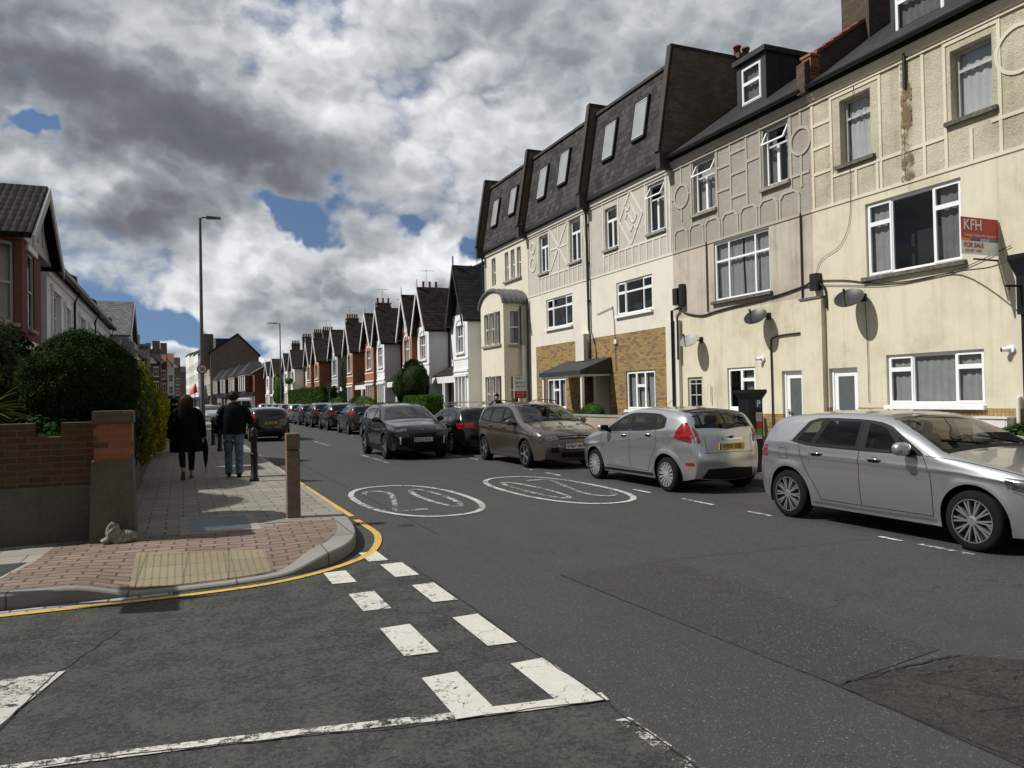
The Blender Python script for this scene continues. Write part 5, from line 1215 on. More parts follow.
# ------------------------------------------------------------ cars
def interp(pts, xs_):
    p = np.array(pts, float); return np.interp(xs_, p[:, 0], p[:, 1])
class Car:
    """local frame: x from front (0) to rear (L) minus L/2, y across, z up"""
    def __init__(s, L, W, top, belt, xf, xr, rw=0.315, ra=0.375, sill=0.20, lean=0.36, crease=None, roof_crown=0.042, nose=0.14, tailr=0.10, pf=0.20, pr=0.19, flare=0.016, spoil=None):
        s.L, s.W, s.xf, s.xr, s.rw, s.ra, s.sill, s.lean = L, W, xf, xr, rw, ra, sill, lean
        s.belt = belt; s.crease = crease; s.rc = roof_crown; s.nose = nose; s.tailr = tailr; s.pf, s.pr, s.flare = pf, pr, flare
        t = np.array(top, float)                      # rows: x, z, s
        t[:, 1] = s.sq(t[:, 1])
        ss = np.linspace(0, 1, 1201); X = np.interp(ss, t[:, 2], t[:, 0]); Z = np.interp(ss, t[:, 2], t[:, 1])
        k = np.exp(-0.5 * (np.arange(-22, 23) / 7.5) ** 2); k /= k.sum()
        X2 = np.convolve(np.pad(X, 22, 'reflect', reflect_type='odd'), k, 'valid'); Z2 = np.convolve(np.pad(Z, 22, 'reflect', reflect_type='odd'), k, 'valid')
        s.ss, s.TX, s.TZ = ss, X2, Z2
    def sq(s, z): z = np.asarray(z, float); return z - 0.062 * np.clip((z - 1.0) / 0.45, 0, 1.0)
    def edge(s, x, z):
        return float(np.min(np.hypot(s.TX[::6] - x, s.TZ[::6] - z)))
    def T(s, q): return np.interp(q, s.ss, s.TX), np.interp(q, s.ss, s.TZ)
    def xt(s, z): k = s.ss > 0.6; return float(np.interp(-float(s.sq(z)), -s.TZ[k], s.TX[k]))
    def s_at(s, x):   # s where the top line passes x (monotone middle part)
        return float(np.interp(x, s.TX, s.ss))
    def ztop(s, x): return np.interp(x, s.TX, s.TZ)
    def y(s, x, z):
        x = np.asarray(x, float); z = np.asarray(z, float); hw = s.W / 2
        tf = np.clip((0.85 - x) / 0.85, 0, 1); tr = np.clip((x - (s.L - 0.8)) / 0.8, 0, 1)
        p = 1 - s.pf * tf ** 2.6 - s.pr * tr ** 2.2
        b = np.interp(x, [q[0] for q in s.belt], [q[1] for q in s.belt])
        lo = 1 - 0.085 * np.clip((0.76 - z) / 0.56, 0, 1) ** 1.5 - 0.040 * np.clip((z - 0.70) / (b - 0.70), 0, 1) ** 1.6
        yy = hw * p * lo
        up = np.clip(z - b, 0, 9); yy = yy - s.lean * up - 0.16 * up ** 2 * (1 + tr)
        if s.crease:
            zc = np.interp(x, [q[0] for q in s.crease], [q[1] for q in s.crease]); d = zc - z
            yy = yy - 0.030 * np.where(d > 0, np.exp(-(np.abs(d) / 0.20)) * (1 - np.exp(-(np.abs(d) / 0.02))), 0) + 0.007 * np.exp(-(d / 0.03) ** 2)
        for xc in (s.xf, s.xr):
            d = np.hypot(x - xc, z - s.rw) - s.ra; yy = yy + s.flare * np.exp(-(np.clip(d, 0, 9) / 0.07) ** 2) * (z < b)
        return yy
    def bottom(s, q):
        x0, x1 = s.T(0)[0] + 0.0, s.T(1)[0]
        x = x0 + (x1 - x0) * q; z = np.full_like(x, s.sill)
        e = s.T(0)[1]; z = np.where(q < 0.05, e + (s.sill - e) * (q / 0.05) ** .6, z); e2 = s.T(1)[1]
        z = np.where(q > 0.93, s.sill + (e2 - s.sill) * ((q - 0.93) / 0.07), z)
        for xc in (s.xf, s.xr):
            d = np.abs(x - xc); k = d < s.ra; z = np.where(k, np.maximum(z, s.rw + np.sqrt(np.clip(s.ra ** 2 - d ** 2, 0, None))), z)
        return x, z
    def body(s, paint, parent, res=1.0, name='body', dlo=None, wins=(), screens=()):
        def inside(P, x, z, sh=0.0):
            c_ = False; n_ = len(P)
            for a in range(n_):
                (x1, z1), (x2, z2) = P[a], P[(a + 1) % n_]
                if (z1 > z) != (z2 > z) and x < (x2 - x1) * (z - z1) / (z2 - z1) + x1: c_ = not c_
            return c_
        def pl(lo, hi): return [(a, float(s.sq(b))) for a, b in list(lo) + list(hi)[::-1]]
        DP = pl(*dlo) if dlo else None; WP = [pl(*w_) for w_ in wins]
        x0, x1 = s.T(0)[0], s.T(1)[0]
        q = set(np.linspace(0, 1, int(110 * res)).tolist() + np.linspace(0, .06, int(14 * res)).tolist() + np.linspace(.9, 1, int(26 * res)).tolist())
        for xc in (s.xf, s.xr):
            for th in np.linspace(0, math.pi, int(26 * res)): q.add((xc + s.ra * math.cos(th) - x0) / (x1 - x0))
            for e in (-1, 1): q.add((xc + e * (s.ra + 0.0015) - x0) / (x1 - x0))
        q = np.array(sorted(q)); BX, BZ = s.bottom(q); TX, TZ = s.T(q); m_ = int(26 * res); mb = MB()
        strip = int(14 * res) + (int(14 * res) % 2)
        tt = np.linspace(0, 1, m_) ** 0.9
        X = BX[:, None] + (TX - BX)[:, None] * tt[None, :]; Z = BZ[:, None] + (TZ - BZ)[:, None] * tt[None, :]
        Y = s.y(X, Z)
        # soften the edge where side meets hood / roof / tail
        d = np.hypot((TX[:, None] - X), (TZ[:, None] - Z)); Y -= 0.045 * (1 - np.clip(d / 0.10, 0, 1)) ** 2
        s.q, s.f = q, Y[:, -1]
        n = len(q); lo = s.L / 2
        for sg in (1, -1):
            vs = [(X[i, j] - lo, sg * Y[i, j], Z[i, j]) for i in range(n) for j in range(m_)]
            fs = grid_faces(n, m_)
            if DP:
                keep, trim = [], []
                for f in fs:
                    x = sum(vs[k][0] for k in f) / 4 + lo; z = sum(vs[k][2] for k in f) / 4
                    if not inside(DP, x, z): keep.append(f)
                    elif not any(inside(W_, x, z) for W_ in WP): trim.append(f)
                k0 = len(mb.v)
                mb.add(vs, keep if sg < 0 else [f[::-1] for f in keep], 0, True)
                for f in trim: f = f if sg < 0 else f[::-1]; mb.f.append(tuple(k + k0 for k in f)); mb.mi.append(1); mb.sm.append(True)
                continue
            if sg > 0: fs = [f[::-1] for f in fs]
            mb.add(vs, fs, 0, True)
        vs = []
        for i in range(n):
            for j in range(strip + 1):
                v = -1 + 2 * j / strip; p = s.strip_pt(q[i], v, f=Y[i, -1]); vs.append(p)
        fs = []
        for i in range(n - 1):
            for j in range(strip):
                qm = (q[i] + q[i + 1]) / 2; vm_ = -1 + 2 * (j + .5) / strip
                if any(a < qm < b_ and abs(vm_) < v_ for a, b_, v_ in screens): continue
                fs.append((i * (strip + 1) + j, (i + 1) * (strip + 1) + j, (i + 1) * (strip + 1) + j + 1, i * (strip + 1) + j + 1))
        mb.add(vs, fs, 0, True)
        # weld the seams so shading is continuous
        me = mb.mesh(name, [paint, 'car_trim'])
        import bmesh
        bm = bmesh.new(); bm.from_mesh(me); bmesh.ops.remove_doubles(bm, verts=bm.verts, dist=0.0004); bmesh.ops.recalc_face_normals(bm, faces=bm.faces); bm.to_mesh(me); bm.free()
        for f in me.polygons: f.use_smooth = True
        o = link(name, me, parent); ORG[o.name] = Vector((0, 0, 0)); return o
    def strip_pt(s, q, v, f=None, eps=0.0):
        x, z = s.T(q); h = 0.006; xa, za = s.T(max(q - h, 0)); xb, zb = s.T(min(q + h, 1)); t = np.array([xb - xa, zb - za]); t = t / (np.linalg.norm(t) + 1e-9)
        n = np.array([-t[1], t[0]])
        if f is None: f = float(s.y(x, z)) - 0.045
        c = s.rc
        front = max(0.0, -n[0]); rear = max(0.0, n[0])
        c = s.rc * (1 - max(front, rear) ** 2) + s.nose * front ** 2 + s.tailr * rear ** 2
        d = c * (1 - v * v) + eps
        return (x + n[0] * d - s.L / 2, v * f, z + n[1] * d)
    def patch(s, low, high, name, mat, parent, sg=1, eps=0.004, n=16, m_=6, thick=0.0):
        """panel on the side; low/high are polylines (x,z) of the same sense"""
        low = np.array(low, float); high = np.array(high, float); low[:, 1] = s.sq(low[:, 1]); high[:, 1] = s.sq(high[:, 1])
        def rs(P):
            L_ = np.concatenate([[0], np.cumsum(np.hypot(*np.diff(P, axis=0).T))]); L_ /= L_[-1]; t = np.linspace(0, 1, n); return np.stack([np.interp(t, L_, P[:, 0]), np.interp(t, L_, P[:, 1])], 1)
        A, B = rs(low), rs(high); mb = MB(); vs = []
        for i in range(n):
            for j in range(m_):
                p = A[i] + (B[i] - A[i]) * j / (m_ - 1); dtop = s.edge(p[0], p[1])
                yy = float(s.y(p[0], p[1])) - 0.045 * (1 - min(dtop / 0.10, 1)) ** 2 + eps; vs.append((p[0] - s.L / 2, sg * yy, p[1]))
        fs = grid_faces(n, m_); mb.add(vs, fs if sg < 0 else [f[::-1] for f in fs], 0, True)
        return mb.build(name, mat, parent, True)
    def line(s, mb, pts, wd=0.012, eps=0.003, sg=1):
        P = [np.array(p, float) for p in smooth_path(pts, 5)] if len(pts) > 2 else [np.array(pts[0]) + (np.array(pts[1]) - np.array(pts[0])) * k / 10 for k in range(11)]
        vs = []
        for i, p in enumerate(P):
            t = P[min(i + 1, len(P) - 1)] - P[max(i - 1, 0)]; t = t / np.linalg.norm(t); nn = np.array([-t[1], t[0]]) * wd / 2
            for w_ in (nn, -nn):
                c = p + w_; c = np.array([c[0], float(s.sq(c[1]))]); vs.append((c[0] - s.L / 2, sg * (float(s.y(c[0], c[1])) - 0.045 * (1 - min(s.edge(c[0], c[1]) / 0.10, 1)) ** 2 + eps), c[1]))
        mb.add(vs, [(2 * i, 2 * i + 1, 2 * i + 3, 2 * i + 2) for i in range(len(P) - 1)], 0, True)
    def spatch(s, low, high, name, mat, parent, eps=0.004, n=16, m_=10):
        """panel on the nose/roof/tail strip; polylines of (s, v)"""
        low = np.array(low, float); high = np.array(high, float); mb = MB(); vs = []
        t = np.linspace(0, 1, n); 
        def rs(P): k = np.linspace(0, 1, len(P)); return np.stack([np.interp(t, k, P[:, 0]), np.interp(t, k, P[:, 1])], 1)
        A, B = rs(low), rs(high)
        for i in range(n):
            for j in range(m_):
                p = A[i] + (B[i] - A[i]) * j / (m_ - 1); vs.append(s.strip_pt(p[0], p[1], eps=eps))
        mb.add(vs, grid_faces(n, m_), 0, True)
        return mb.build(name, mat, parent, True)
    def s_z(s, z, rear=True):  # s for a height on the nose / tail
        k = s.ss > 0.5 if rear else s.ss < 0.5; Z = s.TZ[k]; S = s.ss[k]
        if rear: return float(np.interp(-z, -Z, S))
        return float(np.interp(z, Z, S))
def wheel(c, parent, y, x, r=0.315, wd=0.205, kind='spoke', n=10, rimr=0.215, sg=1, detail=True):
    mb = MB(); prof = [(rimr, .5), (rimr + .02, .5), (r - .035, .5), (r - .008, .42), (r, .3), (r, -.3), (r - .008, -.42), (r - .035, -.5), (rimr, -.5)]
    N_ = 36 if detail else 20; vs = []
    for q in prof:
        for j in range(N_): th = 2 * math.pi * j / N_; vs.append((x + q[0] * math.cos(th), y + sg * q[1] * wd, r + q[0] * math.sin(th)))
    k = len(prof); mb.add(vs, [(i * N_ + j, i * N_ + (j + 1) % N_, (i + 1) * N_ + (j + 1) % N_, (i + 1) * N_ + j) for i in range(k - 1) for j in range(N_)], 0, True)
    w_ = mb.build('wheel', 'tyre', parent, True)
    rim = MB(); f = sg * (wd * .5)
    def ring(r0, d0, r1, d1, mi=0):
        A = []
        for rr, dd in ((r0, d0), (r1, d1)):
            for j in range(N_): th = 2 * math.pi * j / N_; A.append((x + rr * math.cos(th), y + f + sg * dd, r + rr * math.sin(th)))
        rim.add(A, [(j, (j + 1) % N_, N_ + (j + 1) % N_, N_ + j) for j in range(N_)], mi, True)
    ring(rimr + .006, -.004, rimr + .004, .004); ring(rimr + .004, .004, rimr - .004, .003); ring(rimr - .004, .003, rimr - .02, -.06, 1)
    ring(rimr - .015, -.05, 0.0, -.075, 1)
    ring(.055, .0, .035, .006); ring(.035, .006, 0, .006); ring(.065, -.045, .055, 0)
    def spoke(a0, a1, r0, r1, w0, w1, mi=0):
        P = []
        for rr, a, w_ in ((r0, a0, w0), (r1, a1, w1)):
            cx_, cz_ = math.cos(a), math.sin(a); px_, pz_ = -cz_, cx_
            for e, dd in ((-1, -.045), (1, -.045), (1, -.006), (-1, -.006)): P.append((x + rr * cx_ + e * w_ * px_, y + f + sg * (dd + .006 * (rr < .1)), r + rr * cz_ + e * w_ * pz_))
        rim.hexa(P, mi)
    if kind == 'spoke':      # pairs of slim blades
        for i in range(n):
            a = 2 * math.pi * i / n; da = 0.10
            spoke(a, a - da, .05, rimr - .008, .008, .009); spoke(a, a + da, .05, rimr - .008, .008, .009)
    elif kind == 'cap':
        for i in range(n): a = 2 * math.pi * i / n; spoke(a, a + .10, .05, rimr - .008, .009, .020)
    else:
        for i in range(n): a = 2 * math.pi * i / n; spoke(a, a, .04, rimr - .008, .024, .034)
    rim.build('rim', ['hubcap' if kind == 'cap' else 'alloy', 'alloy_dark'], w_, True)
    return w_
def underbody(c, parent):
    mb = MB(); h = c.L / 2
    mb.box(0.25 - h, c.L - .25 - h, -c.W / 2 + .30, c.W / 2 - .30, .19, .62); mb.box(c.xf + c.ra - h, c.xr - c.ra - h, -c.W / 2 + .09, c.W / 2 - .09, .19, .40)
    N_ = 16
    for xc in (c.xf, c.xr):
        for sg in (1, -1):
            A = []
            for yy in (c.W / 2 - .06, c.W / 2 - .31):
                for j in range(N_ + 1): th = -0.35 + (math.pi + .7) * j / N_; A.append((xc - h + (c.ra + .004) * math.cos(th), sg * yy, c.rw + (c.ra + .004) * math.sin(th)))
            mb.add(A, [(j, j + 1, N_ + 2 + j, N_ + 1 + j) for j in range(N_)], 0, True)
            mb.add([A[N_ + 1 + j] for j in range(N_ + 1)], [tuple(range(N_ + 1))], 0)
    return mb.build('underbody', 'car_trim', parent, True)
def blobm(c_, rad, n=10, m_=8, rot=None, sq=0.8):
    mb = MB(); vs = []
    for i in range(m_ + 1):
        ph = math.pi * i / m_ - math.pi / 2
        for j in range(n):
            th = 2 * math.pi * j / n
            f = lambda v_: math.copysign(abs(v_) ** sq, v_)
            v_ = Vector((f(math.cos(ph)) * f(math.cos(th)) * rad[0], f(math.cos(ph)) * f(math.sin(th)) * rad[1], f(math.sin(ph)) * rad[2]))
            if rot: v_ = rot @ v_
            vs.append(v_ + Vector(c_))
    mb.add(vs, [(i * n + j, i * n + (j + 1) % n, (i + 1) * n + (j + 1) % n, (i + 1) * n + j) for i in range(m_) for j in range(n)], 0, True)
    return mb
def mirror(c, parent, x, z, paint, y0=None):
    for sg in (1, -1):
        yy = float(c.y(x, z)) if y0 is None else y0
        o = blobm((x - c.L / 2 - .02, sg * (yy + .135), z + .07), (.075, .115, .078), 14, 10).build('wing_mirror', paint, parent, True)
        m_ = MB(); m_.hexa([(x - c.L / 2 - .04, sg * (yy - .02), z - .02), (x - c.L / 2 + .05, sg * (yy - .02), z - .02), (x - c.L / 2 + .05, sg * (yy - .02), z + .05), (x - c.L / 2 - .04, sg * (yy - .02), z + .05),
                            (x - c.L / 2 - .03, sg * (yy + .10), z + .0), (x - c.L / 2 + .03, sg * (yy + .10), z + .0), (x - c.L / 2 + .03, sg * (yy + .10), z + .05), (x - c.L / 2 - .03, sg * (yy + .10), z + .05)])
        m_.build('mirror_foot', 'car_trim', o, True)
        g = MB(); xx = x - c.L / 2 + .054; g.quad((xx, sg * (yy + .05), z + .02), (xx, sg * (yy + .215), z + .025), (xx, sg * (yy + .215), z + .12), (xx, sg * (yy + .05), z + .12)); g.build('mirror_glass', 'glass_opaque', o, True)
def handle(c, parent, x, z, paint, chrome=False, parentd=None, sgs=(1, -1)):
    for sg in sgs:
        yy = float(c.y(x, z)); h = c.L / 2; mb = MB()
        mb2 = blobm((x - h, sg * (yy + .002), z), (.095, .010, .032), 14, 8); mb.v, mb.f, mb.mi, mb.sm = mb2.v, mb2.f, [1] * len(mb2.f), mb2.sm
        P = [(x - h + a, sg * (yy + b), z + .008 + .006 * math.cos(a * 14)) for a, b in ((-.10, .004), (-.085, .022), (-.04, .034), (.04, .034), (.085, .022), (.10, .004))]
        mb.tube(P, [.008, .012, .014, .014, .012, .008], 8, 0)
        mb.build('door_handle', ['chrome' if chrome else paint, 'seam_dark'], parent, True)
def plate(c, parent, x, z, txt, mat, sgn, y=0.0, tilt=0.0, w_=0.52, h_=0.112):
    """sgn -1 faces the front (-x), +1 the rear"""
    h = c.L / 2; X = x - h; mb = MB(); mb.box(X - .006, X + .006, y - w_ / 2, y + w_ / 2, z - h_ / 2, z + h_ / 2)
    o = mb.build('number_plate', mat, parent, True)
    xd = (0, -1, 0) if sgn < 0 else (0, 1, 0)
    if txt: put_text(txt, 0.100, 'plate_black', (X + sgn * .0085, y + (0.015 if sgn < 0 else -0.0) * 0, z - .002), xd, (0, 0, 1), o, bold=.0022, squeeze=.93, local=True, name='plate_lettering')
    b = MB(); ye = y + (w_ / 2 - .02) * (1 if sgn < 0 else -1); b.box(min(X + sgn * .0065, X + sgn * .0075), max(X + sgn * .0065, X + sgn * .0075), ye - .02, ye + .02, z - h_ / 2, z + h_ / 2)
    if txt: b.build('plate_badge', 'plate_blue', o, True)
    return o
def cabin(c, parent, xs, zf=.30, belt=.98, top=1.36, w_=None):
    """dark seats, dashboard, floor and wheel seen through the glass; xs = (dash, front seat, rear seat)"""
    h = c.L / 2; hw = c.W / 2 - .17; d, f, r = xs
    m_ = MB(); m_.box(d - .5 - h, r + .5 - h, -hw, hw, zf, zf + .06); m_.box(r + .35 - h, r + .8 - h, -hw + .05, hw - .05, zf, belt - .12); m_.build('cabin_floor', 'car_interior', parent, True)
    m_ = MB(); m_.hexa([(d - .35 - h, -hw, .6), (d + .12 - h, -hw, .6), (d + .12 - h, hw, .6), (d - .35 - h, hw, .6), (d - .35 - h, -hw + .05, belt - .02), (d + .05 - h, -hw + .02, belt - .03), (d + .05 - h, hw - .02, belt - .03), (d - .35 - h, hw - .05, belt - .02)]); m_.build('dashboard', 'car_interior', parent, True)
    m_ = MB(); n = 18; P = [(d + .22 - h + .06 * math.sin(2 * math.pi * i / n), .36 + .18 * math.cos(2 * math.pi * i / n), belt - .06 + .17 * math.sin(2 * math.pi * i / n)) for i in range(n + 1)]; m_.tube(P, .016, 6, cap=False); m_.build('steering_wheel', 'car_interior', parent, True)
    for x0, ys in ((f, (-.37, .37)), (r, (-.37, .37))):
        for y_ in ys:
            b = blobm((x0 + .14 - h, y_, .78), (.10, .25, .36), 14, 10, Matrix.Rotation(.22, 3, 'Y'), .6); q = blobm((x0 - .16 - h, y_, .50), (.28, .25, .09), 14, 8, None, .6); b.add(q.v, q.f, 0, True)
            q = blobm((x0 + .24 - h, y_, min(1.20, top - .16)), (.05, .13, .09), 12, 8, None, .7); b.add(q.v, q.f, 0, True); b.build('seat', 'car_interior', parent, True)
def glassparts_open(c, parent, dlo_low, dlo_high, wins):
    for sg in (1, -1):
        m_ = MB()
        for lo, hi in [(dlo_low, dlo_high)]: c.line(m_, list(lo), .022, .003, sg); c.line(m_, list(hi), .022, .003, sg); c.line(m_, [lo[0], hi[0]], .022, .003, sg); c.line(m_, [lo[-1], hi[-1]], .022, .003, sg)
        for lo, hi in wins:
            for P in (list(lo), list(hi), [lo[0], hi[0]], [lo[-1], hi[-1]]): c.line(m_, P, .030, .004, sg)
        m_.build('window_surround', 'car_trim', parent, True)
        for lo, hi in wins: c.patch(lo, hi, 'side_window', 'car_glass', parent, sg, .002, 14, 8)
def glassparts(c, parent, dlo_low, dlo_high, wins, names=True, quarter=None):
    for sg in (1, -1):
        c.patch(dlo_low, dlo_high, 'window_surround', 'car_trim', parent, sg, .0025, 26, 8)
        for lo, hi in wins: c.patch(lo, hi, 'side_window', 'glass_opaque', parent, sg, .006, 14, 8)
def place_car(t, x, y0, front_to_camera=True, L=4.0):
    pass
def car_thing(label, cat, x, y, toward, L, tilt=0.0, group=None, name='parked_car'):
    """x,y: world centre of the car; toward: nose points to -Y (towards the camera)"""
    return thing(name, label, cat, (x, y, 0), R(90 if toward else -90) + tilt, group)

# ---- hatchback with its nose to the camera, nearest car
def prof(front, mid, rear):
    """front rows (x,z,s), middle rows (x,z) with s from x, rear rows (x,z,s)"""
    return front, mid, rear
def make_top(L, front, mid, rear):
    x0 = front[0][0]; x1 = rear[-1][0]
    return [(a, b, c) for a, b, c in front] + [(a, b, (a - x0) / (x1 - x0)) for a, b in mid] + [(a, b, c) for a, b, c in rear]
GRP = 'cars parked along the right hand kerb'
def golf():
    L, W = 4.258, 1.79
    top = make_top(L, [(.10, .24, 0), (.03, .34, .008), (0, .48, .016), (.025, .62, .024), (.07, .715, .032)],
                   [(.30, .80), (.60, .875), (1.0, .945), (1.22, .985), (1.30, 1.03), (1.60, 1.215), (1.92, 1.375), (2.12, 1.43), (2.4, 1.455), (2.8, 1.462), (3.2, 1.45), (3.55, 1.415), (3.80, 1.375)],
                   [(3.90, 1.345, .925), (3.99, 1.17, .942), (4.07, 1.02, .955), (4.13, .94, .963), (4.165, .78, .974), (4.20, .62, .983), (4.20, .45, .991), (4.12, .26, 1)])
    c = Car(L, W, top, [(0, .80), (1.2, .945), (2.2, .965), (3.2, .995), (4.2, 1.03)], .865, 3.495, rw=.316, ra=.378, crease=[(0, .70), (1.0, .80), (2, .815), (3.4, .85), (4.2, .87)], pf=.19, pr=.21)
    t = car_thing('silver hatchback with black alloy spokes parked nearest the camera at the right', 'car', 7.47 + W / 2, 5.47 - .865 + L / 2, True, L, group=GRP)
    for xx in (.865, 3.495):
        for sg in (1, -1): wheel(c, t, sg * (W / 2 - .115), xx - L / 2, .316, .205, 'spoke', 10, .222, sg)
    dlo_l = [(1.44, .962), (2.2, .972), (3.0, .990), (3.22, 1.008), (3.42, 1.045)]; dlo_h = [(1.92, 1.288), (2.10, 1.345), (2.4, 1.378), (2.9, 1.385), (3.08, 1.372), (3.20, 1.335)]
    wins = [([(1.70, .978), (2.24, .985)], [(1.98, 1.292), (2.12, 1.333), (2.25, 1.355)]), ([(2.36, .988), (3.04, 1.003)], [(2.36, 1.362), (2.7, 1.370), (2.88, 1.366)]), ([(3.08, 1.006), (3.22, 1.022), (3.36, 1.05)], [(2.93, 1.363), (3.05, 1.355), (3.15, 1.325)]), ([(1.50, .972), (1.66, .975)], [(1.84, 1.215), (1.88, 1.235)])]
    sa = c.s_at
    b = c.body('paint_silver', t, 1.5, dlo=(dlo_l, dlo_h), wins=wins, screens=[(sa(1.32), sa(1.95), .90), (c.s_z(1.30), c.s_z(1.03), .84)]); underbody(c, t)
    glassparts_open(c, t, dlo_l, dlo_h, wins); cabin(c, t, (1.55, 2.15, 3.0))
    c.spatch([(sa(1.27), -.96), (sa(1.27), 0), (sa(1.27), .96)], [(sa(1.98), -.96), (sa(1.98), 0), (sa(1.98), .96)], 'windscreen', 'car_glass', t, .003, 20, 12)
    for v0, v1 in ((-.97, -.90), (.90, .97)): c.spatch([(sa(1.24), v0), (sa(1.24), v1)], [(sa(1.99), v0), (sa(1.99), v1)], 'windscreen_edge', 'car_trim', t, .004, 20, 3)
    c.spatch([(sa(1.20), -.95), (sa(1.20), .95)], [(sa(1.33), -.95), (sa(1.33), .95)], 'scuttle', 'car_trim', t, .004, 6, 12)
    c.spatch([(c.s_z(1.31), -.86), (c.s_z(1.32), .86)], [(c.s_z(1.02), -.93), (c.s_z(1.0), .93)], 'rear_window', 'car_glass', t, .004, 20, 8)
    for sg in (1, -1):
        m_ = MB()
        c.line(m_, [(1.34, .30), (1.33, .6), (1.36, .80), (1.44, .955)], .007, .0035, sg); c.line(m_, [(2.31, .30), (2.31, .965)], .007, .0035, sg)
        c.line(m_, [(3.14, .64), (3.22, .76), (3.27, .90), (3.30, 1.0)], .007, .0035, sg); c.line(m_, [(2.95, .30), (3.02, .45), (3.14, .64)], .007, .0035, sg); c.line(m_, [(1.34, .30), (2.95, .30)], .007, .0035, sg)
        c.line(m_, [(.26, .80), (.6, .865), (1.0, .925), (1.40, .955)], .006, .0035, sg)
        c.line(m_, [(.10, .45), (.30, .60), (.45, .66)], .005, .0035, sg)
        m_.build('door_seam', 'seam_dark', t, True)
        m_ = MB(); c.line(m_, [(1.30, .265), (2.2, .258), (3.08, .262)], .020, .010, sg); m_.build('sill_strip', 'chrome', t, True)
        m_ = MB(); c.line(m_, [(3.66, .88), (3.80, .89)], .13, .0025, sg); 
        c.patch([(.06, .60), (.30, .645), (.50, .69)], [(.09, .70), (.30, .775), (.52, .80)], 'headlight', 'lamp_clear', t, sg, .006, 12, 6)
        c.patch([(3.96, .80), (c.xt(.79), .79)], [(3.93, .955), (c.xt(.955), .955)], 'tail_light', 'lamp_red', t, sg, .006, 8, 5)
        m_ = MB(); P = [(3.50, .79), (3.66, .79), (3.66, .93), (3.50, .93), (3.50, .79)]
        for a, b_ in zip(P[:-1], P[1:]): c.line(m_, [a, b_], .005, .0035, sg)
        m_.build('fuel_flap', 'seam_dark', t, True)
        m_ = MB(); c.line(m_, [(1.46, .957), (2.3, .966), (3.0, .984), (3.24, 1.002), (3.46, 1.045)], .010, .006, sg); m_.build('window_trim', 'car_trim', t, True)
    c.spatch([(c.s_z(.60, False), -.92), (c.s_z(.60, False), .92)], [(c.s_z(.70, False), -.92), (c.s_z(.70, False), .92)], 'grille', 'car_trim', t, .005, 20, 5)
    c.spatch([(c.s_z(.30, False), -.8), (c.s_z(.30, False), .8)], [(c.s_z(.44, False), -.8), (c.s_z(.44, False), .8)], 'lower_grille', 'car_trim', t, .005, 20, 5)
    mirror(c, t, 1.62, .955, 'paint_silver'); handle(c, t, 2.08, .865, 'paint_silver', True); handle(c, t, 2.98, .885, 'paint_silver', True)
    m_ = MB(); m_.tube([c.strip_pt(sa(1.25), -.75, eps=.02), c.strip_pt(sa(1.42), .05, eps=.012)], .008, 6); m_.tube([c.strip_pt(sa(1.25), .1, eps=.02), c.strip_pt(sa(1.42), .8, eps=.012)], .008, 6); m_.build('wiper', 'car_trim', t, True)
    return t
golf()

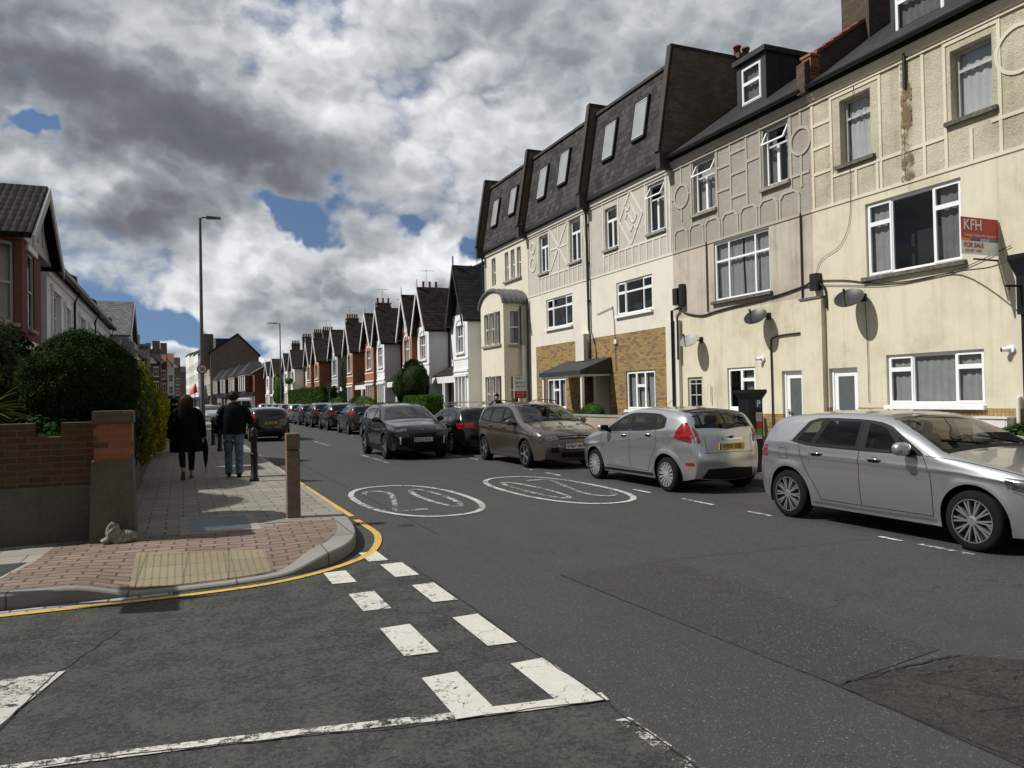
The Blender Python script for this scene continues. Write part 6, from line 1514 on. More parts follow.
def fiesta(name, lab, X, Y, paint, platetxt, wk='cap', toward=False, L=3.95, W=1.705, grp=GRP, res=1.1, cat='car', red=True):
    top = make_top(L, [(.10, .24, 0), (.03, .34, .008), (0, .48, .016), (.02, .62, .024), (.08, .74, .032)],
                   [(.30, .835), (.60, .92), (.90, .985), (1.02, 1.02), (1.4, 1.235), (1.75, 1.395), (1.95, 1.45), (2.2, 1.478), (2.6, 1.482), (3.0, 1.462), (3.3, 1.43)],
                   [(3.56, 1.40, .91), (3.66, 1.35, .92), (3.76, 1.16, .937), (3.84, 1.03, .95), (3.87, .97, .957), (3.885, .80, .968), (3.92, .66, .977), (3.95, .55, .985), (3.94, .38, .992), (3.86, .26, 1)])
    c = Car(L, W, top, [(0, .84), (1.0, .95), (1.8, .985), (2.8, 1.035), (3.9, 1.08)], .80, 3.29, rw=.300, ra=.362, crease=[(0, .66), (.9, .72), (2, .80), (3.2, .92), (3.9, .96)], pf=.22, pr=.25, lean=.38, tailr=.12, flare=.030)
    t = car_thing(lab, cat, X, Y, toward, L, group=grp, name=name)
    for xx in (.80, 3.29):
        for sg in (1, -1): wheel(c, t, sg * (W / 2 - .11), xx - L / 2, .300, .19, wk, 15 if wk == 'cap' else 5, .205, sg)
    dl = [(1.20, 1.0), (1.8, 1.012), (2.5, 1.045), (3.0, 1.085), (3.22, 1.13)]; dh = [(1.72, 1.300), (1.95, 1.372), (2.2, 1.397), (2.7, 1.395), (3.0, 1.37), (3.20, 1.30)]
    wins = [([(1.50, 1.022), (2.06, 1.038)], [(1.76, 1.295), (1.95, 1.350), (2.08, 1.372)]), ([(2.16, 1.042), (2.86, 1.088)], [(2.16, 1.378), (2.5, 1.380), (2.82, 1.367)]), ([(2.90, 1.092), (3.12, 1.125)], [(2.87, 1.362), (3.12, 1.305)]), ([(1.28, 1.012), (1.45, 1.018)], [(1.62, 1.225), (1.66, 1.245)])]
    sa = c.s_at; near = res > 1
    c.body(paint, t, res, dlo=(dl, dh) if near else None, wins=wins, screens=[(sa(1.12), sa(1.78), .89), (c.s_z(1.34), c.s_z(1.10), .78)] if near else []); underbody(c, t)
    if near: glassparts_open(c, t, dl, dh, wins); cabin(c, t, (1.36, 1.92, 2.75), belt=1.02, top=1.40)
    else: glassparts(c, t, dl, dh, wins)
    gm = 'car_glass' if near else 'glass_opaque'
    c.spatch([(sa(1.05), -.94), (sa(1.05), .94)], [(sa(1.80), -.94), (sa(1.80), .94)], 'windscreen', gm, t, .004, 20, 12)
    if near:
        c.spatch([(sa(1.0), -.95), (sa(1.0), .95)], [(sa(1.13), -.95), (sa(1.13), .95)], 'scuttle', 'car_trim', t, .005, 6, 12)
        c.spatch([(c.s_z(1.365), -.82), (c.s_z(1.375), 0), (c.s_z(1.365), .82)], [(c.s_z(1.335), -.82), (c.s_z(1.335), 0), (c.s_z(1.335), .82)], 'spoiler_lip', 'car_trim', t, .006, 20, 3)
        for sg_ in (-1, 1): c.spatch([(c.s_z(1.36), sg_ * .74), (c.s_z(1.36), sg_ * .84)], [(c.s_z(1.09), sg_ * .76), (c.s_z(1.09), sg_ * .92)], 'rear_window_edge', 'car_trim', t, .0045, 14, 4)
        c.spatch([(c.s_z(1.115), -.85), (c.s_z(1.115), .85)], [(c.s_z(1.09), -.90), (c.s_z(1.03), 0), (c.s_z(1.09), .90)], 'rear_window_edge', 'car_trim', t, .0045, 20, 4)
    c.spatch([(c.s_z(1.355), -.80), (c.s_z(1.365), 0), (c.s_z(1.355), .80)], [(c.s_z(1.09), -.90), (c.s_z(1.03), 0), (c.s_z(1.09), .90)], 'rear_window', gm, t, .005, 24, 10)
    for sg in (1, -1):
        m_ = MB(); c.line(m_, [(1.10, .32), (1.08, .65), (1.10, .9), (1.20, .995)], .007, .0035, sg); c.line(m_, [(2.11, .32), (2.12, 1.03)], .007, .0035, sg); c.line(m_, [(2.70, .32), (2.80, .50), (2.90, .64), (3.0, .85), (2.98, 1.07)], .007, .0035, sg); c.line(m_, [(1.10, .32), (2.70, .32)], .007, .0035, sg)
        m_.build('door_seam', 'seam_dark', t, True)
        m_ = MB(); c.line(m_, [(1.13, .25), (2.85, .26)], .05, .008, sg); m_.build('sill_strip', 'car_trim', t, True)
        c.patch([(3.50, .93), (3.55, 1.08), (3.64, 1.24)], [(c.xt(z_) - .010, z_) for z_ in (.84, .90, .96, 1.02, 1.08, 1.14)] + [(3.70, 1.235)], 'tail_light', 'lamp_red', t, sg * 1, .010, 16, 14)
        c.patch([(.10, .66), (.5, .78)], [(.12, .78), (.55, .90)], 'headlight', 'lamp_clear', t, sg, .006, 10, 6)
        c.patch([(3.72, .47), (3.90, .47)], [(3.72, .525), (3.90, .525)], 'reflector', 'lamp_red', t, sg, .006, 6, 4)
        m_ = MB(); P = [(3.30 + .09 * math.cos(k * math.pi / 8), .90 + .085 * math.sin(k * math.pi / 8)) for k in range(17)]; c.line(m_, P, .004, .0035, sg); m_.build('fuel_flap', 'seam_dark', t, True)
    for v0, v1 in ((-1.0, -.92), (1.0, .92)): c.spatch([(c.s_z(1.13), v0), (c.s_z(1.04), v1)], [(c.s_z(.84), v0), (c.s_z(.85), v1)], 'tail_light', 'lamp_red', t, .014, 6, 12)
    c.spatch([(c.s_z(.43), -.78), (c.s_z(.46), 0), (c.s_z(.43), .78)], [(c.s_z(.27), -.9), (c.s_z(.27), 0), (c.s_z(.27), .9)], 'rear_diffuser', 'car_trim', t, .005, 20, 6)
    c.spatch([(c.s_z(.905), -.40), (c.s_z(.905), .40)], [(c.s_z(.875), -.40), (c.s_z(.875), .40)], 'boot_handle', 'chrome' if paint.startswith('paint_silver') else paint, t, .018, 12, 4)
    for za in ((.68, .672),): c.spatch([(c.s_z(za[0]), -.84), (c.s_z(za[0]), .84)], [(c.s_z(za[1]), -.84), (c.s_z(za[1]), .84)], 'boot_seam', 'seam_dark', t, .003, 20, 3)
    for sg in (-1, 1): c.spatch([(c.s_z(.98), sg * .80), (c.s_z(.66), sg * .74)], [(c.s_z(.98), sg * .81), (c.s_z(.66), sg * .75)], 'boot_seam', 'seam_dark', t, .003, 14, 3)
    p_ = c.strip_pt(c.s_z(.79), 0); plate(c, t, p_[0] + L / 2 + .012, .79, platetxt, 'plate_yellow', 1)
    bd = blobm((p_[0] - .005, 0, .945), (.012, .055, .026), 14, 8); bd.build('badge', 'plate_blue', t, True)
    m_ = MB(); m_.tube([c.strip_pt(c.s_z(1.045), .0, eps=.02), c.strip_pt(c.s_z(1.13), .45, eps=.016), c.strip_pt(c.s_z(1.11), .6, eps=.012)], .010, 6); m_.build('wiper', 'car_trim', t, True)
    mirror(c, t, 1.36, .985, paint); handle(c, t, 1.92, .925, paint); handle(c, t, 2.74, .965, paint)
    m_ = MB(); m_.tube([c.strip_pt(sa(2.1), 0, eps=.0), tuple(np.array(c.strip_pt(sa(2.45), 0)) + np.array([0, 0, .16]))], .004, 5); m_.build('aerial', 'car_trim', t, True)
    return t
fiesta('parked_car', 'silver hatchback with tall red tail lights and yellow plate, parked beside the parking machine', 7.64 + .861, 11.21 - (3.95 - 3.29) + 3.95 / 2, 'paint_silver_cool', 'WJ59 XSE')

def mpv():
    L, W = 4.338, 1.807
    top = make_top(L, [(.10, .24, 0), (.03, .34, .008), (0, .48, .016), (.02, .62, .024), (.08, .75, .032)],
                   [(.30, .86), (.60, .94), (.95, 1.01), (1.10, 1.05), (1.5, 1.28), (1.85, 1.46), (2.05, 1.525), (2.4, 1.572), (2.8, 1.578), (3.3, 1.562), (3.7, 1.525)],
                   [(3.97, 1.48, .92), (4.08, 1.30, .935), (4.18, 1.08, .95), (4.25, 1.0, .96), (4.28, .80, .972), (4.32, .60, .982), (4.33, .42, .991), (4.25, .26, 1)])
    c = Car(L, W, top, [(0, .85), (1.1, .98), (2.2, 1.01), (3.2, 1.04), (4.3, 1.09)], .86, 3.545, rw=.325, ra=.386, crease=[(0, .72), (1.0, .83), (2, .86), (3.4, .90), (4.2, .93)], lean=.30)
    t = car_thing('bronze brown people carrier with dark plate parked nose towards the camera behind the silver hatchback', 'car', 7.44 + W / 2, 16.72 - .86 + L / 2, True, L, group=GRP)
    for xx in (.86, 3.545):
        for sg in (1, -1): wheel(c, t, sg * (W / 2 - .115), xx - L / 2, .325, .205, 'spoke', 5, .225, sg)
    dl = [(1.28, 1.01), (2.2, 1.03), (3.2, 1.055), (3.85, 1.11)]; dh = [(1.88, 1.39), (2.15, 1.465), (2.5, 1.49), (3.2, 1.485), (3.6, 1.45), (3.80, 1.34)]
    wins = [([(1.62, 1.03), (2.28, 1.045)], [(1.94, 1.38), (2.15, 1.437), (2.30, 1.455)]), ([(2.38, 1.05), (3.10, 1.07)], [(2.38, 1.465), (2.7, 1.472), (3.08, 1.462)]), ([(3.16, 1.075), (3.74, 1.11)], [(3.14, 1.46), (3.5, 1.43), (3.70, 1.33)]), ([(1.38, 1.02), (1.56, 1.025)], [(1.76, 1.29), (1.82, 1.315)])]
    sa = c.s_at
    c.body('paint_bronze', t, 1.2, dlo=(dl, dh), wins=wins, screens=[(sa(1.20), sa(1.93), .90)]); underbody(c, t)
    glassparts_open(c, t, dl, dh, wins); cabin(c, t, (1.45, 2.1, 3.0), belt=1.04, top=1.46)
    c.spatch([(sa(1.13), -.95), (sa(1.13), .95)], [(sa(1.96), -.95), (sa(1.96), .95)], 'windscreen', 'car_glass', t, .004, 20, 12)
    c.spatch([(sa(1.08), -.95), (sa(1.08), .95)], [(sa(1.21), -.95), (sa(1.21), .95)], 'scuttle', 'car_trim', t, .005, 6, 12)
    for sg in (1, -1):
        m_ = MB(); c.line(m_, [(1.26, .32), (1.24, .65), (1.28, .9), (1.34, 1.0)], .008, .0035, sg); c.line(m_, [(2.34, .32), (2.34, 1.03)], .008, .0035, sg); c.line(m_, [(2.98, .32), (3.12, .55), (3.22, .72), (3.26, 1.05)], .008, .0035, sg); c.line(m_, [(1.26, .32), (2.98, .32)], .008, .0035, sg); m_.build('door_seam', 'seam_dark', t, True)
        c.patch([(.05, .64), (.30, .69), (.62, .80)], [(.10, .76), (.36, .83), (.66, .88)], 'headlight', 'lamp_clear', t, sg, .007, 12, 6)
        m_ = MB(); m_.tube([(x_ - L / 2, sg * (float(c.y(x_, 1.47)) - .10), z_) for x_, z_ in ((2.0, 1.50), (2.1, 1.565), (2.8, 1.605), (3.5, 1.58), (3.72, 1.50))], .013, 6); m_.build('roof_rail', 'car_trim', t, True)
        m_ = MB(); c.line(m_, [(1.24, .255), (3.10, .258)], .018, .010, sg); m_.build('sill_strip', 'chrome', t, True)
    sz = lambda z: c.s_z(z, False)
    for v0, v1 in ((-1, -.62), (.62, 1)): c.spatch([(sz(.645), v0), (sz(.645), v1)], [(sz(.75), v0), (sz(.75), v1)], 'headlight', 'lamp_clear', t, .006, 10, 5)
    c.spatch([(sz(.655), -.6), (sz(.655), .6)], [(sz(.735), -.6), (sz(.735), .6)], 'grille', 'car_trim', t, .006, 20, 5)
    for z in (.675, .715): c.spatch([(sz(z), -.6), (sz(z), .6)], [(sz(z + .008), -.6), (sz(z + .008), .6)], 'grille_bar', 'chrome', t, .012, 16, 3)
    c.spatch([(sz(.32), -.55), (sz(.32), .55)], [(sz(.42), -.55), (sz(.42), .55)], 'lower_grille', 'car_trim', t, .006, 16, 5)
    for v0, v1 in ((-.92, -.64), (.64, .92)): c.spatch([(sz(.40), v0), (sz(.40), v1)], [(sz(.50), v0), (sz(.50), v1)], 'fog_light', 'car_trim', t, .006, 8, 5)
    p_ = c.strip_pt(sz(.69), 0); b = MB(); 
    n = 24; A = [(p_[0] - .022, .062 * math.cos(2 * math.pi * i / n) * k, .70 + .062 * math.sin(2 * math.pi * i / n) * k) for k in (1, .84) for i in range(n)]
    b.add(A, [(i, (i + 1) % n, n + (i + 1) % n, n + i) for i in range(n)]); 
    for pts in (((-.03, .05), (0, -.052), (.03, .05)), ((-.016, .045), (0, .0), (.016, .045))):
        b.tube([(p_[0] - .022, a, .70 + d_) for a, d_ in pts], .006, 5)
    b.build('badge', 'chrome', t, True)
    p_ = c.strip_pt(sz(.55), 0); plate(c, t, p_[0] + L / 2 - .014, .53, 'PE67 HKX', 'plate_white', -1)
    mirror(c, t, 1.46, 1.0, 'paint_bronze'); handle(c, t, 2.10, .925, 'paint_bronze'); handle(c, t, 3.02, .945, 'paint_bronze')
mpv()

def estate():
    L, W = 4.46, 1.80
    top = make_top(L, [(.10, .24, 0), (.03, .34, .008), (0, .48, .016), (.02, .62, .024), (.08, .70, .032)],
                   [(.30, .79), (.70, .88), (1.15, .95), (1.30, 1.0), (1.7, 1.22), (2.05, 1.37), (2.3, 1.42), (2.8, 1.435), (3.3, 1.425), (3.8, 1.40)],
                   [(4.02, 1.37, .91), (4.12, 1.25, .925), (4.26, 1.03, .945), (4.33, .95, .955), (4.38, .80, .968), (4.42, .62, .98), (4.45, .45, .99), (4.36, .26, 1)])
    c = Car(L, W, top, [(0, .80), (1.2, .93), (2.4, .955), (3.4, .985), (4.4, 1.03)], .90, 3.60, rw=.315, ra=.376, crease=[(0, .70), (1, .79), (2, .81), (4.4, .87)])
    t = car_thing('black estate car with roof bars parked behind the bronze people carrier', 'car', 7.42 + W / 2, 21.9 - (L - 3.60) + L / 2 + .2, False, L, group=GRP)
    c.body('paint_black', t, .9); underbody(c, t)
    for xx in (.90, 3.60):
        for sg in (1, -1): wheel(c, t, sg * (W / 2 - .115), xx - L / 2, .315, .205, 'spoke', 7, .22, sg)
    dl = [(1.5, .96), (2.4, .975), (3.4, 1.0), (4.0, 1.05)]; dh = [(2.0, 1.28), (2.3, 1.34), (2.8, 1.358), (3.4, 1.352), (3.75, 1.32), (3.92, 1.24)]
    glassparts(c, t, dl, dh, [([(1.74, .98), (2.40, .99)], [(2.06, 1.275), (2.42, 1.33)]), ([(2.48, .995), (3.20, 1.01)], [(2.48, 1.335), (3.18, 1.335)]), ([(3.25, 1.015), (3.90, 1.055)], [(3.23, 1.33), (3.70, 1.30), (3.84, 1.22)])])
    sa = c.s_at
    c.spatch([(sa(1.33), -.93), (sa(1.33), .93)], [(sa(2.12), -.93), (sa(2.12), .93)], 'windscreen', 'glass_opaque', t)
    c.spatch([(c.s_z(1.33), -.82), (c.s_z(1.33), .82)], [(c.s_z(1.02), -.90), (c.s_z(1.0), .90)], 'rear_window', 'glass_opaque', t, .005, 18, 8)
    for sg in (1, -1):
        c.patch([(4.10, .78), (4.38, .77)], [(4.02, .95), (4.32, .93)], 'tail_light', 'lamp_red', t, sg, .008, 8, 6)
        m_ = MB(); m_.tube([(x_ - L / 2, sg * (float(c.y(x_, 1.37)) - .10), z_) for x_, z_ in ((2.1, 1.40), (2.2, 1.45), (3.0, 1.49), (3.7, 1.46), (3.9, 1.39))], .012, 6); m_.build('roof_rail', 'chrome', t, True)
        m_ = MB(); c.line(m_, [(2.44, .30), (2.44, .96)], .008, .0035, sg); c.line(m_, [(1.42, .30), (1.40, .7), (1.5, .95)], .008, .0035, sg); m_.build('door_seam', 'seam_dark', t, True)
    for v0, v1 in ((-1, -.60), (.60, 1)): c.spatch([(c.s_z(.94), v0), (c.s_z(.94), v1)], [(c.s_z(.79), v0), (c.s_z(.79), v1)], 'tail_light', 'lamp_red', t, .009, 8, 6)
    for x_ in (2.45, 3.35):
        m_ = MB(); m_.box(x_ - .025 - L / 2, x_ + .025 - L / 2, -.66, .66, 1.535, 1.56); m_.box(x_ - .04 - L / 2, x_ + .04 - L / 2, -.68, -.62, 1.45, 1.56); m_.box(x_ - .04 - L / 2, x_ + .04 - L / 2, .62, .68, 1.45, 1.56); m_.build('roof_bar', 'alloy', t, True)
    mirror(c, t, 1.66, .955, 'paint_black'); handle(c, t, 2.25, .87, 'paint_black'); handle(c, t, 3.12, .885, 'paint_black')
    p_ = c.strip_pt(c.s_z(.70), 0); plate(c, t, p_[0] + L / 2 + .012, .70, '', 'plate_yellow', 1)
estate()

def suv(lab, X, Y, paint, toward, txt='', grp=None, res=1.0, lights=True, name='moving_car', L=4.18, W=1.765):
    top = make_top(L, [(.12, .30, 0), (.04, .40, .008), (0, .55, .016), (.02, .72, .024), (.07, .84, .032)],
                   [(.25, .92), (.60, .99), (.95, 1.045), (1.12, 1.09), (1.5, 1.31), (1.82, 1.475), (2.0, 1.53), (2.3, 1.578), (2.7, 1.588), (3.1, 1.57), (3.5, 1.525)],
                   [(3.80, 1.46, .92), (3.92, 1.28, .935), (4.05, 1.10, .95), (4.10, 1.03, .96), (4.14, .85, .972), (4.17, .65, .982), (4.18, .48, .991), (4.08, .32, 1)])
    c = Car(L, W, top, [(0, .95), (1.1, 1.02), (2.2, 1.05), (3.2, 1.10), (4.1, 1.18)], .80, 3.36, rw=.345, ra=.415, sill=.26, crease=[(0, .80), (1, .86), (2, .84), (3.2, .92), (4.2, .98)], lean=.36, pf=.17, flare=.035)
    t = car_thing(lab, 'car', X, Y, toward, L, group=grp, name=name)
    c.body(paint, t, res); underbody(c, t)
    for xx in (.80, 3.36):
        for sg in (1, -1):
            wheel(c, t, sg * (W / 2 - .10), xx - L / 2, .345, .21, 'spoke', 5, .235, sg)
    for sg in (1, -1):
        m_ = MB()
        for xc in (.80, 3.36):
            P = [(xc + (c.ra + .03) * math.cos(a), .345 + (c.ra + .03) * math.sin(a)) for a in np.linspace(-.2, math.pi + .2, 14)]; c.line(m_, P, .06, .006, sg)
        c.line(m_, [(1.25, .33), (2.9, .33)], .12, .006, sg); m_.build('arch_trim', 'car_trim', t, True)
        m_ = MB(); c.line(m_, [(1.24, .36), (1.22, .7), (1.28, 1.0)], .008, .0035, sg); c.line(m_, [(2.26, .36), (2.26, 1.07)], .008, .0035, sg); c.line(m_, [(2.95, .7), (3.04, .9), (3.0, 1.1)], .008, .0035, sg); m_.build('door_seam', 'seam_dark', t, True)
    dl = [(1.26, 1.06), (2.2, 1.08), (3.0, 1.13), (3.45, 1.22)]; dh = [(1.86, 1.42), (2.1, 1.475), (2.4, 1.497), (2.9, 1.485), (3.25, 1.44), (3.48, 1.32)]
    glassparts(c, t, dl, dh, [([(1.56, 1.08), (2.20, 1.095)], [(1.90, 1.415), (2.2, 1.465)]), ([(2.30, 1.10), (3.0, 1.145)], [(2.30, 1.475), (2.96, 1.455)]), ([(3.05, 1.15), (3.36, 1.215)], [(3.02, 1.45), (3.34, 1.36)])])
    sa = c.s_at
    c.spatch([(sa(1.14), -.92), (sa(1.14), .92)], [(sa(1.92), -.92), (sa(1.92), .92)], 'windscreen', 'glass_opaque', t, .004, 20, 12)
    c.spatch([(c.s_z(1.42), -.82), (c.s_z(1.42), .82)], [(c.s_z(1.10), -.9), (c.s_z(1.10), .9)], 'rear_window', 'glass_opaque', t, .005, 18, 8)
    sz = lambda z: c.s_z(z, False)
    for sg in (1, -1): 
        c.patch([(.04, .76), (.30, .80), (.50, .86)], [(.08, .84), (.34, .90), (.56, .925)], 'headlight', 'lamp_clear', t, sg, .007, 10, 5)
        c.patch([(3.85, .88), (4.12, .88)], [(3.82, 1.02), (4.08, 1.02)], 'tail_light', 'lamp_red', t, sg, .008, 8, 5)
    for v0, v1 in ((-1, -.58), (.58, 1)):
        c.spatch([(sz(.77), v0), (sz(.77), v1)], [(sz(.835), v0), (sz(.835), v1)], 'headlight', 'lamp_clear', t, .006, 10, 5)
        c.spatch([(c.s_z(1.02), v0), (c.s_z(1.02), v1)], [(c.s_z(.90), v0), (c.s_z(.90), v1)], 'tail_light', 'lamp_red', t, .009, 8, 5)
        c.spatch([(sz(.42), v0 * .97), (sz(.42), v1 * .97)], [(sz(.62), v0 * .97), (sz(.62), v1 * .97)], 'fog_light', 'car_trim', t, .006, 8, 5)
    if lights:
        c.spatch([(sz(.45), .90), (sz(.45), .95)], [(sz(.64), .90), (sz(.64), .95)], 'daytime_light', 'lamp_lit', t, .012, 5, 5)
        c.spatch([(sz(.45), -.95), (sz(.45), -.90)], [(sz(.64), -.95), (sz(.64), -.90)], 'daytime_light', 'lamp_lit', t, .012, 5, 5)
    c.spatch([(sz(.36), -.62), (sz(.36), .62)], [(sz(.70), -.55), (sz(.70), .55)], 'grille', 'car_trim', t, .006, 16, 6)
    p_ = c.strip_pt(sz(.79), 0); b = MB(); n = 22
    for (rx, rz_, oz) in ((.075, .05, 0), (.025, .045, 0), (.05, .018, .018)):
        b.tube([(p_[0] - .015, rx * math.cos(2 * math.pi * i / n), .79 + oz + rz_ * math.sin(2 * math.pi * i / n)) for i in range(n + 1)], .006, 5, cap=False)
    b.build('badge', 'chrome', t, True)
    p_ = c.strip_pt(sz(.55), 0); plate(c, t, p_[0] + L / 2 - .014, .565, txt, 'plate_white', -1)
    if not txt: plate(c, t, c.strip_pt(c.s_z(.72), 0)[0] + L / 2 + .012, .72, '', 'plate_yellow', 1)
    mirror(c, t, 1.44, 1.04, paint); handle(c, t, 2.05, .96, paint); handle(c, t, 2.86, 1.0, paint)
    return t
suv('dark charcoal crossover with white plate GK23 SKX driving towards the camera', 5.22 + .885, 21.4 - .80 + 2.09, 'paint_charcoal', True, 'GK23 SKX')

# the dark hatchback driving away in the left lane
fiesta('moving_car', 'dark hatchback with a yellow plate driving away beside the black bollards', 3.42, 35.9, 'paint_black', 'YF08 BDX', 'plain', False, grp=None, res=.7)
G2 = GRP
fiesta('parked_car', 'dark blue small car half hidden behind the charcoal crossover', 8.20, 33.3, 'paint_blue', '', 'plain', False, grp=G2, res=.6)
fiesta('parked_car', 'dark green rounded hatchback parked between the blue car and the black crossover', 8.22, 38.9, 'paint_green', '', 'plain', False, grp=G2, res=.6)
suv('black crossover parked behind the dark green hatchback', 8.25, 44.6, 'paint_black', False, '', G2, .6, False, 'parked_car')
suv('dark crossover parked fourth before the curved end of the car row', 8.25, 50.3, 'paint_charcoal', False, '', G2, .5, False, 'parked_car')
fiesta('parked_car', 'blue grey hatchback facing away far along the parked row', 8.22, 56.0, 'paint_blue', '', 'plain', False, grp=G2, res=.5)
for k, (yy, pm_, lb) in enumerate(((62.0, 'paint_silver', 'small silver car far along the row before the hedges'), (68.0, 'paint_black', 'small black car far along the row past the silver one'), (74, 'paint_charcoal', 'small grey car near the far end of the row'), (80, 'paint_blue', 'small blue car near the far end of the row'), (87, 'paint_silver_cool', 'last silver car at the far end of the row'))):
    fiesta('parked_car', lb, 8.22, yy, pm_, '', 'plain', False, grp=G2, res=.45)
fiesta('parked_car', 'small white car far up the left side beyond the lamp post', 2.55, 88.0, 'paint_van', '', 'plain', True, grp=None, res=.45)
fiesta('parked_car', 'small silver car beyond the bollards far up the left side', 2.35, 70.0, 'paint_silver', '', 'plain', True, grp=None, res=.45)
# white van
def van():
    t = thing('delivery_van', 'white panel van far up the road between the walkers', 'van', (4.05, 63.0, 0), R(-90))
    L, W = 5.3, 1.96
    top = make_top(L, [(.12, .30, 0), (.03, .42, .008), (0, .6, .016), (.03, .82, .024), (.10, 1.0, .032)], [(.5, 1.14), (.85, 1.24), (1.2, 1.6), (1.5, 1.88), (1.8, 1.97), (2.4, 2.02), (4.6, 2.02)],
                   [(5.12, 1.99, .945), (5.2, 1.8, .955), (5.24, 1.2, .972), (5.27, .7, .985), (5.28, .5, .992), (5.2, .30, 1)])
    c = Car(L, W, top, [(0, 1.1), (1, 1.2), (5.3, 1.2)], .95, 4.1, rw=.34, ra=.41, lean=.13, pf=.14, pr=.04, tailr=.03)
    c.body('paint_van', t, .6); underbody(c, t)
    for xx in (.95, 4.1):
        for sg in (1, -1): wheel(c, t, sg * (W / 2 - .11), xx - L / 2, .34, .2, 'plain', 6, .2, sg, False)
    for sg in (1, -1):
        c.patch([(1.05, 1.24), (1.9, 1.24)], [(1.45, 1.72), (1.9, 1.78)], 'side_window', 'glass_opaque', t, sg, .006)
        c.patch([(5.10, .85), (5.22, .85)], [(5.10, 1.25), (5.18, 1.25)], 'tail_light', 'lamp_red', t, sg, .008, 5, 5)
    for v0, v1 in ((-.8, -.06), (.06, .8)): c.spatch([(c.s_z(1.75), v0), (c.s_z(1.75), v1)], [(c.s_z(1.25), v0), (c.s_z(1.25), v1)], 'rear_window', 'glass_opaque', t, .006)
    c.spatch([(c.s_at(.9), -.9), (c.s_at(.9), .9)], [(c.s_at(1.5), -.9), (c.s_at(1.5), .9)], 'windscreen', 'glass_opaque', t, .006)
    plate(c, t, 5.285, .75, '', 'plate_yellow', 1); mirror(c, t, 1.15, 1.25, 'car_trim')
van()
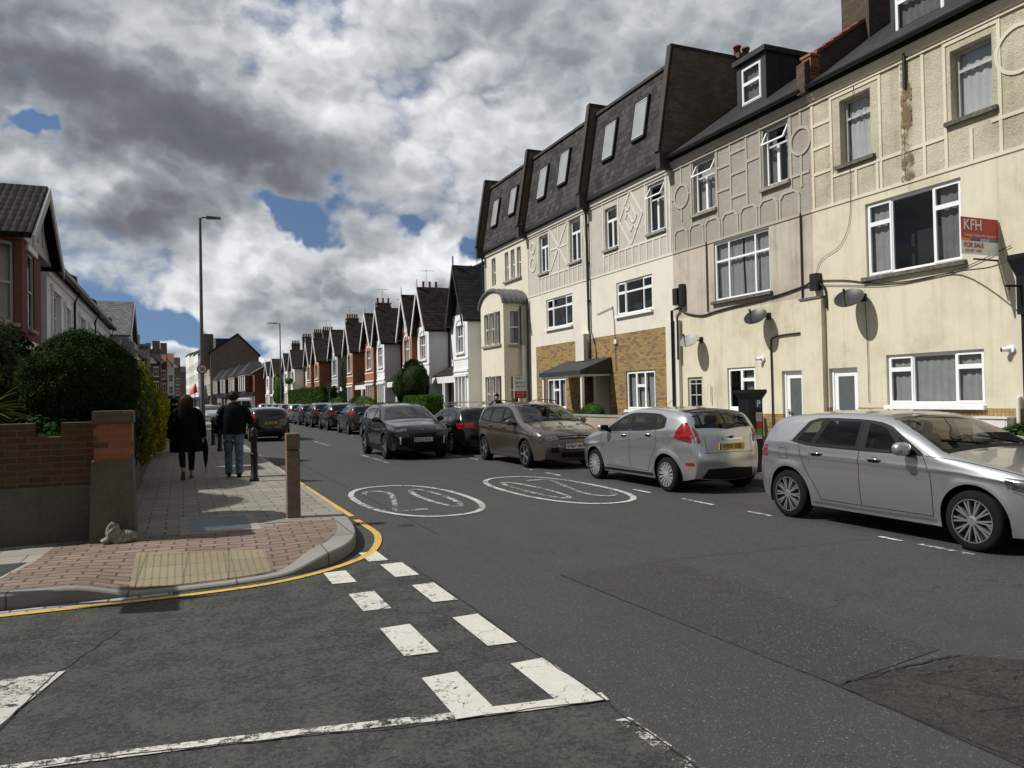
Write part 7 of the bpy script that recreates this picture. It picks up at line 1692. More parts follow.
# ------------------------------------------------------------ gabled terrace further up on the right
XB, XW = 13.0, 14.25           # bay front, recessed wall
def gabled(ya, yb, b0, b1, label, bay='wall_white', wall='brick_red', gable='brick_red', roof='tile_dark', ridge_y=None, detail=2, barge='paint_gloss_white', porch=True, side=None, group='gabled houses up the right hand side', xs=0.0, zt=5.9, pk=8.1):
    XB_, XW_ = XB + xs, XW + xs
    h = thing('gabled_house', label, 'house', (XB_, (b0 + b1) / 2, .13), group=group)
    Fb = Fr(XB_, 0, (0, 1), (-1, 0)); Fw = Fr(XW_, 0, (0, 1), (-1, 0)); cy = (b0 + b1) / 2; hw = (b1 - b0) / 2
    ww = hw * 1.05
    h1 = (cy - ww / 2, cy + ww / 2, 3.95, 5.35); h0 = [(cy - ww * .62, cy - ww * .28, 1.05, 2.65), (cy - ww * .17, cy + ww * .17, 1.05, 2.65), (cy + ww * .28, cy + ww * .62, 1.05, 2.65)]
    # bay front with arched first-floor window
    mb = MB(); wall_open(mb, Fb, b0, b1, 0.1, zt, [h1 + (.12,)] + [q + (.10,) for q in h0]); 
    S1 = Fr(0, b0, (1, 0), (0, -1)); S2 = Fr(0, b1, (1, 0), (0, 1))
    mb.fprism(Fb, [(h1[0], 5.35)] + [(cy + ww / 2 * math.cos(t), 5.35 + .28 * math.sin(t)) for t in np.linspace(math.pi, 0, 9)][1:-1] + [(h1[1], 5.35)], -.10, -.09)
    mb.build('bay_wall', bay, h)
    sd_ = MB(); sd_.quad((XB_, b0, .1), (XW_ + .3, b0, .1), (XW_ + .3, b0, zt), (XB_, b0, zt)); sd_.build('bay_side', side or bay, h); sd_ = MB(); sd_.quad((XB_, b1, .1), (XW_ + .3, b1, .1), (XW_ + .3, b1, zt), (XB_, b1, zt)); sd_.build('bay_side', side or bay, h)
    # main wall
    r0 = [(ya, b0), (b1, yb)]
    mw = MB(); hz = []
    for a, b in r0:
        if b - a > 1.1:
            hz.append(((a + b) / 2 - .35, (a + b) / 2 + .35, 3.8, 5.1)); hz.append(((a + b) / 2 - .5, (a + b) / 2 + .5, .13, 2.45))
        if b - a > .05: wall_open(mw, Fw, a, b, .1, zt - .1, [q + (.15,) for q in hz if a < (q[0] + q[1]) / 2 < b])
    mw.quad((XW_, ya, .1), (XW_ + 8, ya, .1), (XW_ + 8, ya, zt), (XW_, ya, zt)); mw.quad((XW_, yb, .1), (XW_ + 8, yb, .1), (XW_ + 8, yb, zt), (XW_, yb, zt)); mw.quad((XW_ + 8, ya, .1), (XW_ + 8, yb, .1), (XW_ + 8, yb, zt), (XW_ + 8, ya, zt))
    mw.build('wall', wall, h)
    fr = 'paint_gloss_white'
    lay = [(0, .33, 0, .62, 'f'), (.33, .67, 0, .62, 'f'), (.67, 1, 0, .62, 'f'), (0, .33, .62, 1, 'f'), (.33, .67, .62, 1, 'f'), (.67, 1, .62, 1, 'f')] if detail > 1 else [(0, .5, 0, 1, 'f'), (.5, 1, 0, 1, 'f')]
    cur = [(0, 1, 'curtain_dark')] if detail > 1 else None
    window(Fb, *h1, -.08, lay, h, frame=fr, sill='paint_gloss_white', curtain=cur, bar=.06, cbar=.05)
    # arch
    a_ = MB(); P = [(cy + (ww / 2 + .10) * math.cos(t), 5.33 + .42 * math.sin(t)) for t in np.linspace(math.pi, 0, 13)]; Q = [(cy + (ww / 2 - .03) * math.cos(t), 5.33 + .28 * math.sin(t)) for t in np.linspace(0, math.pi, 13)]
    for i in range(12): a_.fprism(Fb, [P[i], P[i + 1], Q[11 - i], Q[12 - i]], -.01, .035)
    for e in (-1, 1): a_.fbox(Fb, cy + e * (ww / 2 + .05) - .05, cy + e * (ww / 2 + .05) + .05, 3.95, 5.33, 0, .035)
    a_.fbox(Fb, b0, b1, 3.0, 3.10, 0, .05); a_.fbox(Fb, b0, b1, 3.62, 3.70, 0, .03); a_.build('window_surround', 'paint_gloss_white', h)
    gl = MB(); gl.fprism(Fb, [(cy + (ww / 2 - .04) * math.cos(t), 5.33 + .26 * math.sin(t)) for t in np.linspace(math.pi, 0, 9)], -.085, -.02); gl.build('arched_pane', 'glass_opaque', h)
    for q in h0: window(Fb, *q, -.07, [(0, 1, .5, 1, 'f'), (0, 1, 0, .5, 'f')] if detail > 1 else [(0, 1, 0, 1, 'f')], h, frame=fr, curtain=[(0, 1, 'curtain_grey')] if detail > 1 else None, bar=.04, cbar=.035)
    col = MB()
    for u_ in (h0[0][0] - .07, (h0[0][1] + h0[1][0]) / 2, (h0[1][1] + h0[2][0]) / 2, h0[2][1] + .07): col.fbox(Fb, u_ - .05, u_ + .05, 1.0, 2.75, 0, .06)
    col.fbox(Fb, b0 + .05, b1 - .05, 2.75, 2.87, 0, .09); col.fbox(Fb, b0 + .05, b1 - .05, .9, 1.0, 0, .09); col.build('pilaster', 'paint_gloss_white', h)
    for q in hz:
        if q[2] > 1: window(Fw, *q, -.08, [(0, 1, .5, 1, 'f'), (0, 1, 0, .5, 'f')], h, frame=fr, sill='paint_gloss_white')
        else:
            MB().fbox(Fw, q[0] + .1, q[1] - .1, .13, 2.2, -.14, -.10).build('door', 'door_dark', h)
            if porch:
                p_ = MB(); a, b = (ya, b0) if q[0] < cy else (b1, yb); x0_ = XB_ + .15
                p_.hexa([(x0_, a, 2.85), (XW_, a, 3.35), (XW_, b, 3.35), (x0_, b, 2.85), (x0_, a, 2.95), (XW_, a, 3.5), (XW_, b, 3.5), (x0_, b, 2.95)]); p_.build('porch_roof', 'tile_dark', h)
                p_ = MB(); p_.box(x0_, x0_ + .12, a, b, 2.5, 2.85); 
                if q[0] < cy: p_.box(x0_, x0_ + .14, a + .05, a + .2, .13, 2.5)
                else: p_.box(x0_, x0_ + .14, b - .2, b - .05, .13, 2.5)
                p_.build('porch_frame', 'paint_gloss_white', h)
    # gable over the bay
    g_ = MB(); g_.fprism(Fb, [(b0, zt), (b1, zt), (cy, pk - .1)], -.12, 0); g_.build('gable', gable, h)
    ov = .30; rf = MB(); ext = 0.22; slope = (pk - zt) / hw; ze = zt - ext * slope
    for e in (-1, 1):
        A = (cy + e * (hw + ext), ze); B = (cy, pk); t = .07
        rf.hexa([(XB_ - ov, A[0], A[1]), (XW_ + 4.2, A[0], A[1]), (XW_ + 4.2, B[0], B[1]), (XB_ - ov, B[0], B[1]), (XB_ - ov, A[0], A[1] + t * 1.6), (XW_ + 4.2, A[0], A[1] + t * 1.6), (XW_ + 4.2, B[0], B[1] + t * 1.6), (XB_ - ov, B[0], B[1] + t * 1.6)])
    rf.build('roof', roof, h)
    bb = MB(); Fo = Fr(XB_ - ov - .03, 0, (0, 1), (-1, 0))
    for e in (-1, 1):
        A = Vector((cy + e * (hw + ext), ze)); B = Vector((cy, pk)); d_ = Vector((0, -.24)); bb.fprism(Fo, [tuple(A + Vector((0, .08))), tuple(B + Vector((0, .1))), tuple(B + d_), tuple(A + d_)], 0, .05)
    bb.build('bargeboard', barge, h)
    MB().tube([(XB_ - ov - .02, cy, pk - .3), (XB_ - ov - .02, cy, pk + .55)], .035, 6).build('finial', barge, h)
    # main roof along the street
    mr = MB(); e0 = (XW_ - .25, zt - .15); r_ = (XW_ + 3.8, pk + .35); k_ = (XW_ + 8.2, zt - .15)
    for a, b in ((e0, r_), (r_, k_)): mr.hexa([(a[0], ya, a[1]), (b[0], ya, b[1]), (b[0], yb, b[1]), (a[0], yb, a[1]), (a[0], ya, a[1] + .1), (b[0], ya, b[1] + .1), (b[0], yb, b[1] + .1), (a[0], yb, a[1] + .1)])
    mr.add([(e0[0] + .25, y_, zt - .2) for y_ in (ya, yb)] + [(r_[0], y_, r_[1]) for y_ in (ya, yb)] + [(k_[0], y_, k_[1]) for y_ in (ya, yb)], [(0, 2, 4), (1, 3, 5)])
    mr.build('roof', roof, h)
    gt = MB(); gt.fbox(Fw, ya, b0, zt - .22, zt - .1, .15, .33) if b0 - ya > .2 else None
    if yb - b1 > .2: gt.fbox(Fw, b1, yb, zt - .22, zt - .1, .15, .33)
    if gt.v: gt.build('gutter', 'gutter_black', h)
    dp = MB(); yy = b0 - .08 if b0 - ya > .3 else b1 + .08; dp.tube([(XW_ - .06, yy, .2), (XW_ - .06, yy, zt - .2)], .045, 6); dp.build('downpipe', 'gutter_black', h)
    return h
def stack(y, x=17.2, z0=7.2, z1=10.1, lab='', pots=4, w_=1.25, l=.75):
    t = thing('chimney_stack', lab, 'chimney', (x, y, z0), group='chimney stacks on the gabled terrace')
    m_ = MB(); m_.box(x - w_ / 2, x + w_ / 2, y - l / 2, y + l / 2, z0, z1); m_.box(x - w_ / 2 - .06, x + w_ / 2 + .06, y - l / 2 - .06, y + l / 2 + .06, z1 - .32, z1 - .2); m_.box(x - w_ / 2 - .08, x + w_ / 2 + .08, y - l / 2 - .08, y + l / 2 + .08, z1, z1 + .1); m_.build('stack', 'brick_brown', t)
    for k in range(pots):
        p_ = MB(); p_.lathe((x - w_ / 2 + .13 + k * (w_ - .26) / max(1, pots - 1), y, z1 + .1), [(.10, 0), (.085, .4), (.11, .42), (.11, .48), (.07, .48)], 8); p_.build('chimney_pot', 'ridge_red', t)
    return t
def aerial(x, y, z, lab):
    t = MB(); t.tube([(x, y, z - .2), (x, y, z + 1.5)], .016, 5); t.tube([(x - .5, y, z + 1.4), (x + .5, y - .25, z + 1.4)], .012, 5)
    for k in range(6): xx = x - .45 + k * .18; t.tube([(xx, y - .25 * (k * .18 - .05) - .2, z + 1.4), (xx, y + .2 - .25 * (k * .18), z + 1.4)], .008, 4)
    o = t.build('tv_aerial', 'lamp_steel'); tag(o, lab, 'aerial', 'aerials above the gabled terrace'); return o
gabled(35.5, 40.15, 35.75, 37.95, 'white gabled house with dark slate hung gable beside the curved roof bay', 'wall_white', 'wall_white', 'slate_gable', 'slate_gable', detail=2, barge='gutter_black', pk=8.3)
gabled(40.15, 45.15, 42.25, 44.55, 'white bay house with red brick gable tip and dark round bush before it', 'wall_white', 'wall_white', 'brick_red', detail=2)
gabled(45.15, 50.3, 45.75, 48.0, 'red brick bay house second from the dark round bush', 'brick_orange', 'brick_red', 'paint_gloss_white', detail=2)
gabled(50.3, 55.4, 52.8, 55.1, 'white bay house between two red brick gabled houses', 'wall_white', 'brick_red', 'brick_red', detail=2)
gabled(55.4, 61.0, 56.1, 59.0, 'orange brick bay house with white bargeboards and finial', 'brick_orange', 'brick_red', 'brick_red', detail=2)
gabled(61.0, 66.6, 63.6, 66.1, 'orange brick bay house beside the ivy clad corner', 'brick_orange', 'brick_red', 'paint_gloss_white', detail=1)
gabled(66.6, 75.6, 70.2, 73.4, 'grey rendered bay house with arched window and red brick wing', 'wall_grey', 'brick_red', 'wall_white', detail=1)
gabled(75.6, 84.0, 80.6, 83.7, 'dark red brick gabled house above the long tall hedge', 'brick_orange', 'brick_red', 'wall_white', detail=1)
gabled(84.0, 92.8, 86.0, 89.2, 'red brick gabled house where the tall hedge begins', 'brick_orange', 'wall_ivory', 'brick_red', detail=1)
gabled(92.8, 104, 99.2, 103, 'cream bay gabled house behind the far lamp post', 'wall_ivory', 'wall_ivory', 'brick_red', detail=1)
gabled(104, 114.5, 106.5, 110.5, 'white gabled house left of the far lamp post', 'wall_white', 'brick_red', 'wall_white', detail=1)
gabled(114.5, 126, 120.5, 125, 'pale grey gabled house with a climbing plant in front', 'wall_white', 'brick_red', 'wall_white', detail=1)
gabled(126, 138, 130.0, 135, 'last white gabled house before the far shops', 'wall_white', 'brick_red', 'brick_red', detail=1)
for i, (y, x, z1, lab) in enumerate(((40.15, 18.4, 9.2, 'chimney stack behind the white house with slate hung gable'), (45.15, 17.2, 9.8, 'chimney stack with red pots above the first red brick bay house'), (55.4, 17.2, 10.3, 'tall chimney stack above the two middle brick gables'), (61, 17.5, 9.2, 'low chimney stack behind the orange brick bay house'), (70, 17.2, 10.9, 'tallest chimney stack with two red pots above the ivy clad house'), (84, 17.2, 10.9, 'chimney stack with red pots above the dark red gabled house'), (97, 16.8, 10.7, 'chimney stack right of the far lamp post'), (104, 16.8, 11.0, 'broad chimney stack with many pots behind the far lamp post'), (116, 17, 11.4, 'chimney stack left of the far lamp post'), (128, 17, 11.3, 'farthest chimney stack of the gabled terrace'))):
    stack(y, x, 7.0, z1 - .45, lab, 3 if i < 5 else 5)
for i, (x, y, z, lab) in enumerate(((17.2, 45.3, 9.8, 'thin aerial on the chimney above the first red brick bay house'), (17.0, 55.6, 10.3, 'aerial above the two middle brick gables'), (17.2, 70.2, 10.9, 'aerial on the tallest red potted chimney'), (17.0, 62.5, 9.0, 'aerial above the orange brick bay house'), (17, 84.3, 10.9, 'aerial on the chimney above the dark red gabled house'), (16.8, 98, 10.7, 'aerial right of the far lamp post'), (17, 41, 9.4, 'aerial behind the white house with slate hung gable'))): aerial(x, y, z - .45, lab)
# rear dormer block on house 2
m_ = MB(); m_.box(15.8, 20, 39.9, 44.6, 7.6, 9.25); m_.box(15.7, 20.1, 39.8, 44.7, 9.25, 9.35); tag(m_.build('roof_extension', 'felt_black'), 'black flat roofed loft box behind the white bay house', 'roof extension')

# ------------------------------------------------------------ far end of the street
def block(F, u0, u1, z1, wall, lab, cat='building', name='far_building', rows=((3.6, 5.2), (6.6, 8.2)), nwin=3, roofm='slate_plain', gables=False, ww=1.0, depth=9, frame='paint_gloss_white', shop=None, group=None, pitch=2.6, flat=False):
    b = F.p((u0 + u1) / 2, 0); t = thing(name, lab, cat, tuple(b), group=group)
    hl = []
    for z0, z2 in rows:
        for k in range(nwin): c = u0 + (u1 - u0) * (k + .5) / nwin; hl.append((c - ww / 2, c + ww / 2, z0, z2, .15))
    m_ = MB(); wall_open(m_, F, u0, u1, 0, z1, hl)
    m_.quad(F.p(u0, 0, 0), F.p(u0, 0, -depth), F.p(u0, z1, -depth), F.p(u0, z1, 0)); m_.quad(F.p(u1, 0, 0), F.p(u1, 0, -depth), F.p(u1, z1, -depth), F.p(u1, z1, 0)); m_.quad(F.p(u0, 0, -depth), F.p(u1, 0, -depth), F.p(u1, z1, -depth), F.p(u0, z1, -depth))
    m_.build('wall', wall, t)
    for h in hl:
        f = MB(); w_ = .09
        for a, b_, c, d in ((h[0], h[1], h[2], h[2] + w_), (h[0], h[1], h[3] - w_, h[3]), (h[0], h[0] + w_, h[2], h[3]), (h[1] - w_, h[1], h[2], h[3]), ((h[0] + h[1]) / 2 - .04, (h[0] + h[1]) / 2 + .04, h[2], h[3]), (h[0], h[1], (h[2] + h[3]) / 2 - .04, (h[2] + h[3]) / 2 + .04)): f.fbox(F, a, b_, c, d, -.14, -.06)
        o = f.build('window', frame, t); g = MB(); g.quad(F.p(h[0], h[2], -.12), F.p(h[1], h[2], -.12), F.p(h[1], h[3], -.12), F.p(h[0], h[3], -.12)); g.build('pane', 'glass_opaque', o)
        s_ = MB(); s_.fbox(F, h[0] - .1, h[1] + .1, h[2] - .15, h[2], 0, .1); s_.fbox(F, h[0] - .1, h[1] + .1, h[3], h[3] + .18, 0, .06); s_.build('surround', frame, o)
    r = MB()
    if flat: r.hexa([F.p(u0, z1, .2), F.p(u1, z1, .2), F.p(u1, z1, -depth), F.p(u0, z1, -depth), F.p(u0, z1 + .3, .2), F.p(u1, z1 + .3, .2), F.p(u1, z1 + .3, -depth), F.p(u0, z1 + .3, -depth)])
    else:
        for d0, d1 in ((.25, -depth / 2), (-depth / 2, -depth)):
            za, zb = (z1, z1 + pitch) if d0 > 0 else (z1 + pitch, z1)
            r.hexa([F.p(u0, za, d0), F.p(u1, za, d0), F.p(u1, zb, d1), F.p(u0, zb, d1), F.p(u0, za + .12, d0), F.p(u1, za + .12, d0), F.p(u1, zb + .12, d1), F.p(u0, zb + .12, d1)])
        g = MB()
        for u in (u0 + .01, u1 - .01): g.poly([F.p(u, z1, 0), F.p(u, z1 + pitch, -depth / 2), F.p(u, z1, -depth)])
        g.build('gable_wall', wall, t)
    r.build('roof', roofm, t)
    if gables:
        for k in range(gables):
            c = u0 + (u1 - u0) * (k + .5) / gables; hw = (u1 - u0) / gables * .36; g = MB(); g.fprism(F, [(c - hw, z1 - .2), (c + hw, z1 - .2), (c, z1 + hw * 1.25)], -.3, .35); o = g.build('gable', 'wall_white', t)
            g = MB()
            for e in (-1, 1): g.hexa([F.p(c + e * (hw + .25), z1 - .5, .6), F.p(c + e * (hw + .25), z1 - .5, -3.5), F.p(c, z1 + hw * 1.25, -3.5), F.p(c, z1 + hw * 1.25, .6), F.p(c + e * (hw + .25), z1 - .35, .6), F.p(c + e * (hw + .25), z1 - .35, -3.5), F.p(c, z1 + hw * 1.25 + .15, -3.5), F.p(c, z1 + hw * 1.25 + .15, .6)])
            g.build('gable_roof', roofm, o)
    if shop:
        s_ = MB(); s_.fbox(F, u0 + .1, u1 - .1, 2.7, 3.4, 0, .35); s_.build('shop_fascia', shop, t)
        s_ = MB(); s_.fbox(F, u0 + .3, u1 - .3, .5, 2.6, -.0, .05); s_.build('shop_window', 'glass_opaque', t)
        s_ = MB()
        for k in range(4): u = u0 + .3 + (u1 - u0 - .6) * k / 3; s_.fbox(F, u - .08, u + .08, .1, 2.7, .0, .12)
        s_.build('shop_frame', 'sign_white', t)
    return t
# street bends gently left beyond the terrace: facades follow that line
u_ = Vector((-4.0, 52.0, 0)).normalized(); n_ = (-u_.y, u_.x)
FS = Fr(11.6, 140, (u_.x, u_.y), n_)
shopn = ('row of shops first bay, red brick upper floor with white pilasters and navy fascia', 'second shop of the red brick row with white pilasters', 'third shop of the red brick row with pale lit sign', 'fourth shop of the red brick row at its far end')
for k in range(4):
    a = k * 13.0
    t = block(FS, a, a + 12.9, 6.6, 'brick_red', shopn[k], 'shop', 'shop', rows=(), nwin=0, roofm='slate_grey', shop=('shop_navy', 'shop_navy', 'sign_black', 'shop_navy')[k], depth=8, pitch=2.4, group='red brick shops far up the road')
    bay = MB(); c = a + 6; bay.fprism(FS, [(c - 3.4, 3.5), (c + 3.4, 3.5), (c + 3.4, 6.6), (c - 3.4, 6.6)], 0, 1.2); bay.build('bay', 'brick_red', t)
    wn_ = MB()
    for e in (-2.6, 0, 2.6): wn_.fbox(FS, c + e - .8, c + e + .8, 4.1, 6.0, 1.2, 1.24)
    wn_.build('bay_window', 'glass_opaque', t)
    pw_ = MB()
    for e in (-3.3, -1.3, 1.3, 3.3): pw_.fbox(FS, c + e - .3, c + e + .3, 3.6, 6.4, 1.2, 1.32)
    pw_.fbox(FS, c - 3.6, c + 3.6, 6.3, 6.6, 0, 1.4); pw_.build('pilaster', 'paint_gloss_white', t)
    br = MB(); br.hexa([FS.p(c - 3.8, 6.6, 1.6), FS.p(c + 3.8, 6.6, 1.6), FS.p(c + 3.8, 6.6, -2), FS.p(c - 3.8, 6.6, -2), FS.p(c - .4, 8.9, -.2), FS.p(c + .4, 8.9, -.2), FS.p(c + .4, 8.9, -2), FS.p(c - .4, 8.9, -2)]); br.build('bay_roof', 'slate_plain', t)
# big brick gable end
FG = Fr(6.6, 204, (1, 0), (0, -1))
t = thing('far_building', 'big brown brick gable end rising above the far red brick shops', 'building', (12, 204, 0))
m_ = MB(); m_.fprism(FG, [(0, 0), (11.4, 0), (11.4, 13.4), (6.4, 18.5), (0, 14.0)], -14, 0); m_.build('wall', 'brick_far', t)
m_ = MB()
for (a, b) in (((-.4, 13.8), (6.4, 18.6)), ((6.4, 18.6), (11.8, 13.1))):
    m_.hexa([FG.p(a[0], a[1], .3), FG.p(b[0], b[1], .3), FG.p(b[0], b[1], -14), FG.p(a[0], a[1], -14), FG.p(a[0], a[1] + .35, .3), FG.p(b[0], b[1] + .35, .3), FG.p(b[0], b[1] + .35, -14), FG.p(a[0], a[1] + .35, -14)])
m_.build('roof', 'slate_plain', t)
m_ = MB(); m_.fprism(FG, [(0.6, 14.2), (4.6, 14.2), (4.6, 17.6), (0.6, 17.6)], -7, -.6); o = m_.build('dormer', 'felt_black', t); MB().fprism(FG, [(.7, 14.4), (1.3, 14.4), (1.3, 17.5), (.7, 17.5)], -.6, -.5).build('dormer_edge', 'sign_white', o)
MB().box(4.9, 7.4, 206, 208, 10, 18.8).build('chimney', 'brick_far', t)
ut = Vector((-4.6, 86, 0)).normalized(); FT = Fr(6.5, 206, (ut.x, ut.y), (-ut.y, ut.x))
for k, (wl, lab) in enumerate((('trim_beige', 'tall pale fronted building beside the big brick gable'), ('brick_far', 'tall brown building beyond the first pale fronted one'), ('wall_white', 'second tall white fronted building far up the road'), ('wall_lemon', 'tall cream building far up the road'), ('wall_white', 'farthest tall white building at the end of the road'))):
    block(FT, k * 19, k * 19 + 18.5, 14.6 + k * .9, wl, lab, rows=((4.4, 6.4), (8.2, 10.2), (12, 13.6)), nwin=5, ww=1.5, shop='shop_navy', group='tall buildings far up the road', gables=0, pitch=1.6 + (k % 2))
# left far end: the road bends, so these fronts face down the street
for k, (x0, y, w_, z1, wl, rf, lab) in enumerate(((-9.6, 128, 4.9, 8.4, 'brick_far', 'tile_dark', 'far brown building with half timbered gable and chimneys on the left'), (-6.0, 146, 2.6, 8.8, 'brick_red', 'tile_dark', 'narrow red brick front second from the far brown gable'), (-4.9, 162, 2.2, 9.6, 'brick_red', 'tile_red', 'narrow red front with pinkish roof far up the left'), (-4.0, 185, 2.4, 10.3, 'wall_ivory', 'tile_red', 'pale narrow front far up the left'), (-2.9, 215, 2.6, 11.0, 'brick_far', 'tile_dark', 'last narrow brown front before the vanishing point'))):
    t = block(Fr(x0, y, (1, 0), (0, -1)), 0, w_, z1, wl, lab, rows=((3.8, 5.4), (6.4, 7.9)), nwin=2 if k else 3, ww=.8, roofm=rf, pitch=2.6, group='buildings far up the left side', shop='sign_black', gables=1, depth=12)
    if k < 3:
        c = MB(); c.box(x0 + w_ * .5, x0 + w_ * .5 + 1.2, y + 4, y + 5.4, 9, z1 + 4.0); c.build('chimney', 'brick_far', t); c = MB(); c.box(x0 + .2, x0 + 1.0, y + 4, y + 5.4, 9, z1 + 3.6); c.build('chimney', 'brick_far', t)
block(Fr(-30, 340, (1, 0), (0, -1)), 10, 60, 14, 'brick_far', 'dim building closing the far end of the road', rows=((4, 6), (8, 10)), nwin=12, ww=1.6)
# two lamp posts
def lamp_post(x, y, h, lab, arm=.85, sign=False):
    t = thing('lamp_post', lab, 'lamp post', (x, y, .13), group=None)
    p_ = MB(); p_.lathe((x, y, .13), [(.11, 0), (.11, 1.4), (.085, 1.5), (.055, h)], 12); p_.build('pole', 'lamp_steel', t)
    a = MB(); a.tube([(x, y, h + .1), (x + arm * .1, y, h + .17), (x + arm * .5, y, h + .19)], .035, 8); a.build('arm', 'lamp_steel', t)
    l = MB(); q = x + arm * .3; l.hexa([(q, y - .12, h + .12), (x + arm, y - .11, h + .15), (x + arm, y + .11, h + .15), (q, y + .12, h + .12), (q, y - .10, h + .24), (x + arm, y - .08, h + .22), (x + arm, y + .08, h + .22), (q, y + .10, h + .24)]); l.build('lantern', 'lamp_steel', t)
    if sign:
        s_ = MB(); F0 = Fr(x, y - .1, (1, 0), (0, -1)); n = 28
        def disc(r, d, m_): s_.add([F0.p(r * math.cos(2 * math.pi * i / n), 3.15 + r * math.sin(2 * math.pi * i / n), d) for i in range(n)], [tuple(range(n))], m_)
        disc(.22, .0, 0); disc(.22, -.012, 2); disc(.165, .004, 1); o = s_.build('speed_sign', ['sign_red', 'sign_white', 'lamp_steel'], t)
        put_text('20', .20, 'sign_black', (x, y - .108, 3.15), (1, 0, 0), (0, 0, 1), o, bold=.006)
    return t
lamp_post(.82, 36.0, 9.6, 'tall steel lamp post on the left pavement with a round 20 speed sign', sign=True)
t = lamp_post(9.8, 86.0, 9.9, 'far lamp post on the right pavement before the cream gabled house', arm=-1.3)
# ------------------------------------------------------------ left side
# corner garden wall: rendered base, brick above, pier at the end
gw = thing('garden_wall', 'weathered brick and render garden wall under the round bush at the left corner', 'wall', (-.9, 10.1, .13))
m_ = MB(); m_.box(-9, -.95, 10.13, 10.50, 0, .78); m_.box(-9, -.95, 10.10, 10.50, 0, .60) if False else None
m_.build('rendered_base', 'wall_plinth', gw)
m_ = MB(); m_.box(-9, -.93, 10.15, 10.38, .78, 1.34)
for k in range(12):
    x = -1.28 - k * .62; m_.box(x, x + .34, 10.15, 10.38, 1.34, 1.50)
m_.build('brick_wall', 'brick_garden', gw)
m_ = MB(); m_.box(-.90, -.74, 10.38, 17.2, 0, .80); m_.box(-.93, -.70, 10.37, 10.9, 0, .95); m_.build('rendered_base', 'wall_plinth', gw)
m_ = MB(); m_.box(-.88, -.76, 10.38, 17.2, .80, 1.30); m_.build('brick_wall', 'brick_garden', gw)
pr = thing('gate_pier', 'brick pier with orange bricks over a rendered foot at the end of the garden wall', 'pier', (-.72, 9.95, .13))
m_ = MB(); m_.hexa([(-.98, 9.83, 0), (-.50, 9.83, 0), (-.50, 10.36, 0), (-.98, 10.36, 0), (-.95, 9.86, 1.06), (-.53, 9.86, 1.06), (-.53, 10.34, 1.06), (-.95, 10.34, 1.06)]); m_.build('foot', 'wall_plinth', pr)
m_ = MB(); m_.box(-.925, -.535, 9.885, 10.32, 1.06, 1.48); m_.build('brickwork', 'brick_pier', pr)
m_ = MB(); m_.box(-.94, -.52, 9.87, 10.34, 1.483, 1.625); m_.build('coping', 'brick_brown', pr)
# broken render lying at the foot of the pier
r_ = np.random.default_rng(4); mb = MB(); 
for (cx_, cy_, cz_, rx, ry, rz__) in ((-.72, 9.76, .27, .10, .07, .14), (-.60, 9.76, .22, .10, .07, .09), (-.80, 9.74, .18, .06, .06, .05), (-.66, 9.73, .18, .12, .06, .06), (-.52, 9.78, .20, .05, .05, .07)):
    q = blobm((0, 0, 0), (1, 1, 1), 14, 10, sq=1.0); P = np.array(q.v); k = 1 + lumpy(P, .28, 3.5, int(cx_ * -100)); P = P * k[:, None] * np.array([rx, ry, rz__]) * .85 + np.array([cx_, cy_, .13 + (cz_ - .13) * .85]); mb.add([tuple(p) for p in P], q.f, 0, False)
tag(mb.build('broken_render', 'rubble_white'), 'heap of broken whitish render at the foot of the brick pier', 'rubble')
# further boundary: gate post, low walls
m_ = MB(); m_.box(-.98, -.86, 17.25, 17.37, .13, 1.25); tag(m_.build('gate_post', 'paint_gloss_white'), 'white gate post where the garden wall meets the yellow hedge', 'gate post')
m_ = MB(); m_.box(-1.0, -.80, 17.5, 30, .13, .85); g2 = thing('garden_wall', 'low brick wall beneath the yellow hedge', 'wall', (-.9, 23, .13)); m_.build('wall', 'brick_garden', g2)
m_ = MB(); m_.box(-1.05, -.80, 31, 110, .13, 1.0); g3 = thing('garden_wall', 'long low brick wall running on past the yellow hedge', 'wall', (-.9, 70, .13)); m_.build('wall', 'brick_garden', g3)

# ---- houses on the left
FLh = Fr(-3.6, 0, (0, 1), (1, 0))
hl1 = thing('gabled_house', 'red brick bay house with big tiled gable over the street at the left edge', 'house', (-3.6, 24.2, .13))
# canted bay
pl = [(-4.3, 21.55), (-3.62, 22.35), (-3.62, 25.15), (-4.3, 25.9)]
m_ = MB()
Fc = Fr(pl[0][0], pl[0][1], (pl[1][0] - pl[0][0], pl[1][1] - pl[0][1]), (pl[1][1] - pl[0][1], -(pl[1][0] - pl[0][0]))); lc = math.hypot(pl[1][0] - pl[0][0], pl[1][1] - pl[0][1])
wall_open(m_, Fc, 0, lc, 0, 6.0, [(.14, lc - .22, 3.75, 5.75, .1)])
Ff = Fr(-3.62, 0, (0, 1), (1, 0)); wall_open(m_, Ff, 22.35, 25.15, 0, 6.0, [(23.1, 24.1, 3.7, 5.7, .12)])
m_.quad((-3.62, 25.15, 0), (-4.3, 25.9, 0), (-4.3, 25.9, 6), (-3.62, 25.15, 6)); m_.build('bay_wall', 'brick_red', hl1)
window(Fc, .14, lc - .22, 3.75, 5.75, -.04, [(0, 1, .5, 1, 'f'), (0, 1, 0, .5, 'f')], hl1, frame='sash_grey', curtain=[(0, 1, 'curtain_grey')], sill='stone_sill')
window(Ff, 23.1, 24.1, 3.7, 5.7, -.04, [(0, 1, .5, 1, 'f'), (0, 1, 0, .5, 'f')], hl1, frame='sash_grey', curtain=[(0, 1, 'curtain_dark')], sill='stone_sill')
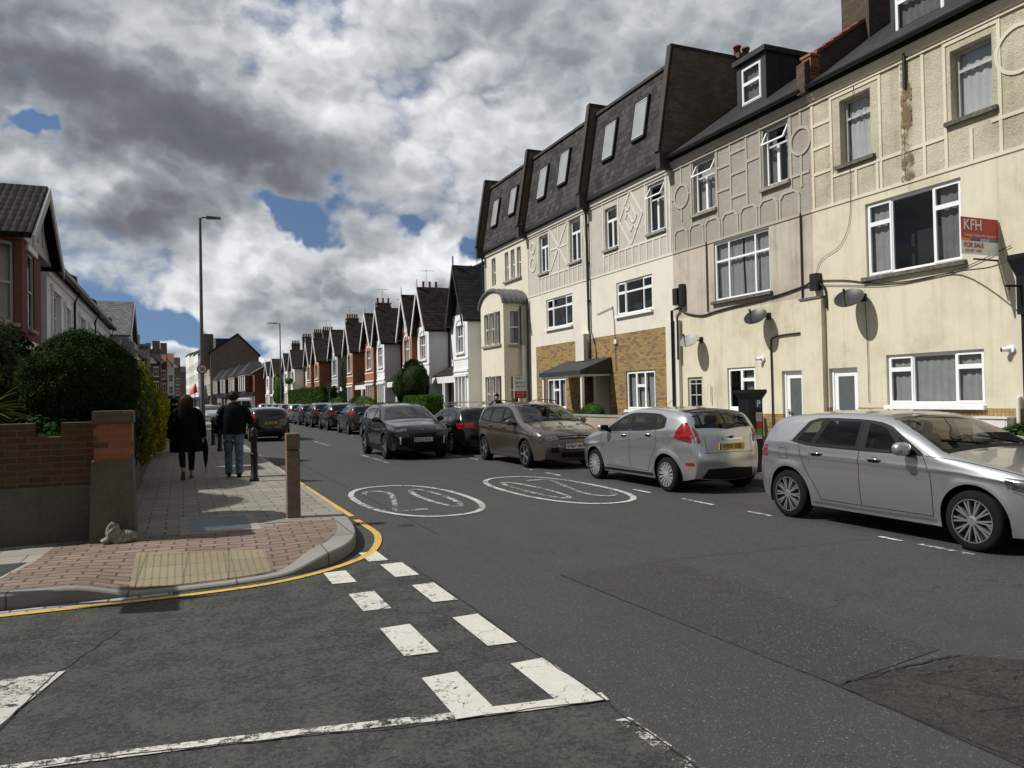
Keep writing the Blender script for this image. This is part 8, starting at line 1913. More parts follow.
m_ = MB(); m_.fbox(Ff, 22.2, 25.3, 3.1, 3.3, 0, .22); m_.fbox(Fc, -.05, lc + .05, 3.1, 3.3, 0, .2); m_.fbox(Ff, 22.9, 24.3, 5.70, 5.9, 0, .06); m_.build('string_course', 'wall_white', hl1)
m_ = MB(); m_.box(-12, -4.3, 21.45, 27.1, 0, 6.05); m_.build('wall', 'brick_red', hl1)
m_ = MB(); m_.box(-4.5, -4.25, 20.9, 21.5, 0, 5.9); m_.box(-12, -4.5, 18.2, 21.45, 0, 5.9); m_.build('side_wall', 'wall_ivory', hl1)
Fg = Fr(-3.56, 0, (0, 1), (1, 0)); yc, hw_, ze0, pk0 = 24.2, 2.4, 5.95, 7.55
m_ = MB(); m_.fprism(Fg, [(yc - hw_ + .15, ze0), (yc + hw_ - .15, ze0), (yc, pk0 - .15)], -.1, 0); 
for e in (-.8, 0, .8): m_.fbox(Fg, yc + e - .06, yc + e + .06, ze0 + .2, ze0 + 1.6 - abs(e) * .7, 0, .04)
m_.build('gable', 'sash_grey', hl1)
m_ = MB()
for e in (-1, 1):
    A, B = (yc + e * (hw_ + .25), ze0 - .2), (yc, pk0)
    m_.hexa([(-3.3, A[0], A[1]), (-12, A[0], A[1]), (-12, B[0], B[1]), (-3.3, B[0], B[1]), (-3.3, A[0], A[1] + .14), (-12, A[0], A[1] + .14), (-12, B[0], B[1] + .14), (-3.3, B[0], B[1] + .14)])
m_.build('roof', 'tile_roll', hl1)
m_ = MB(); Fo = Fr(-3.28, 0, (0, 1), (1, 0))
for e in (-1, 1): m_.fprism(Fo, [(yc + e * (hw_ + .25), ze0 - .12), (yc, pk0 + .1), (yc, pk0 - .22), (yc + e * (hw_ + .25), ze0 - .42)], 0, .05)
m_.build('bargeboard', 'sash_grey', hl1)
m_ = MB(); m_.box(-4.3, -3.55, 21.75, 26.6, 5.86, 5.94); m_.build('soffit', 'sash_grey', hl1)
m_ = MB(); m_.tube([(-4.24, 21.0, 5.7), (-4.24, 21.0, .3)], .05, 8); m_.tube([(-4.3, 20.6, 5.8), (-4.3, 21.3, 5.8)], .07, 8); m_.build('downpipe', 'gutter_black', hl1)
m_ = MB(); m_.box(-5.4, -4.3, 20.2, 21.35, 5.9, 6.9); m_.box(-5.5, -4.2, 20.1, 21.4, 6.9, 7.0); m_.build('parapet', 'brick_brown', hl1)
def lhouse(y0, y1, xw, zt, wall, lab, wins, roof='slate_plain', group='white rendered houses on the left'):
    t = thing('terraced_house', lab, 'house', (xw, (y0 + y1) / 2, .13), group=group); F_h = Fr(xw, 0, (0, 1), (1, 0))
    m_ = MB(); wall_open(m_, F_h, y0, y1, 0, zt, [w_ + (.12,) for w_ in wins]); m_.quad((xw, y0, 0), (xw - 8, y0, 0), (xw - 8, y0, zt), (xw, y0, zt)); m_.quad((xw, y1, 0), (xw - 8, y1, 0), (xw - 8, y1, zt), (xw, y1, zt)); m_.build('wall', wall, t)
    for w_ in wins: window(F_h, *w_, -.07, [(0, .5, .6, 1, 'f'), (.5, 1, .6, 1, 'f'), (0, .5, 0, .6, 'f'), (.5, 1, 0, .6, 'f')], t, frame='upvc_white', curtain=[(0, 1, 'curtain_dark')], sill='stone_sill')
    m_ = MB()
    for w_ in wins: m_.fbox(F_h, w_[0] - .15, w_[0] - .02, w_[2] - .1, w_[3] + .15, 0, .07); m_.fbox(F_h, w_[1] + .02, w_[1] + .15, w_[2] - .1, w_[3] + .15, 0, .07); m_.fbox(F_h, w_[0] - .25, w_[1] + .25, w_[3] + .02, w_[3] + .22, 0, .10)
    m_.fbox(F_h, y0, y1, zt - .35, zt - .2, 0, .06); m_.fbox(F_h, y0, y1, 3.0, 3.15, 0, .1); m_.build('window_surround', wall, t)
    m_ = MB()
    for (a, b) in (((xw + .3, zt), (xw - 4, zt + 2.0)), ((xw - 4, zt + 2.0), (xw - 8.2, zt))): m_.hexa([(a[0], y0, a[1]), (b[0], y0, b[1]), (b[0], y1, b[1]), (a[0], y1, a[1]), (a[0], y0, a[1] + .1), (b[0], y0, b[1] + .1), (b[0], y1, b[1] + .1), (a[0], y1, a[1] + .1)])
    m_.build('roof', roof, t)
    m_ = MB(); m_.fbox(F_h, y0, y1, zt - .12, zt + .02, .2, .38); m_.tube([(xw + .08, y1 - .5, .2), (xw + .08, y1 - .5, zt - .5), (xw + .25, y1 - .5, zt - .1)], .05, 6); m_.build('gutter', 'gutter_black', t)
    m_ = MB(); m_.hexa([(xw + .15, y1 - .15, zt - .1), (xw - 4, y1 - .15, zt + 1.0), (xw - 4, y1 + .15, zt + 1.0), (xw + .15, y1 + .15, zt - .1), (xw + .1, y1 - .15, zt + .55), (xw - 4, y1 - .15, zt + 2.6), (xw - 4, y1 + .15, zt + 2.6), (xw + .1, y1 + .15, zt + .55)]); m_.build('party_wall', 'brick_red', t)
    return t
lhouse(27.1, 33.6, -3.75, 6.05, 'wall_white', 'white rendered house next to the red brick gable, shaded front with double window', [(28.0, 29.6, 3.5, 5.3), (31, 32, 3.5, 5.1)])
lhouse(33.6, 41.0, -3.75, 6.05, 'wall_white', 'second white rendered house from the red brick gable', [(35.0, 36.8, 3.5, 5.2), (38.6, 39.8, 3.5, 5.1)])
lhouse(41.0, 49.5, -3.75, 6.05, 'wall_white', 'third white rendered house from the red brick gable', [(42.5, 44.3, 3.5, 5.2), (46.5, 47.8, 3.5, 5.1)])
hl4 = thing('gabled_house', 'grey rendered house with pale slate roof and street gable beyond the white houses', 'house', (-3.1, 56, .13), group=None)
yc, hw_, ze0, pk0 = 55.6, 4.2, 5.9, 8.2
m_ = MB(); m_.box(-12, -3.4, 51.5, 59.6, 0, 5.95); m_.build('wall', 'wall_grey', hl4)
Fg = Fr(-3.05, 0, (0, 1), (1, 0)); m_ = MB(); m_.fprism(Fg, [(yc - hw_ + .2, ze0), (yc + hw_ - .2, ze0), (yc, pk0 - .15)], -.35, 0); m_.build('gable', 'wall_white', hl4)
m_ = MB()
for e in (-1, 1):
    A, B = (yc + e * (hw_ + .25), ze0 - .2), (yc, pk0)
    m_.hexa([(-2.8, A[0], A[1]), (-12, A[0], A[1]), (-12, B[0], B[1]), (-2.8, B[0], B[1]), (-2.8, A[0], A[1] + .14), (-12, A[0], A[1] + .14), (-12, B[0], B[1] + .14), (-2.8, B[0], B[1] + .14)])
m_.build('roof', 'slate_grey', hl4)
m_ = MB()
for e in (-1, 1): m_.fprism(Fr(-2.78, 0, (0, 1), (1, 0)), [(yc + e * (hw_ + .25), ze0 - .12), (yc, pk0 + .1), (yc, pk0 - .25), (yc + e * (hw_ + .25), ze0 - .45)], 0, .05)
m_.build('bargeboard', 'sash_grey', hl4)
F4 = Fr(0, 51.5, (1, 0), (0, -1)); m_ = MB(); m_.fbox(F4, -5.2, -4.5, 3.9, 5.2, 0, .02); m_.build('window', 'glass_opaque', hl4)
Ffr = Fr(-3.4, 0, (0, 1), (1, 0)); m_ = MB(); m_.fprism(Ffr, [(53.6, 0), (57.6, 0), (57.6, 5.6), (53.6, 5.6)], 0, .7); m_.build('bay', 'wall_grey', hl4)
m_ = MB()
for e in (54.0, 55.3, 56.5): m_.fbox(Fr(-2.7, 0, (0, 1), (1, 0)), e, e + .9, 3.6, 5.2, 0, .02)
m_.build('bay_window', 'glass_opaque', hl4)
for k, (y0, y1) in enumerate(((60, 72), (72, 84), (84, 98), (98, 126))): lhouse(y0, y1, -4.6, 5.6, 'wall_white' if k != 1 else 'brick_red', ('first', 'second', 'third', 'fourth')[k] + ' low house beyond the grey gabled house on the left', [(y0 + 2, y0 + 4, 3.5, 5.0)], group=None)

# ---- planting on the left
def core(name, P0, rad, mat, parent, seed, amp=.1, freq=4, k=.86, zmin=-1):
    q = blobm((0, 0, 0), (1, 1, 1), 30, 20, sq=1.0); P = np.array(q.v); P = P * (1 + lumpy(P * max(rad), amp, freq, seed))[:, None] * np.array(rad) * k
    P[:, 2] = np.maximum(P[:, 2], zmin); mb = MB(); mb.add([tuple(p) for p in P + np.array(P0)], q.f, 0, True); return mb.build(name, mat, parent)
tb = thing('round_bush', 'big dark green clipped dome bush above the corner garden wall', 'bush', (-1.25, 11.6, .13))
c0 = (-1.20, 11.55, 2.03); rd = (.715, .715, .60)
r3 = np.random.default_rng(3)
P, nn = ellip_pts(c0, rd, 120000, 3, .10, 7, .12, zmin=-.9); P += nn * (r3.uniform(0, 1, len(P)) ** 12 * .06)[:, None]
leaves('crown', P, nn, .014, 'leaf_yew', tb, 1.0, 2.2, Vector((-1.25, 11.6, .13)), 3); core('inner_crown', c0, rd, 'leaf_yew', tb, 3, .10, 7, .85, -.5)
m_ = MB()
for k in range(6): a = k * 1.05; m_.tube([(-1.22 + .05 * math.cos(a), 11.55 + .05 * math.sin(a), .13), (-1.22 + .12 * math.cos(a), 11.55 + .12 * math.sin(a), 1.0), (-1.22 + .35 * math.cos(a), 11.55 + .35 * math.sin(a), 1.8)], [.05, .04, .02], 7)
m_.build('trunk', 'bark', tb)
# loose shrubs filling the garden
def shrub(name, lab, cat, c, rad, n, size, mat, seed, amp=.22, freq=3, group=None, k=.62, stem=True, zmin=-1.0, asp=1.8, spread=.9, shell=.3):
    t = thing(name, lab, cat, (c[0], c[1], .13), group=group)
    P, nn = ellip_pts(c, rad, n, seed, amp, freq, shell, zmin=zmin); P[:, 2] = np.maximum(P[:, 2], .14)
    leaves('foliage', P, nn, size, mat, t, spread, asp, Vector((c[0], c[1], .13)), seed)
    if stem:
        m_ = MB(); r = np.random.default_rng(seed)
        for q in range(6): d = r.normal(0, .5, 2) * np.array(rad[:2]); m_.tube([(c[0] + d[0] * .1, c[1] + d[1] * .1, .13), (c[0] + d[0] * .6, c[1] + d[1] * .6, c[2]), (c[0] + d[0], c[1] + d[1], c[2] + rad[2] * .6)], [.035, .02, .008], 6)
        m_.build('stem', 'bark', t)
    if k: core('inner_foliage', c, rad, mat, t, seed, amp, freq, k * .85, -max(0, c[2] - .14) )
    return t
shrub('shrub', 'tall dark evergreen shrub behind the round bush at the left edge', 'shrub', (-3.3, 14.8, 1.75), (1.35, 1.5, 1.45), 26000, .06, 'leaf_dark', 11)
shrub('shrub', 'low leafy shrub beneath the round bush behind the wall', 'shrub', (-1.55, 11.1, 1.15), (.75, .35, .45), 5000, .045, 'leaf_mid', 12, k=.6)
shrub('shrub', 'dark shrub just behind the brick pier', 'shrub', (-1.15, 13.6, 1.4), (.55, 1.4, .85), 14000, .045, 'leaf_dark', 13)
shrub('shrub', 'loose green shrub between the brick pier and the yellow hedge', 'shrub', (-1.0, 16.6, 1.55), (.55, 1.5, 1.05), 16000, .045, 'leaf_golden_green', 14)
t = thing('hedge', 'yellow green hedge with golden tips leaning over the left pavement', 'hedge', (-.95, 22, .13))
P1, n1 = ellip_pts((-1.05, 19.2, 1.45), (.50, 1.7, 1.10), 20000, 21, .16, 3, .25); P2, n2 = ellip_pts((-1.0, 22.3, 1.35), (.52, 2.2, 1.1), 24000, 22, .16, 3, .25); P3_, n3 = ellip_pts((-.92, 25.8, 1.2), (.54, 2.4, 1.05), 20000, 23, .14, 3, .25)
P = np.concatenate([P1, P2, P3_]); P[:, 2] = np.maximum(P[:, 2], .2)
leaves('foliage', P, np.concatenate([n1, n2, n3]), .05, 'leaf_gold', t, .9, 1.8, Vector((-.95, 22, .13)), 24)
for s_, c, rd in ((21, (-.95, 19.2, 1.45), (.55, 1.7, 1.15)), (22, (-.90, 22.3, 1.35), (.58, 2.2, 1.2)), (23, (-.85, 25.8, 1.2), (.60, 2.4, 1.15))): core('inner_foliage', c, rd, 'leaf_golden_green', t, s_, .16, 3, .72)
shrub('shrub', 'dark shrub with small leaves behind the yellow hedge', 'shrub', (-1.9, 21.5, 1.5), (.8, 3.0, 1.2), 14000, .06, 'leaf_dark', 15)
shrub('hedge', 'dark hedge further along the left pavement past the yellow hedge', 'hedge', (-1.3, 36, 1.0), (.5, 7.0, 1.0), 14000, .08, 'leaf_mid', 16)
# sword-leaved palm
t = thing('cordyline', 'spiky yellow green sword leaved plant at the left edge above the wall', 'plant', (-2.28, 11.3, .13))
m_ = MB(); m_.tube([(-2.28, 11.3, .13), (-2.26, 11.3, 1.6)], [.07, .05], 8); m_.build('trunk', 'bark', t)
r = np.random.default_rng(5); lv = MB()
for k in range(90):
    a = r.uniform(0, 6.28); e = r.uniform(-.5, 1.35); Ln = r.uniform(.40, .62); d = Vector((math.cos(a) * math.cos(e), math.sin(a) * math.cos(e), math.sin(e))); p0 = Vector((-2.26, 11.3, 1.62)) + d * .05
    s_ = d.cross(Vector((0, 0, 1))).normalized(); vs = []; g_ = r.uniform(.15, .5)
    for j in range(7):
        q = j / 6; p = p0 + d * Ln * q + Vector((0, 0, -g_ * Ln * q * q)); w_ = .016 * (1 - q) ** .6 * (.6 + 1.2 * q * (1 - q) * 2) + .001
        vs += [p - s_ * w_ + Vector((0, 0, .004)), p, p + s_ * w_ + Vector((0, 0, .004))]
    lv.add(vs, grid_faces(7, 3), 0, True)
lv.build('leaf_crown', 'leaf_palm', t)
# street sign on a post just off frame; its shadow falls on the yellow paving
t = thing('street_sign', 'grey backed sign plate on a post left of the corner', 'sign', (-2.5, 7.95, .13))
m_ = MB(); m_.tube([(-2.5, 7.95, .13), (-2.5, 7.95, 2.9)], .038, 10); m_.build('post', 'lamp_steel', t)
m_ = MB(); m_.box(-2.52, -2.50, 7.55, 8.35, 2.35, 2.85); m_.box(-2.9, -2.1, 7.905, 7.915, 2.35, 2.85); m_.build('sign_plate', 'lamp_steel', t)

# ---- bollards
t = thing('wooden_bollard', 'brown square timber bollard standing on the red block corner', 'bollard', (1.36, 10.72, .135))
m_ = MB(); a = .085; m_.box(1.36 - a, 1.36 + a, 10.72 - a, 10.72 + a, .13, 1.03); m_.build('post', 'wood_post', t)
m_ = MB(); m_.box(1.36 - a + .012, 1.36 + a - .012, 10.72 - a + .012, 10.72 + a - .012, 1.03, 1.05); m_.build('groove', 'alloy_dark', t)
m_ = MB(); c = .012; b = a + .002; z0, z1 = 1.05, 1.255
m_.hexa([(1.36 - b, 10.72 - b, z0), (1.36 + b, 10.72 - b, z0), (1.36 + b, 10.72 + b, z0), (1.36 - b, 10.72 + b, z0), (1.36 - b, 10.72 - b, z1), (1.36 + b, 10.72 - b, z1), (1.36 + b, 10.72 + b, z1), (1.36 - b, 10.72 + b, z1)])
m_.hexa([(1.36 - b, 10.72 - b, z1), (1.36 + b, 10.72 - b, z1), (1.36 + b, 10.72 + b, z1), (1.36 - b, 10.72 + b, z1), (1.36 - b + c, 10.72 - b + c, z1 + .012), (1.36 + b - c, 10.72 - b + c, z1 + .012), (1.36 + b - c, 10.72 + b - c, z1 + .012), (1.36 - b + c, 10.72 + b - c, z1 + .012)])
m_.build('cap', 'wood_post', t)
def bollard():
    t = thing('bollard', 'nearest black iron bollard, beside the man in jeans', 'bollard', (0, 0, 0), group='black iron bollards along the left kerb')
    m_ = MB(); m_.lathe((0, 0, 0), [(.09, 0), (.09, .05), (.068, .07), (.062, .52), (.062, .86)], 16); m_.build('post', 'bollard_black', t)
    m_ = MB(); m_.lathe((0, 0, 0), [(.062, .50), (.078, .51), (.078, .55), (.062, .56)], 16); m_.build('ring', 'bollard_black', t)
    m_ = MB(); m_.lathe((0, 0, 0), [(.062, .84), (.08, .86), (.08, .90), (.066, .92), (.066, .98), (.055, 1.02), (.03, 1.05), (0, 1.06)], 16); m_.build('cap', 'bollard_black', t)
    return t
b0 = bollard(); b0.location = (1.29, 15.95, .135)
for (x, y, lab) in ((1.18, 22.9, 'black bollard partly hidden by the man in jeans'), (1.10, 26.4, 'third black bollard, between the two walkers and the road'), (1.04, 30.4, 'fourth and farthest black bollard near the lamp post')):
    c = b0.copy(); COL.objects.link(c); c.location = (x, y, .135); c['label'] = lab
    for ch in list(b0.children):
        k = ch.copy(); COL.objects.link(k); k.parent = c
# parking machine
t = thing('parking_machine', 'black pay and display parking machine with white P between the silver cars', 'parking machine', (10.22, 12.02, .135))
x, y = 10.22, 12.02
m_ = MB(); m_.box(x - .17, x + .17, y - .15, y + .15, .13, 1.55); m_.build('cabinet', 'machine_black', t)
m_ = MB(); m_.hexa([(x - .17, y - .15, 1.55), (x + .17, y - .15, 1.55), (x + .17, y + .15, 1.55), (x - .17, y + .15, 1.55), (x - .235, y - .21, 1.68), (x + .235, y - .21, 1.68), (x + .235, y + .21, 1.68), (x - .235, y + .21, 1.68)]); m_.box(x - .235, x + .235, y - .21, y + .21, 1.68, 1.74); m_.build('hood', 'machine_black', t)
m_ = MB(); m_.box(x - .02, x + .15, y - .156, y - .15, 1.38, 1.54); o = m_.build('parking_badge', 'machine_blue', t); put_text('P', .17, 'sign_white', (x + .065, y - .160, 1.46), (1, 0, 0), (0, 0, 1), o, bold=.006)
for (z0, z1, mt_) in ((1.12, 1.30, 'sign_white_dirty'), (.98, 1.12, 'sign_red'), (.86, .98, 'sign_green'), (.78, .86, 'sign_white_dirty')):
    m_ = MB(); m_.box(x - .0, x + .14, y - .158, y - .15, z0, z1 - .004); o = m_.build('notice', mt_, t)
    if z1 == 1.30: put_text('Pay by', .04, 'sign_black', (x + .07, y - .160, 1.25), (1, 0, 0), (0, 0, 1), o); put_text('phone', .04, 'sign_black', (x + .07, y - .160, 1.20), (1, 0, 0), (0, 0, 1), o)
# black post with a flared head at the right frame edge
t = thing('black_post', 'tall black post with flared head and side bracket at the right edge', 'post', (10.28, 6.60, .135))
x, y = 10.30, 6.58
m_ = MB(); m_.box(x - .10, x + .10, y - .10, y + .10, .13, 2.65); m_.build('lower_post', 'machine_black', t)
m_ = MB(); m_.box(x - .13, x + .13, y - .13, y + .13, 2.65, 3.15); m_.hexa([(x - .13, y - .13, 3.15), (x + .13, y - .13, 3.15), (x + .13, y + .13, 3.15), (x - .13, y + .13, 3.15), (x - .20, y - .20, 3.38), (x + .20, y - .20, 3.38), (x + .20, y + .20, 3.38), (x - .20, y + .20, 3.38)]); m_.box(x - .20, x + .20, y - .20, y + .20, 3.38, 3.44); m_.build('head', 'machine_black', t)
m_ = MB(); m_.tube([(x - .05, y + .05, 3.02), (x - .36, y + .12, 3.02)], .016, 6); m_.tube([(x - .30, y + .11, 3.02), (x - .30, y + .11, 2.96)], .008, 5); m_.build('bracket', 'machine_black', t)
# planting on the right
shrub('shrub', 'small leafy shrub against the brick plinth at the right edge', 'shrub', (13.4, 8.95, .55), (.35, .45, .48), 2600, .055, 'leaf_mid', 31, .3, 5, None, .0)
shrub('shrub', 'rounded green shrub behind the pale brick wall below the canopy', 'shrub', (12.75, 22.9, 1.05), (.3, .7, .35), 3500, .045, 'leaf_mid', 32, .15, 4, None, .6)
shrub('shrub', 'low sparse plants along the top of the pale brick wall', 'shrub', (12.65, 25.6, .95), (.25, 1.6, .28), 3500, .045, 'leaf_golden_green', 33, .25, 4, None, .4)
def hedge(lab, x0, x1, y0, y1, z1, n, size, mat, seed, group='hedges before the gabled terrace'):
    t = thing('hedge', lab, 'hedge', ((x0 + x1) / 2, (y0 + y1) / 2, .13), group=group)
    P, nn = box_pts(x0, x1, y0, y1, .13, z1, n, seed, .06, 3); leaves('foliage', P, nn, size, mat, t, .7, 1.7, Vector(((x0 + x1) / 2, (y0 + y1) / 2, .13)), seed)
    m_ = MB(); m_.box(x0 + .14, x1 - .14, y0 + .14, y1 - .14, .13, z1 - .14); m_.build('inner_foliage', mat, t); return t
hedge('bright green clipped box hedge before the white bay house', 11.2, 12.2, 37.2, 41.5, 1.85, 20000, .055, 'leaf_hedge', 41)
hedge('low clipped hedge left of the bright green box hedge', 11.3, 12.2, 42.6, 50.5, 1.45, 16000, .06, 'leaf_hedge', 42)
shrub('hedge', 'loose green hedge between the low clipped hedge and the street sign', 'hedge', (11.8, 54.5, 1.0), (.7, 4.0, 1.0), 12000, .08, 'leaf_mid', 43, .15, 2)
hedge('long tall dark hedge before the red gabled houses', 11.2, 12.6, 68.5, 92, 2.9, 26000, .12, 'leaf_mid', 44)
shrub('shrub', 'round bush right of the long tall hedge', 'shrub', (11.8, 64, 1.0), (.8, 1.6, .9), 6000, .09, 'leaf_mid', 45)
shrub('tree', 'dark round headed tree standing before the white bay house', 'tree', (12.0, 41.8, 2.6), (.75, 1.05, 1.25), 20000, .07, 'leaf_dark', 46, .18, 2.5)
shrub('tree', 'second dark round headed tree touching the first before the terrace', 'tree', (12.2, 44.4, 2.5), (.7, 1.0, 1.15), 16000, .07, 'leaf_dark', 47, .18, 2.5)
shrub('climbing_plant', 'tall ivy column climbing the orange brick bay house', 'climbing plant', (13.4, 67.6, 3.0), (.5, 1.1, 2.9), 14000, .10, 'leaf_dark', 48, .2, 2)
shrub('climbing_plant', 'light green climber on the pale grey gabled house', 'climbing plant', (12.4, 112, 3.2), (.6, 2.0, 2.2), 5000, .16, 'leaf_hedge', 49, .3, 2)
shrub('shrub', 'hanging greenery high on the white house by the far lamp post', 'shrub', (12.4, 100, 4.2), (.4, 1.4, .4), 1600, .14, 'leaf_hedge', 50, .2, 2, None, .5, False)
# red shop umbrella far up the left pavement
t = thing('market_umbrella', 'small red folded parasol by the shops above the womans head', 'parasol', (.9, 62, .13))
m_ = MB(); m_.tube([(.9, 62, .13), (.9, 62, 3.1)], .03, 6); m_.build('pole', 'lamp_steel', t)
m_ = MB(); n = 8; vs = [(.95, 62, 3.2)] + [(.75 + (.38 if i % 2 else .34) * math.cos(2 * math.pi * i / n), 62 + .4 * math.sin(2 * math.pi * i / n), 2.35 + .15 * math.cos(2 * math.pi * i / n)) for i in range(n)]; m_.add(vs, [(0, 1 + i, 1 + (i + 1) % n) for i in range(n)]); m_.build('canopy', 'umbrella_red', t)
# a post in the far right hedge gap
t = MB(); t.tube([(10.0, 57.5, .13), (10.0, 57.5, 3.0)], .04, 6); t.box(9.85, 10.15, 57.44, 57.47, 2.3, 3.0); tag(t.build('street_sign', 'lamp_steel'), 'thin grey sign post on the right pavement before the hedges', 'sign')
# ------------------------------------------------------------ people
def skin_body(parent, V, E_, rad, mat, name='body', sub=2, root=0):
    me = bpy.data.meshes.new(name); me.from_pydata(V, E_, []); o = link(name, me, parent)
    md = o.modifiers.new('skin', 'SKIN'); md.use_smooth_shade = True
    for i, r in enumerate(rad): me.skin_vertices[0].data[i].radius = (r, r) if not isinstance(r, tuple) else r
    me.skin_vertices[0].data[root].use_root = True
    s_ = o.modifiers.new('sub', 'SUBSURF'); s_.levels = sub; s_.render_levels = sub
    bpy.context.view_layer.update(); dg = bpy.context.evaluated_depsgraph_get()
    me2 = bpy.data.meshes.new_from_object(o.evaluated_get(dg)); o.modifiers.clear(); o.data = me2; me2.name = name
    me2.materials.clear(); me2.materials.append(M[mat]); 
    for p in me2.polygons: p.use_smooth = True
    return o
def loft(rings, mat, name, parent, n=24, fold=0.0, seed=0, close=True):
    """rings: (cx, cy, z, rx, ry)"""
    r = np.random.default_rng(seed); ph = r.uniform(0, 6.28, 4); mb = MB(); vs = []
    # resample rings smoothly
    R0 = np.array(rings, float); t0 = np.linspace(0, 1, len(R0)); m_ = max(12, len(R0) * 4); t1 = np.linspace(0, 1, m_)
    RR = np.stack([np.interp(t1, t0, R0[:, k]) for k in range(5)], 1); k_ = np.array([.25, .5, .25]); 
    for c_ in range(5): RR[1:-1, c_] = RR[:-2, c_] * .25 + RR[1:-1, c_] * .5 + RR[2:, c_] * .25
    for i, (cx_, cy_, z, rx, ry) in enumerate(RR):
        for j in range(n):
            th = 2 * math.pi * j / n; f = 1 + fold * (t1[i]) * (math.sin(3 * th + ph[0] + i * .1) * .5 + math.sin(7 * th + ph[1]) * .35 + math.sin(5 * th + z * 9 + ph[2]) * .4) + fold * .5 * math.sin(z * 30 + 2 * th + ph[3])
            vs.append((cx_ + rx * math.cos(th) * f, cy_ + ry * math.sin(th) * f, z))
    mb.add(vs, [(i * n + j, i * n + (j + 1) % n, (i + 1) * n + (j + 1) % n, (i + 1) * n + j) for i in range(m_ - 1) for j in range(n)], 0, True)
    if close: mb.add([vs[j] for j in range(n)], [tuple(range(n))]); mb.add([vs[(m_ - 1) * n + j] for j in range(n)], [tuple(range(n))])
    return mb.build(name, mat, parent, True)
def limb(P, rr, mat, name, parent, fold=.04, n=14, seed=1):
    mb = MB(); Q = smooth_path3(P, 5); r = np.interp(np.linspace(0, 1, len(Q)), np.linspace(0, 1, len(rr)), rr); g = np.random.default_rng(seed); r = r * (1 + fold * np.sin(np.arange(len(Q)) * 1.9 + g.uniform(0, 6)))
    mb.tube(Q, list(r), n); return mb.build(name, mat, parent, True)
def smooth_path3(P, n=5):
    out = []; P = [np.array(p, float) for p in P]
    for i in range(len(P) - 1):
        p0, p1, p2, p3 = P[max(i - 1, 0)], P[i], P[i + 1], P[min(i + 2, len(P) - 1)]
        for j in range(n): t = j / n; out.append(tuple(0.5 * ((2 * p1) + (-p0 + p2) * t + (2 * p0 - 5 * p1 + 4 * p2 - p3) * t * t + (-p0 + 3 * p1 - 3 * p2 + p3) * t ** 3)))
    out.append(tuple(P[-1])); return out
def hand_v(V, E_, Rr, wrist, palm_dir, side, curl=.5, s=1.0, wi=None):
    """palm and five fingers grown from the wrist vertex wi"""
    d = Vector(palm_dir).normalized(); sd_ = Vector(side).normalized(); nrm = d.cross(sd_).normalized(); w0 = Vector(wrist)
    V.append(tuple(w0 + d * .05 * s)); pi_ = len(V) - 1; E_.append((wi, pi_)); Rr.append((.036 * s, .016 * s))
    for k, (o, ln) in enumerate(((-.030, .068), (-.010, .078), (.010, .073), (.029, .058))):
        b = w0 + d * .088 * s + sd_ * o * s; V.append(tuple(b)); Rr.append(.0095 * s); bi = len(V) - 1; E_.append((pi_, bi))
        dd = d; p = b
        for q in range(2):
            dd = (dd * math.cos(curl * .7) + nrm * math.sin(curl * .7)).normalized(); p = p + dd * ln * .5 * s; V.append(tuple(p)); Rr.append((.0085 - .0015 * q) * s); E_.append((len(V) - 2, len(V) - 1))
    b = w0 + d * .03 * s - sd_ * .036 * s; V.append(tuple(b)); Rr.append(.011 * s); E_.append((pi_, len(V) - 1)); p = b + (d * .7 - sd_ * .5 + nrm * .3).normalized() * .045 * s; V.append(tuple(p)); Rr.append(.009 * s); E_.append((len(V) - 2, len(V) - 1))
def head(parent_V, c, s=1.0): pass
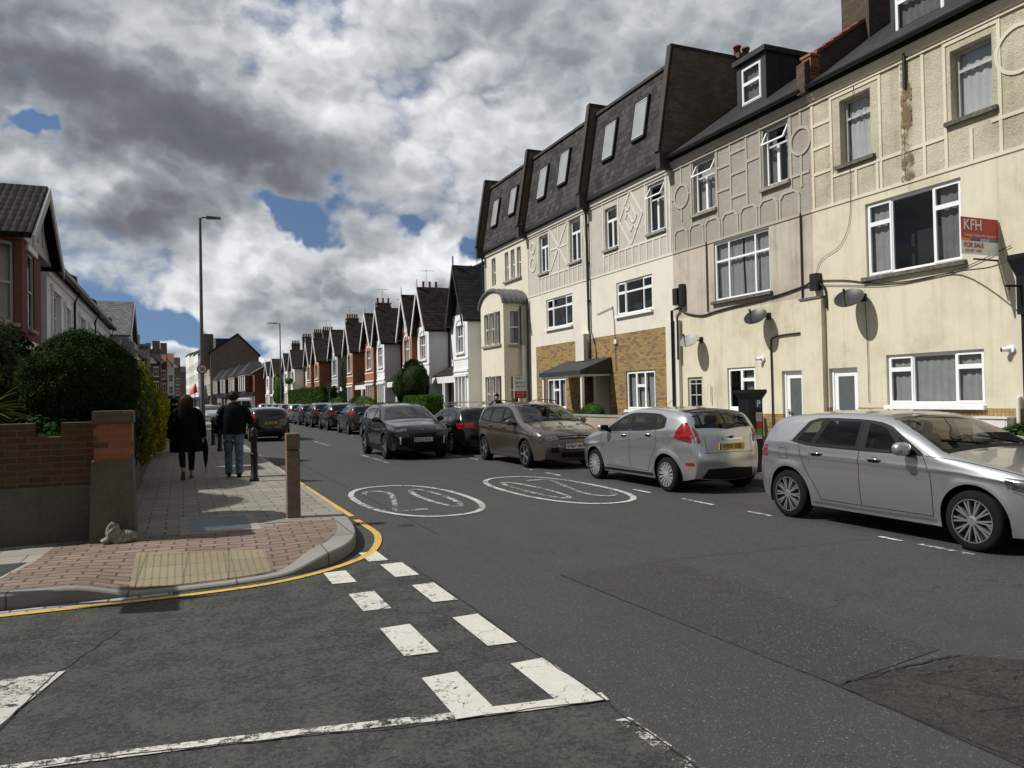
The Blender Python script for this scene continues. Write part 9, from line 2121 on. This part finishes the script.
def person(lab, loc, rz, H, step, top, arms, hair_m, skin_feet=False, group=None):
    """local frame: faces +y, z up, feet at 0. step: foot offset; arms: (L elbow, L wrist, R elbow, R wrist)"""
    t = thing('person', lab, 'person', loc, rz, group)
    k = H / 1.75; hz = .93 * k
    lf, rf_ = step   # (y ankle left, z ankle left, y ankle right, z ankle right)
    V = [(0, 0, hz), (0, .0, 1.12 * k), (0, 0, 1.32 * k), (0, .0, 1.45 * k), (0, .015, 1.52 * k), (0, .03, 1.61 * k), (0, .03, 1.68 * k)]
    E_ = [(0, 1), (1, 2), (2, 3), (3, 4), (4, 5), (5, 6)]; Rr = [(.145 * k, .11 * k), (.13 * k, .10 * k), (.155 * k, .11 * k), (.09 * k, .07 * k), (.052 * k, .052 * k), (.072 * k, .088 * k), (.055 * k, .07 * k)]
    for sx, (ay, az) in ((-1, lf), (1, rf_)):
        b = len(V); kx = .10 * sx * k
        kn = Vector((kx, ay * .55 + .05, (hz + az) * .5)); an = Vector((kx * .95, ay, az + .06)); pitch = 0.9 if az > .05 else 0
        toe = an + Vector((0.01 * sx, .16 * math.cos(pitch), -.05 - .14 * math.sin(pitch)))
        V += [(kx * .9, 0, hz - .05), tuple(kn), tuple(an), tuple(toe)]; E_ += [(0, b), (b, b + 1), (b + 1, b + 2), (b + 2, b + 3)]; Rr += [.085 * k, .055 * k, .036 * k, (.04 * k, .025 * k)]
    wr = []
    for sx, el, wrp in ((-1, arms[0], arms[1]), (1, arms[2], arms[3])):
        b = len(V); V += [(sx * .17 * k, 0, 1.40 * k), tuple(el), tuple(wrp)]; E_ += [(3, b), (b, b + 1), (b + 1, b + 2)]; Rr += [.055 * k, .038 * k, .026 * k]
        d = (Vector(wrp) - Vector(el)); hand_v(V, E_, Rr, wrp, d, (0, 1, 0), .6, k, b + 2)
    skin_body(t, V, E_, Rr, 'skin', 'body', 2)
    # face: nose, ears, eyes, mouth as small meshes on the body
    hc = Vector((0, .035, 1.645 * k))
    f = blobm((0, hc.y + .098 * k, hc.z - .015), (.012, .018, .024), 8, 6); f.build('nose', 'skin', t, True)
    for sx in (-1, 1):
        blobm((sx * .078 * k, hc.y - .005, hc.z - .01), (.010, .020, .032), 8, 6).build('ear', 'skin', t, True)
        blobm((sx * .030, hc.y + .088 * k, hc.z + .012), (.012, .008, .008), 8, 6).build('eye', 'sign_white', t, True)
    blobm((0, hc.y + .090 * k, hc.z - .055), (.022, .008, .007), 8, 6).build('mouth', 'sandal_tan', t, True)
    return t, k, hz
def hair(t, c, rad, n, ln, mat, seed, drop=0.0):
    """short strands over a cap"""
    r = np.random.default_rng(seed); q = blobm((0, 0, 0), (1, 1, 1), 26, 18, sq=1.0); P = np.array(q.v)
    nz = 1 + lumpy(P * .4, .10, 18, seed); P = P * nz[:, None]
    sc__ = np.array(rad); P2 = P * sc__
    if drop: P2[:, 2] = np.where(P2[:, 2] < 0, P2[:, 2] * (1 + drop), P2[:, 2]); 
    mb = MB(); mb.add([tuple(p) for p in P2 + np.array(c)], q.f, 0, True); o = mb.build('hair', mat, t, True)
    st = MB()
    for i in range(n):
        d = r.normal(0, 1, 3); d /= np.linalg.norm(d); p = d * sc__; 
        if drop and p[2] < 0: p[2] *= (1 + drop)
        p = p + np.array(c); e = p + d * ln * .4 + np.array([0, 0, -ln * .8]); s_ = np.cross(d, r.normal(0, 1, 3)); s_ = s_ / np.linalg.norm(s_) * .003
        st.add([tuple(p - s_), tuple(p + s_), tuple(e)], [(0, 1, 2)])
    st.build('hair_strands', mat, t, True)
# woman in a long black coat, walking away, umbrella in the right hand
t, k, hz = person('woman with long brown hair in a black knee length coat walking away', (.08, 17.25, .135), R(4), 1.72, ((-.26, .10), (.16, .0)), None,
                  ((-.30, -.02, 1.08), (-.31, .06, .84), (.30, -.04, 1.08), (.33, .06, .86)), 'hair_brown')
loft([(0, .01, 1.52, .08, .085), (0, 0, 1.46, .16, .12), (0, 0, 1.38, .22, .145), (0, 0, 1.28, .235, .165), (0, 0, 1.10, .25, .175), (0, 0, .95, .28, .20), (0, 0, .75, .31, .225), (0, 0, .56, .325, .24)], 'coat_black', 'coat', t, 28, .035, 1)
limb([(-.12, 0, 1.43), (-.205, -.01, 1.36), (-.26, -.02, 1.24), (-.30, -.03, 1.07), (-.31, .05, .86)], [.06, .08, .078, .07, .062], 'coat_black', 'sleeve', t)
limb([(.12, 0, 1.43), (.205, -.01, 1.36), (.26, -.03, 1.24), (.30, -.05, 1.07), (.33, .05, .88)], [.06, .08, .078, .07, .062], 'coat_black', 'sleeve', t)
for sx, (ay, az) in ((-1, (-.26, .10)), (1, (.16, 0))):
    kx = .10 * sx; limb([(kx * .9, 0, .90), (kx, ay * .55 + .05, (.91 + az) * .5), (kx * .95, ay + .0, az + .17)], [.10, .068, .052], 'leggings_black', 'legging', t)
    m_ = MB(); an = Vector((kx * .95, ay, az + .06)); pit = .9 if az > .05 else 0
    for q0, q1, rr in ((-.06, .20, .045),):
        d = Vector((0, math.cos(pit), -math.sin(pit))); u_ = Vector((0, math.sin(pit), math.cos(pit))); s0 = an + d * q0 - u_ * .055; s1 = an + d * q1 - u_ * .055; x_ = Vector((.042, 0, 0))
        m_.hexa([tuple(s0 - x_ * .8 - u_ * .0), tuple(s0 + x_ * .8), tuple(s1 + x_), tuple(s1 - x_), tuple(s0 - x_ * .8 + u_ * .022), tuple(s0 + x_ * .8 + u_ * .022), tuple(s1 + x_ + u_ * .018), tuple(s1 - x_ + u_ * .018)])
    m_.build('sandal', 'sandal_tan', t, True)
hair(t, (0, -.01, 1.60), (.135, .125, .14), 900, .13, 'hair_brown', 3, drop=1.15)
t = thing('umbrella', 'folded black umbrella hanging from the womans right hand', 'umbrella', (.44, 17.28, .95))
c = Vector((.44, 17.28, 0)); m_ = MB(); m_.lathe((c.x, c.y, .35), [(.004, -.02), (.018, .02), (.045, .20), (.055, .40), (.040, .52), (.015, .60)], 12); m_.build('canopy', 'coat_black', t)
m_ = MB(); m_.tube([(c.x, c.y, .24), (c.x, c.y, 1.02), (c.x - .03, c.y, 1.06), (c.x - .07, c.y, 1.04)], .009, 6); m_.build('handle', 'cable_black', t)
# man in dark jacket and jeans, walking away
t, k, hz = person('man in a dark jacket and blue jeans walking away beside the black bollard', (.98, 17.05, .135), R(-3), 1.78, ((.18, 0), (-.12, .0)), None,
                  ((-.31, .0, 1.14), (-.33, .10, .92), (.33, .02, 1.14), (.27, .24, 1.16)), 'hair_brown')
loft([(0, .02, 1.56, .07, .075), (0, .01, 1.515, .11, .10), (0, 0, 1.46, .20, .13), (0, 0, 1.40, .235, .145), (0, 0, 1.30, .25, .165), (0, 0, 1.12, .265, .17), (0, 0, .98, .25, .165), (0, 0, .90, .245, .16)], 'jacket_navy', 'jacket', t, 28, .02, 2)
limb([(-.13, 0, 1.455), (-.215, -.01, 1.40), (-.27, -.01, 1.28), (-.305, -.01, 1.13), (-.33, .09, .94)], [.06, .085, .08, .068, .055], 'jacket_navy', 'sleeve', t)
limb([(.13, 0, 1.455), (.215, -.01, 1.40), (.28, -.01, 1.28), (.325, .02, 1.16), (.285, .20, 1.16)], [.06, .085, .08, .072, .055], 'jacket_navy', 'sleeve', t)
loft([(0, .02, 1.47, .082, .085), (0, .025, 1.56, .080, .085)], 'jacket_navy', 'collar', t, 20, .01, 4, False)
for sx, (ay, az) in ((-1, (.18, 0)), (1, (-.12, 0))):
    kx = .105 * sx; limb([(kx * .85, 0, .96), (kx * .95, ay * .2 + .01, .74), (kx * 1.0, ay * .55 + .05, .50), (kx * .98, ay * .8 + .01, .27), (kx * .95, ay, .07)], [.125, .105, .082, .075, .072], 'jeans_blue', 'trouser_leg', t, .05)
    m_ = blobm((kx * .95, ay + .04, .055), (.048, .145, .058), 14, 10, sq=.8); m_.build('shoe', 'shoe_black', t, True)
hair(t, (0, .01, 1.695), (.105, .112, .100), 700, .035, 'hair_brown', 5)
# third walker further on, mostly hidden by the woman
t, k, hz = person('walker in dark clothes ahead of the woman, close to the yellow hedge', (-.22, 27.0, .135), R(3), 1.72, ((.16, 0), (-.14, .0)), None,
                  ((-.29, .0, 1.10), (-.30, .08, .88), (.29, .0, 1.10), (.30, .10, .88)), 'hair_dark')
loft([(0, .02, 1.51, .07, .075), (0, 0, 1.44, .18, .12), (0, 0, 1.37, .225, .14), (0, 0, 1.25, .235, .16), (0, 0, 1.0, .245, .165), (0, 0, .80, .26, .17)], 'jacket_navy', 'jacket', t, 24, .02, 6)
for sx in (-1, 1): limb([(sx * .17, 0, 1.39), (sx * .25, -.01, 1.28), (sx * .30, -.01, 1.09), (sx * .31, .06, .90)], [.07, .08, .07, .055], 'jacket_navy', 'sleeve', t)
for sx, (ay, az) in ((-1, (.16, 0)), (1, (-.14, 0))):
    kx = .10 * sx; limb([(kx * .85, 0, .92), (kx, ay * .55 + .04, .48), (kx * .95, ay, .07)], [.11, .075, .06], 'leggings_black', 'trouser_leg', t); blobm((kx * .95, ay + .04, .05), (.045, .13, .05), 12, 8).build('shoe', 'shoe_black', t, True)
hair(t, (0, .0, 1.64), (.095, .10, .10), 200, .04, 'hair_dark', 7)
# person behind the black estate
t, k, hz = person('person with dark hair whose head shows above the black estate car', (10.7, 26.4, .135), R(150), 1.66, ((.05, 0), (-.05, .0)), None,
                  ((-.28, .0, 1.04), (-.28, .08, .82), (.28, .0, 1.04), (.28, .10, .82)), 'hair_dark')
loft([(0, .02, 1.46, .07, .07), (0, 0, 1.38, .18, .12), (0, 0, 1.3, .215, .135), (0, 0, 1.2, .225, .15), (0, 0, .95, .23, .155), (0, 0, .80, .24, .16)], 'jacket_navy', 'jacket', t, 24, .02, 8)
for sx in (-1, 1): limb([(sx * .16, 0, 1.33), (sx * .24, -.01, 1.22), (sx * .28, -.01, 1.03), (sx * .29, .06, .84)], [.065, .075, .065, .05], 'jacket_navy', 'sleeve', t)
for sx in (-1, 1): limb([(sx * .085, 0, .88), (sx * .10, .03, .45), (sx * .095, 0, .06)], [.10, .07, .055], 'jeans_blue', 'trouser_leg', t); blobm((sx * .095, .04, .045), (.042, .12, .045), 12, 8).build('shoe', 'shoe_black', t, True)
hair(t, (0, -.012, 1.60), (.088, .092, .09), 200, .04, 'hair_dark', 9)
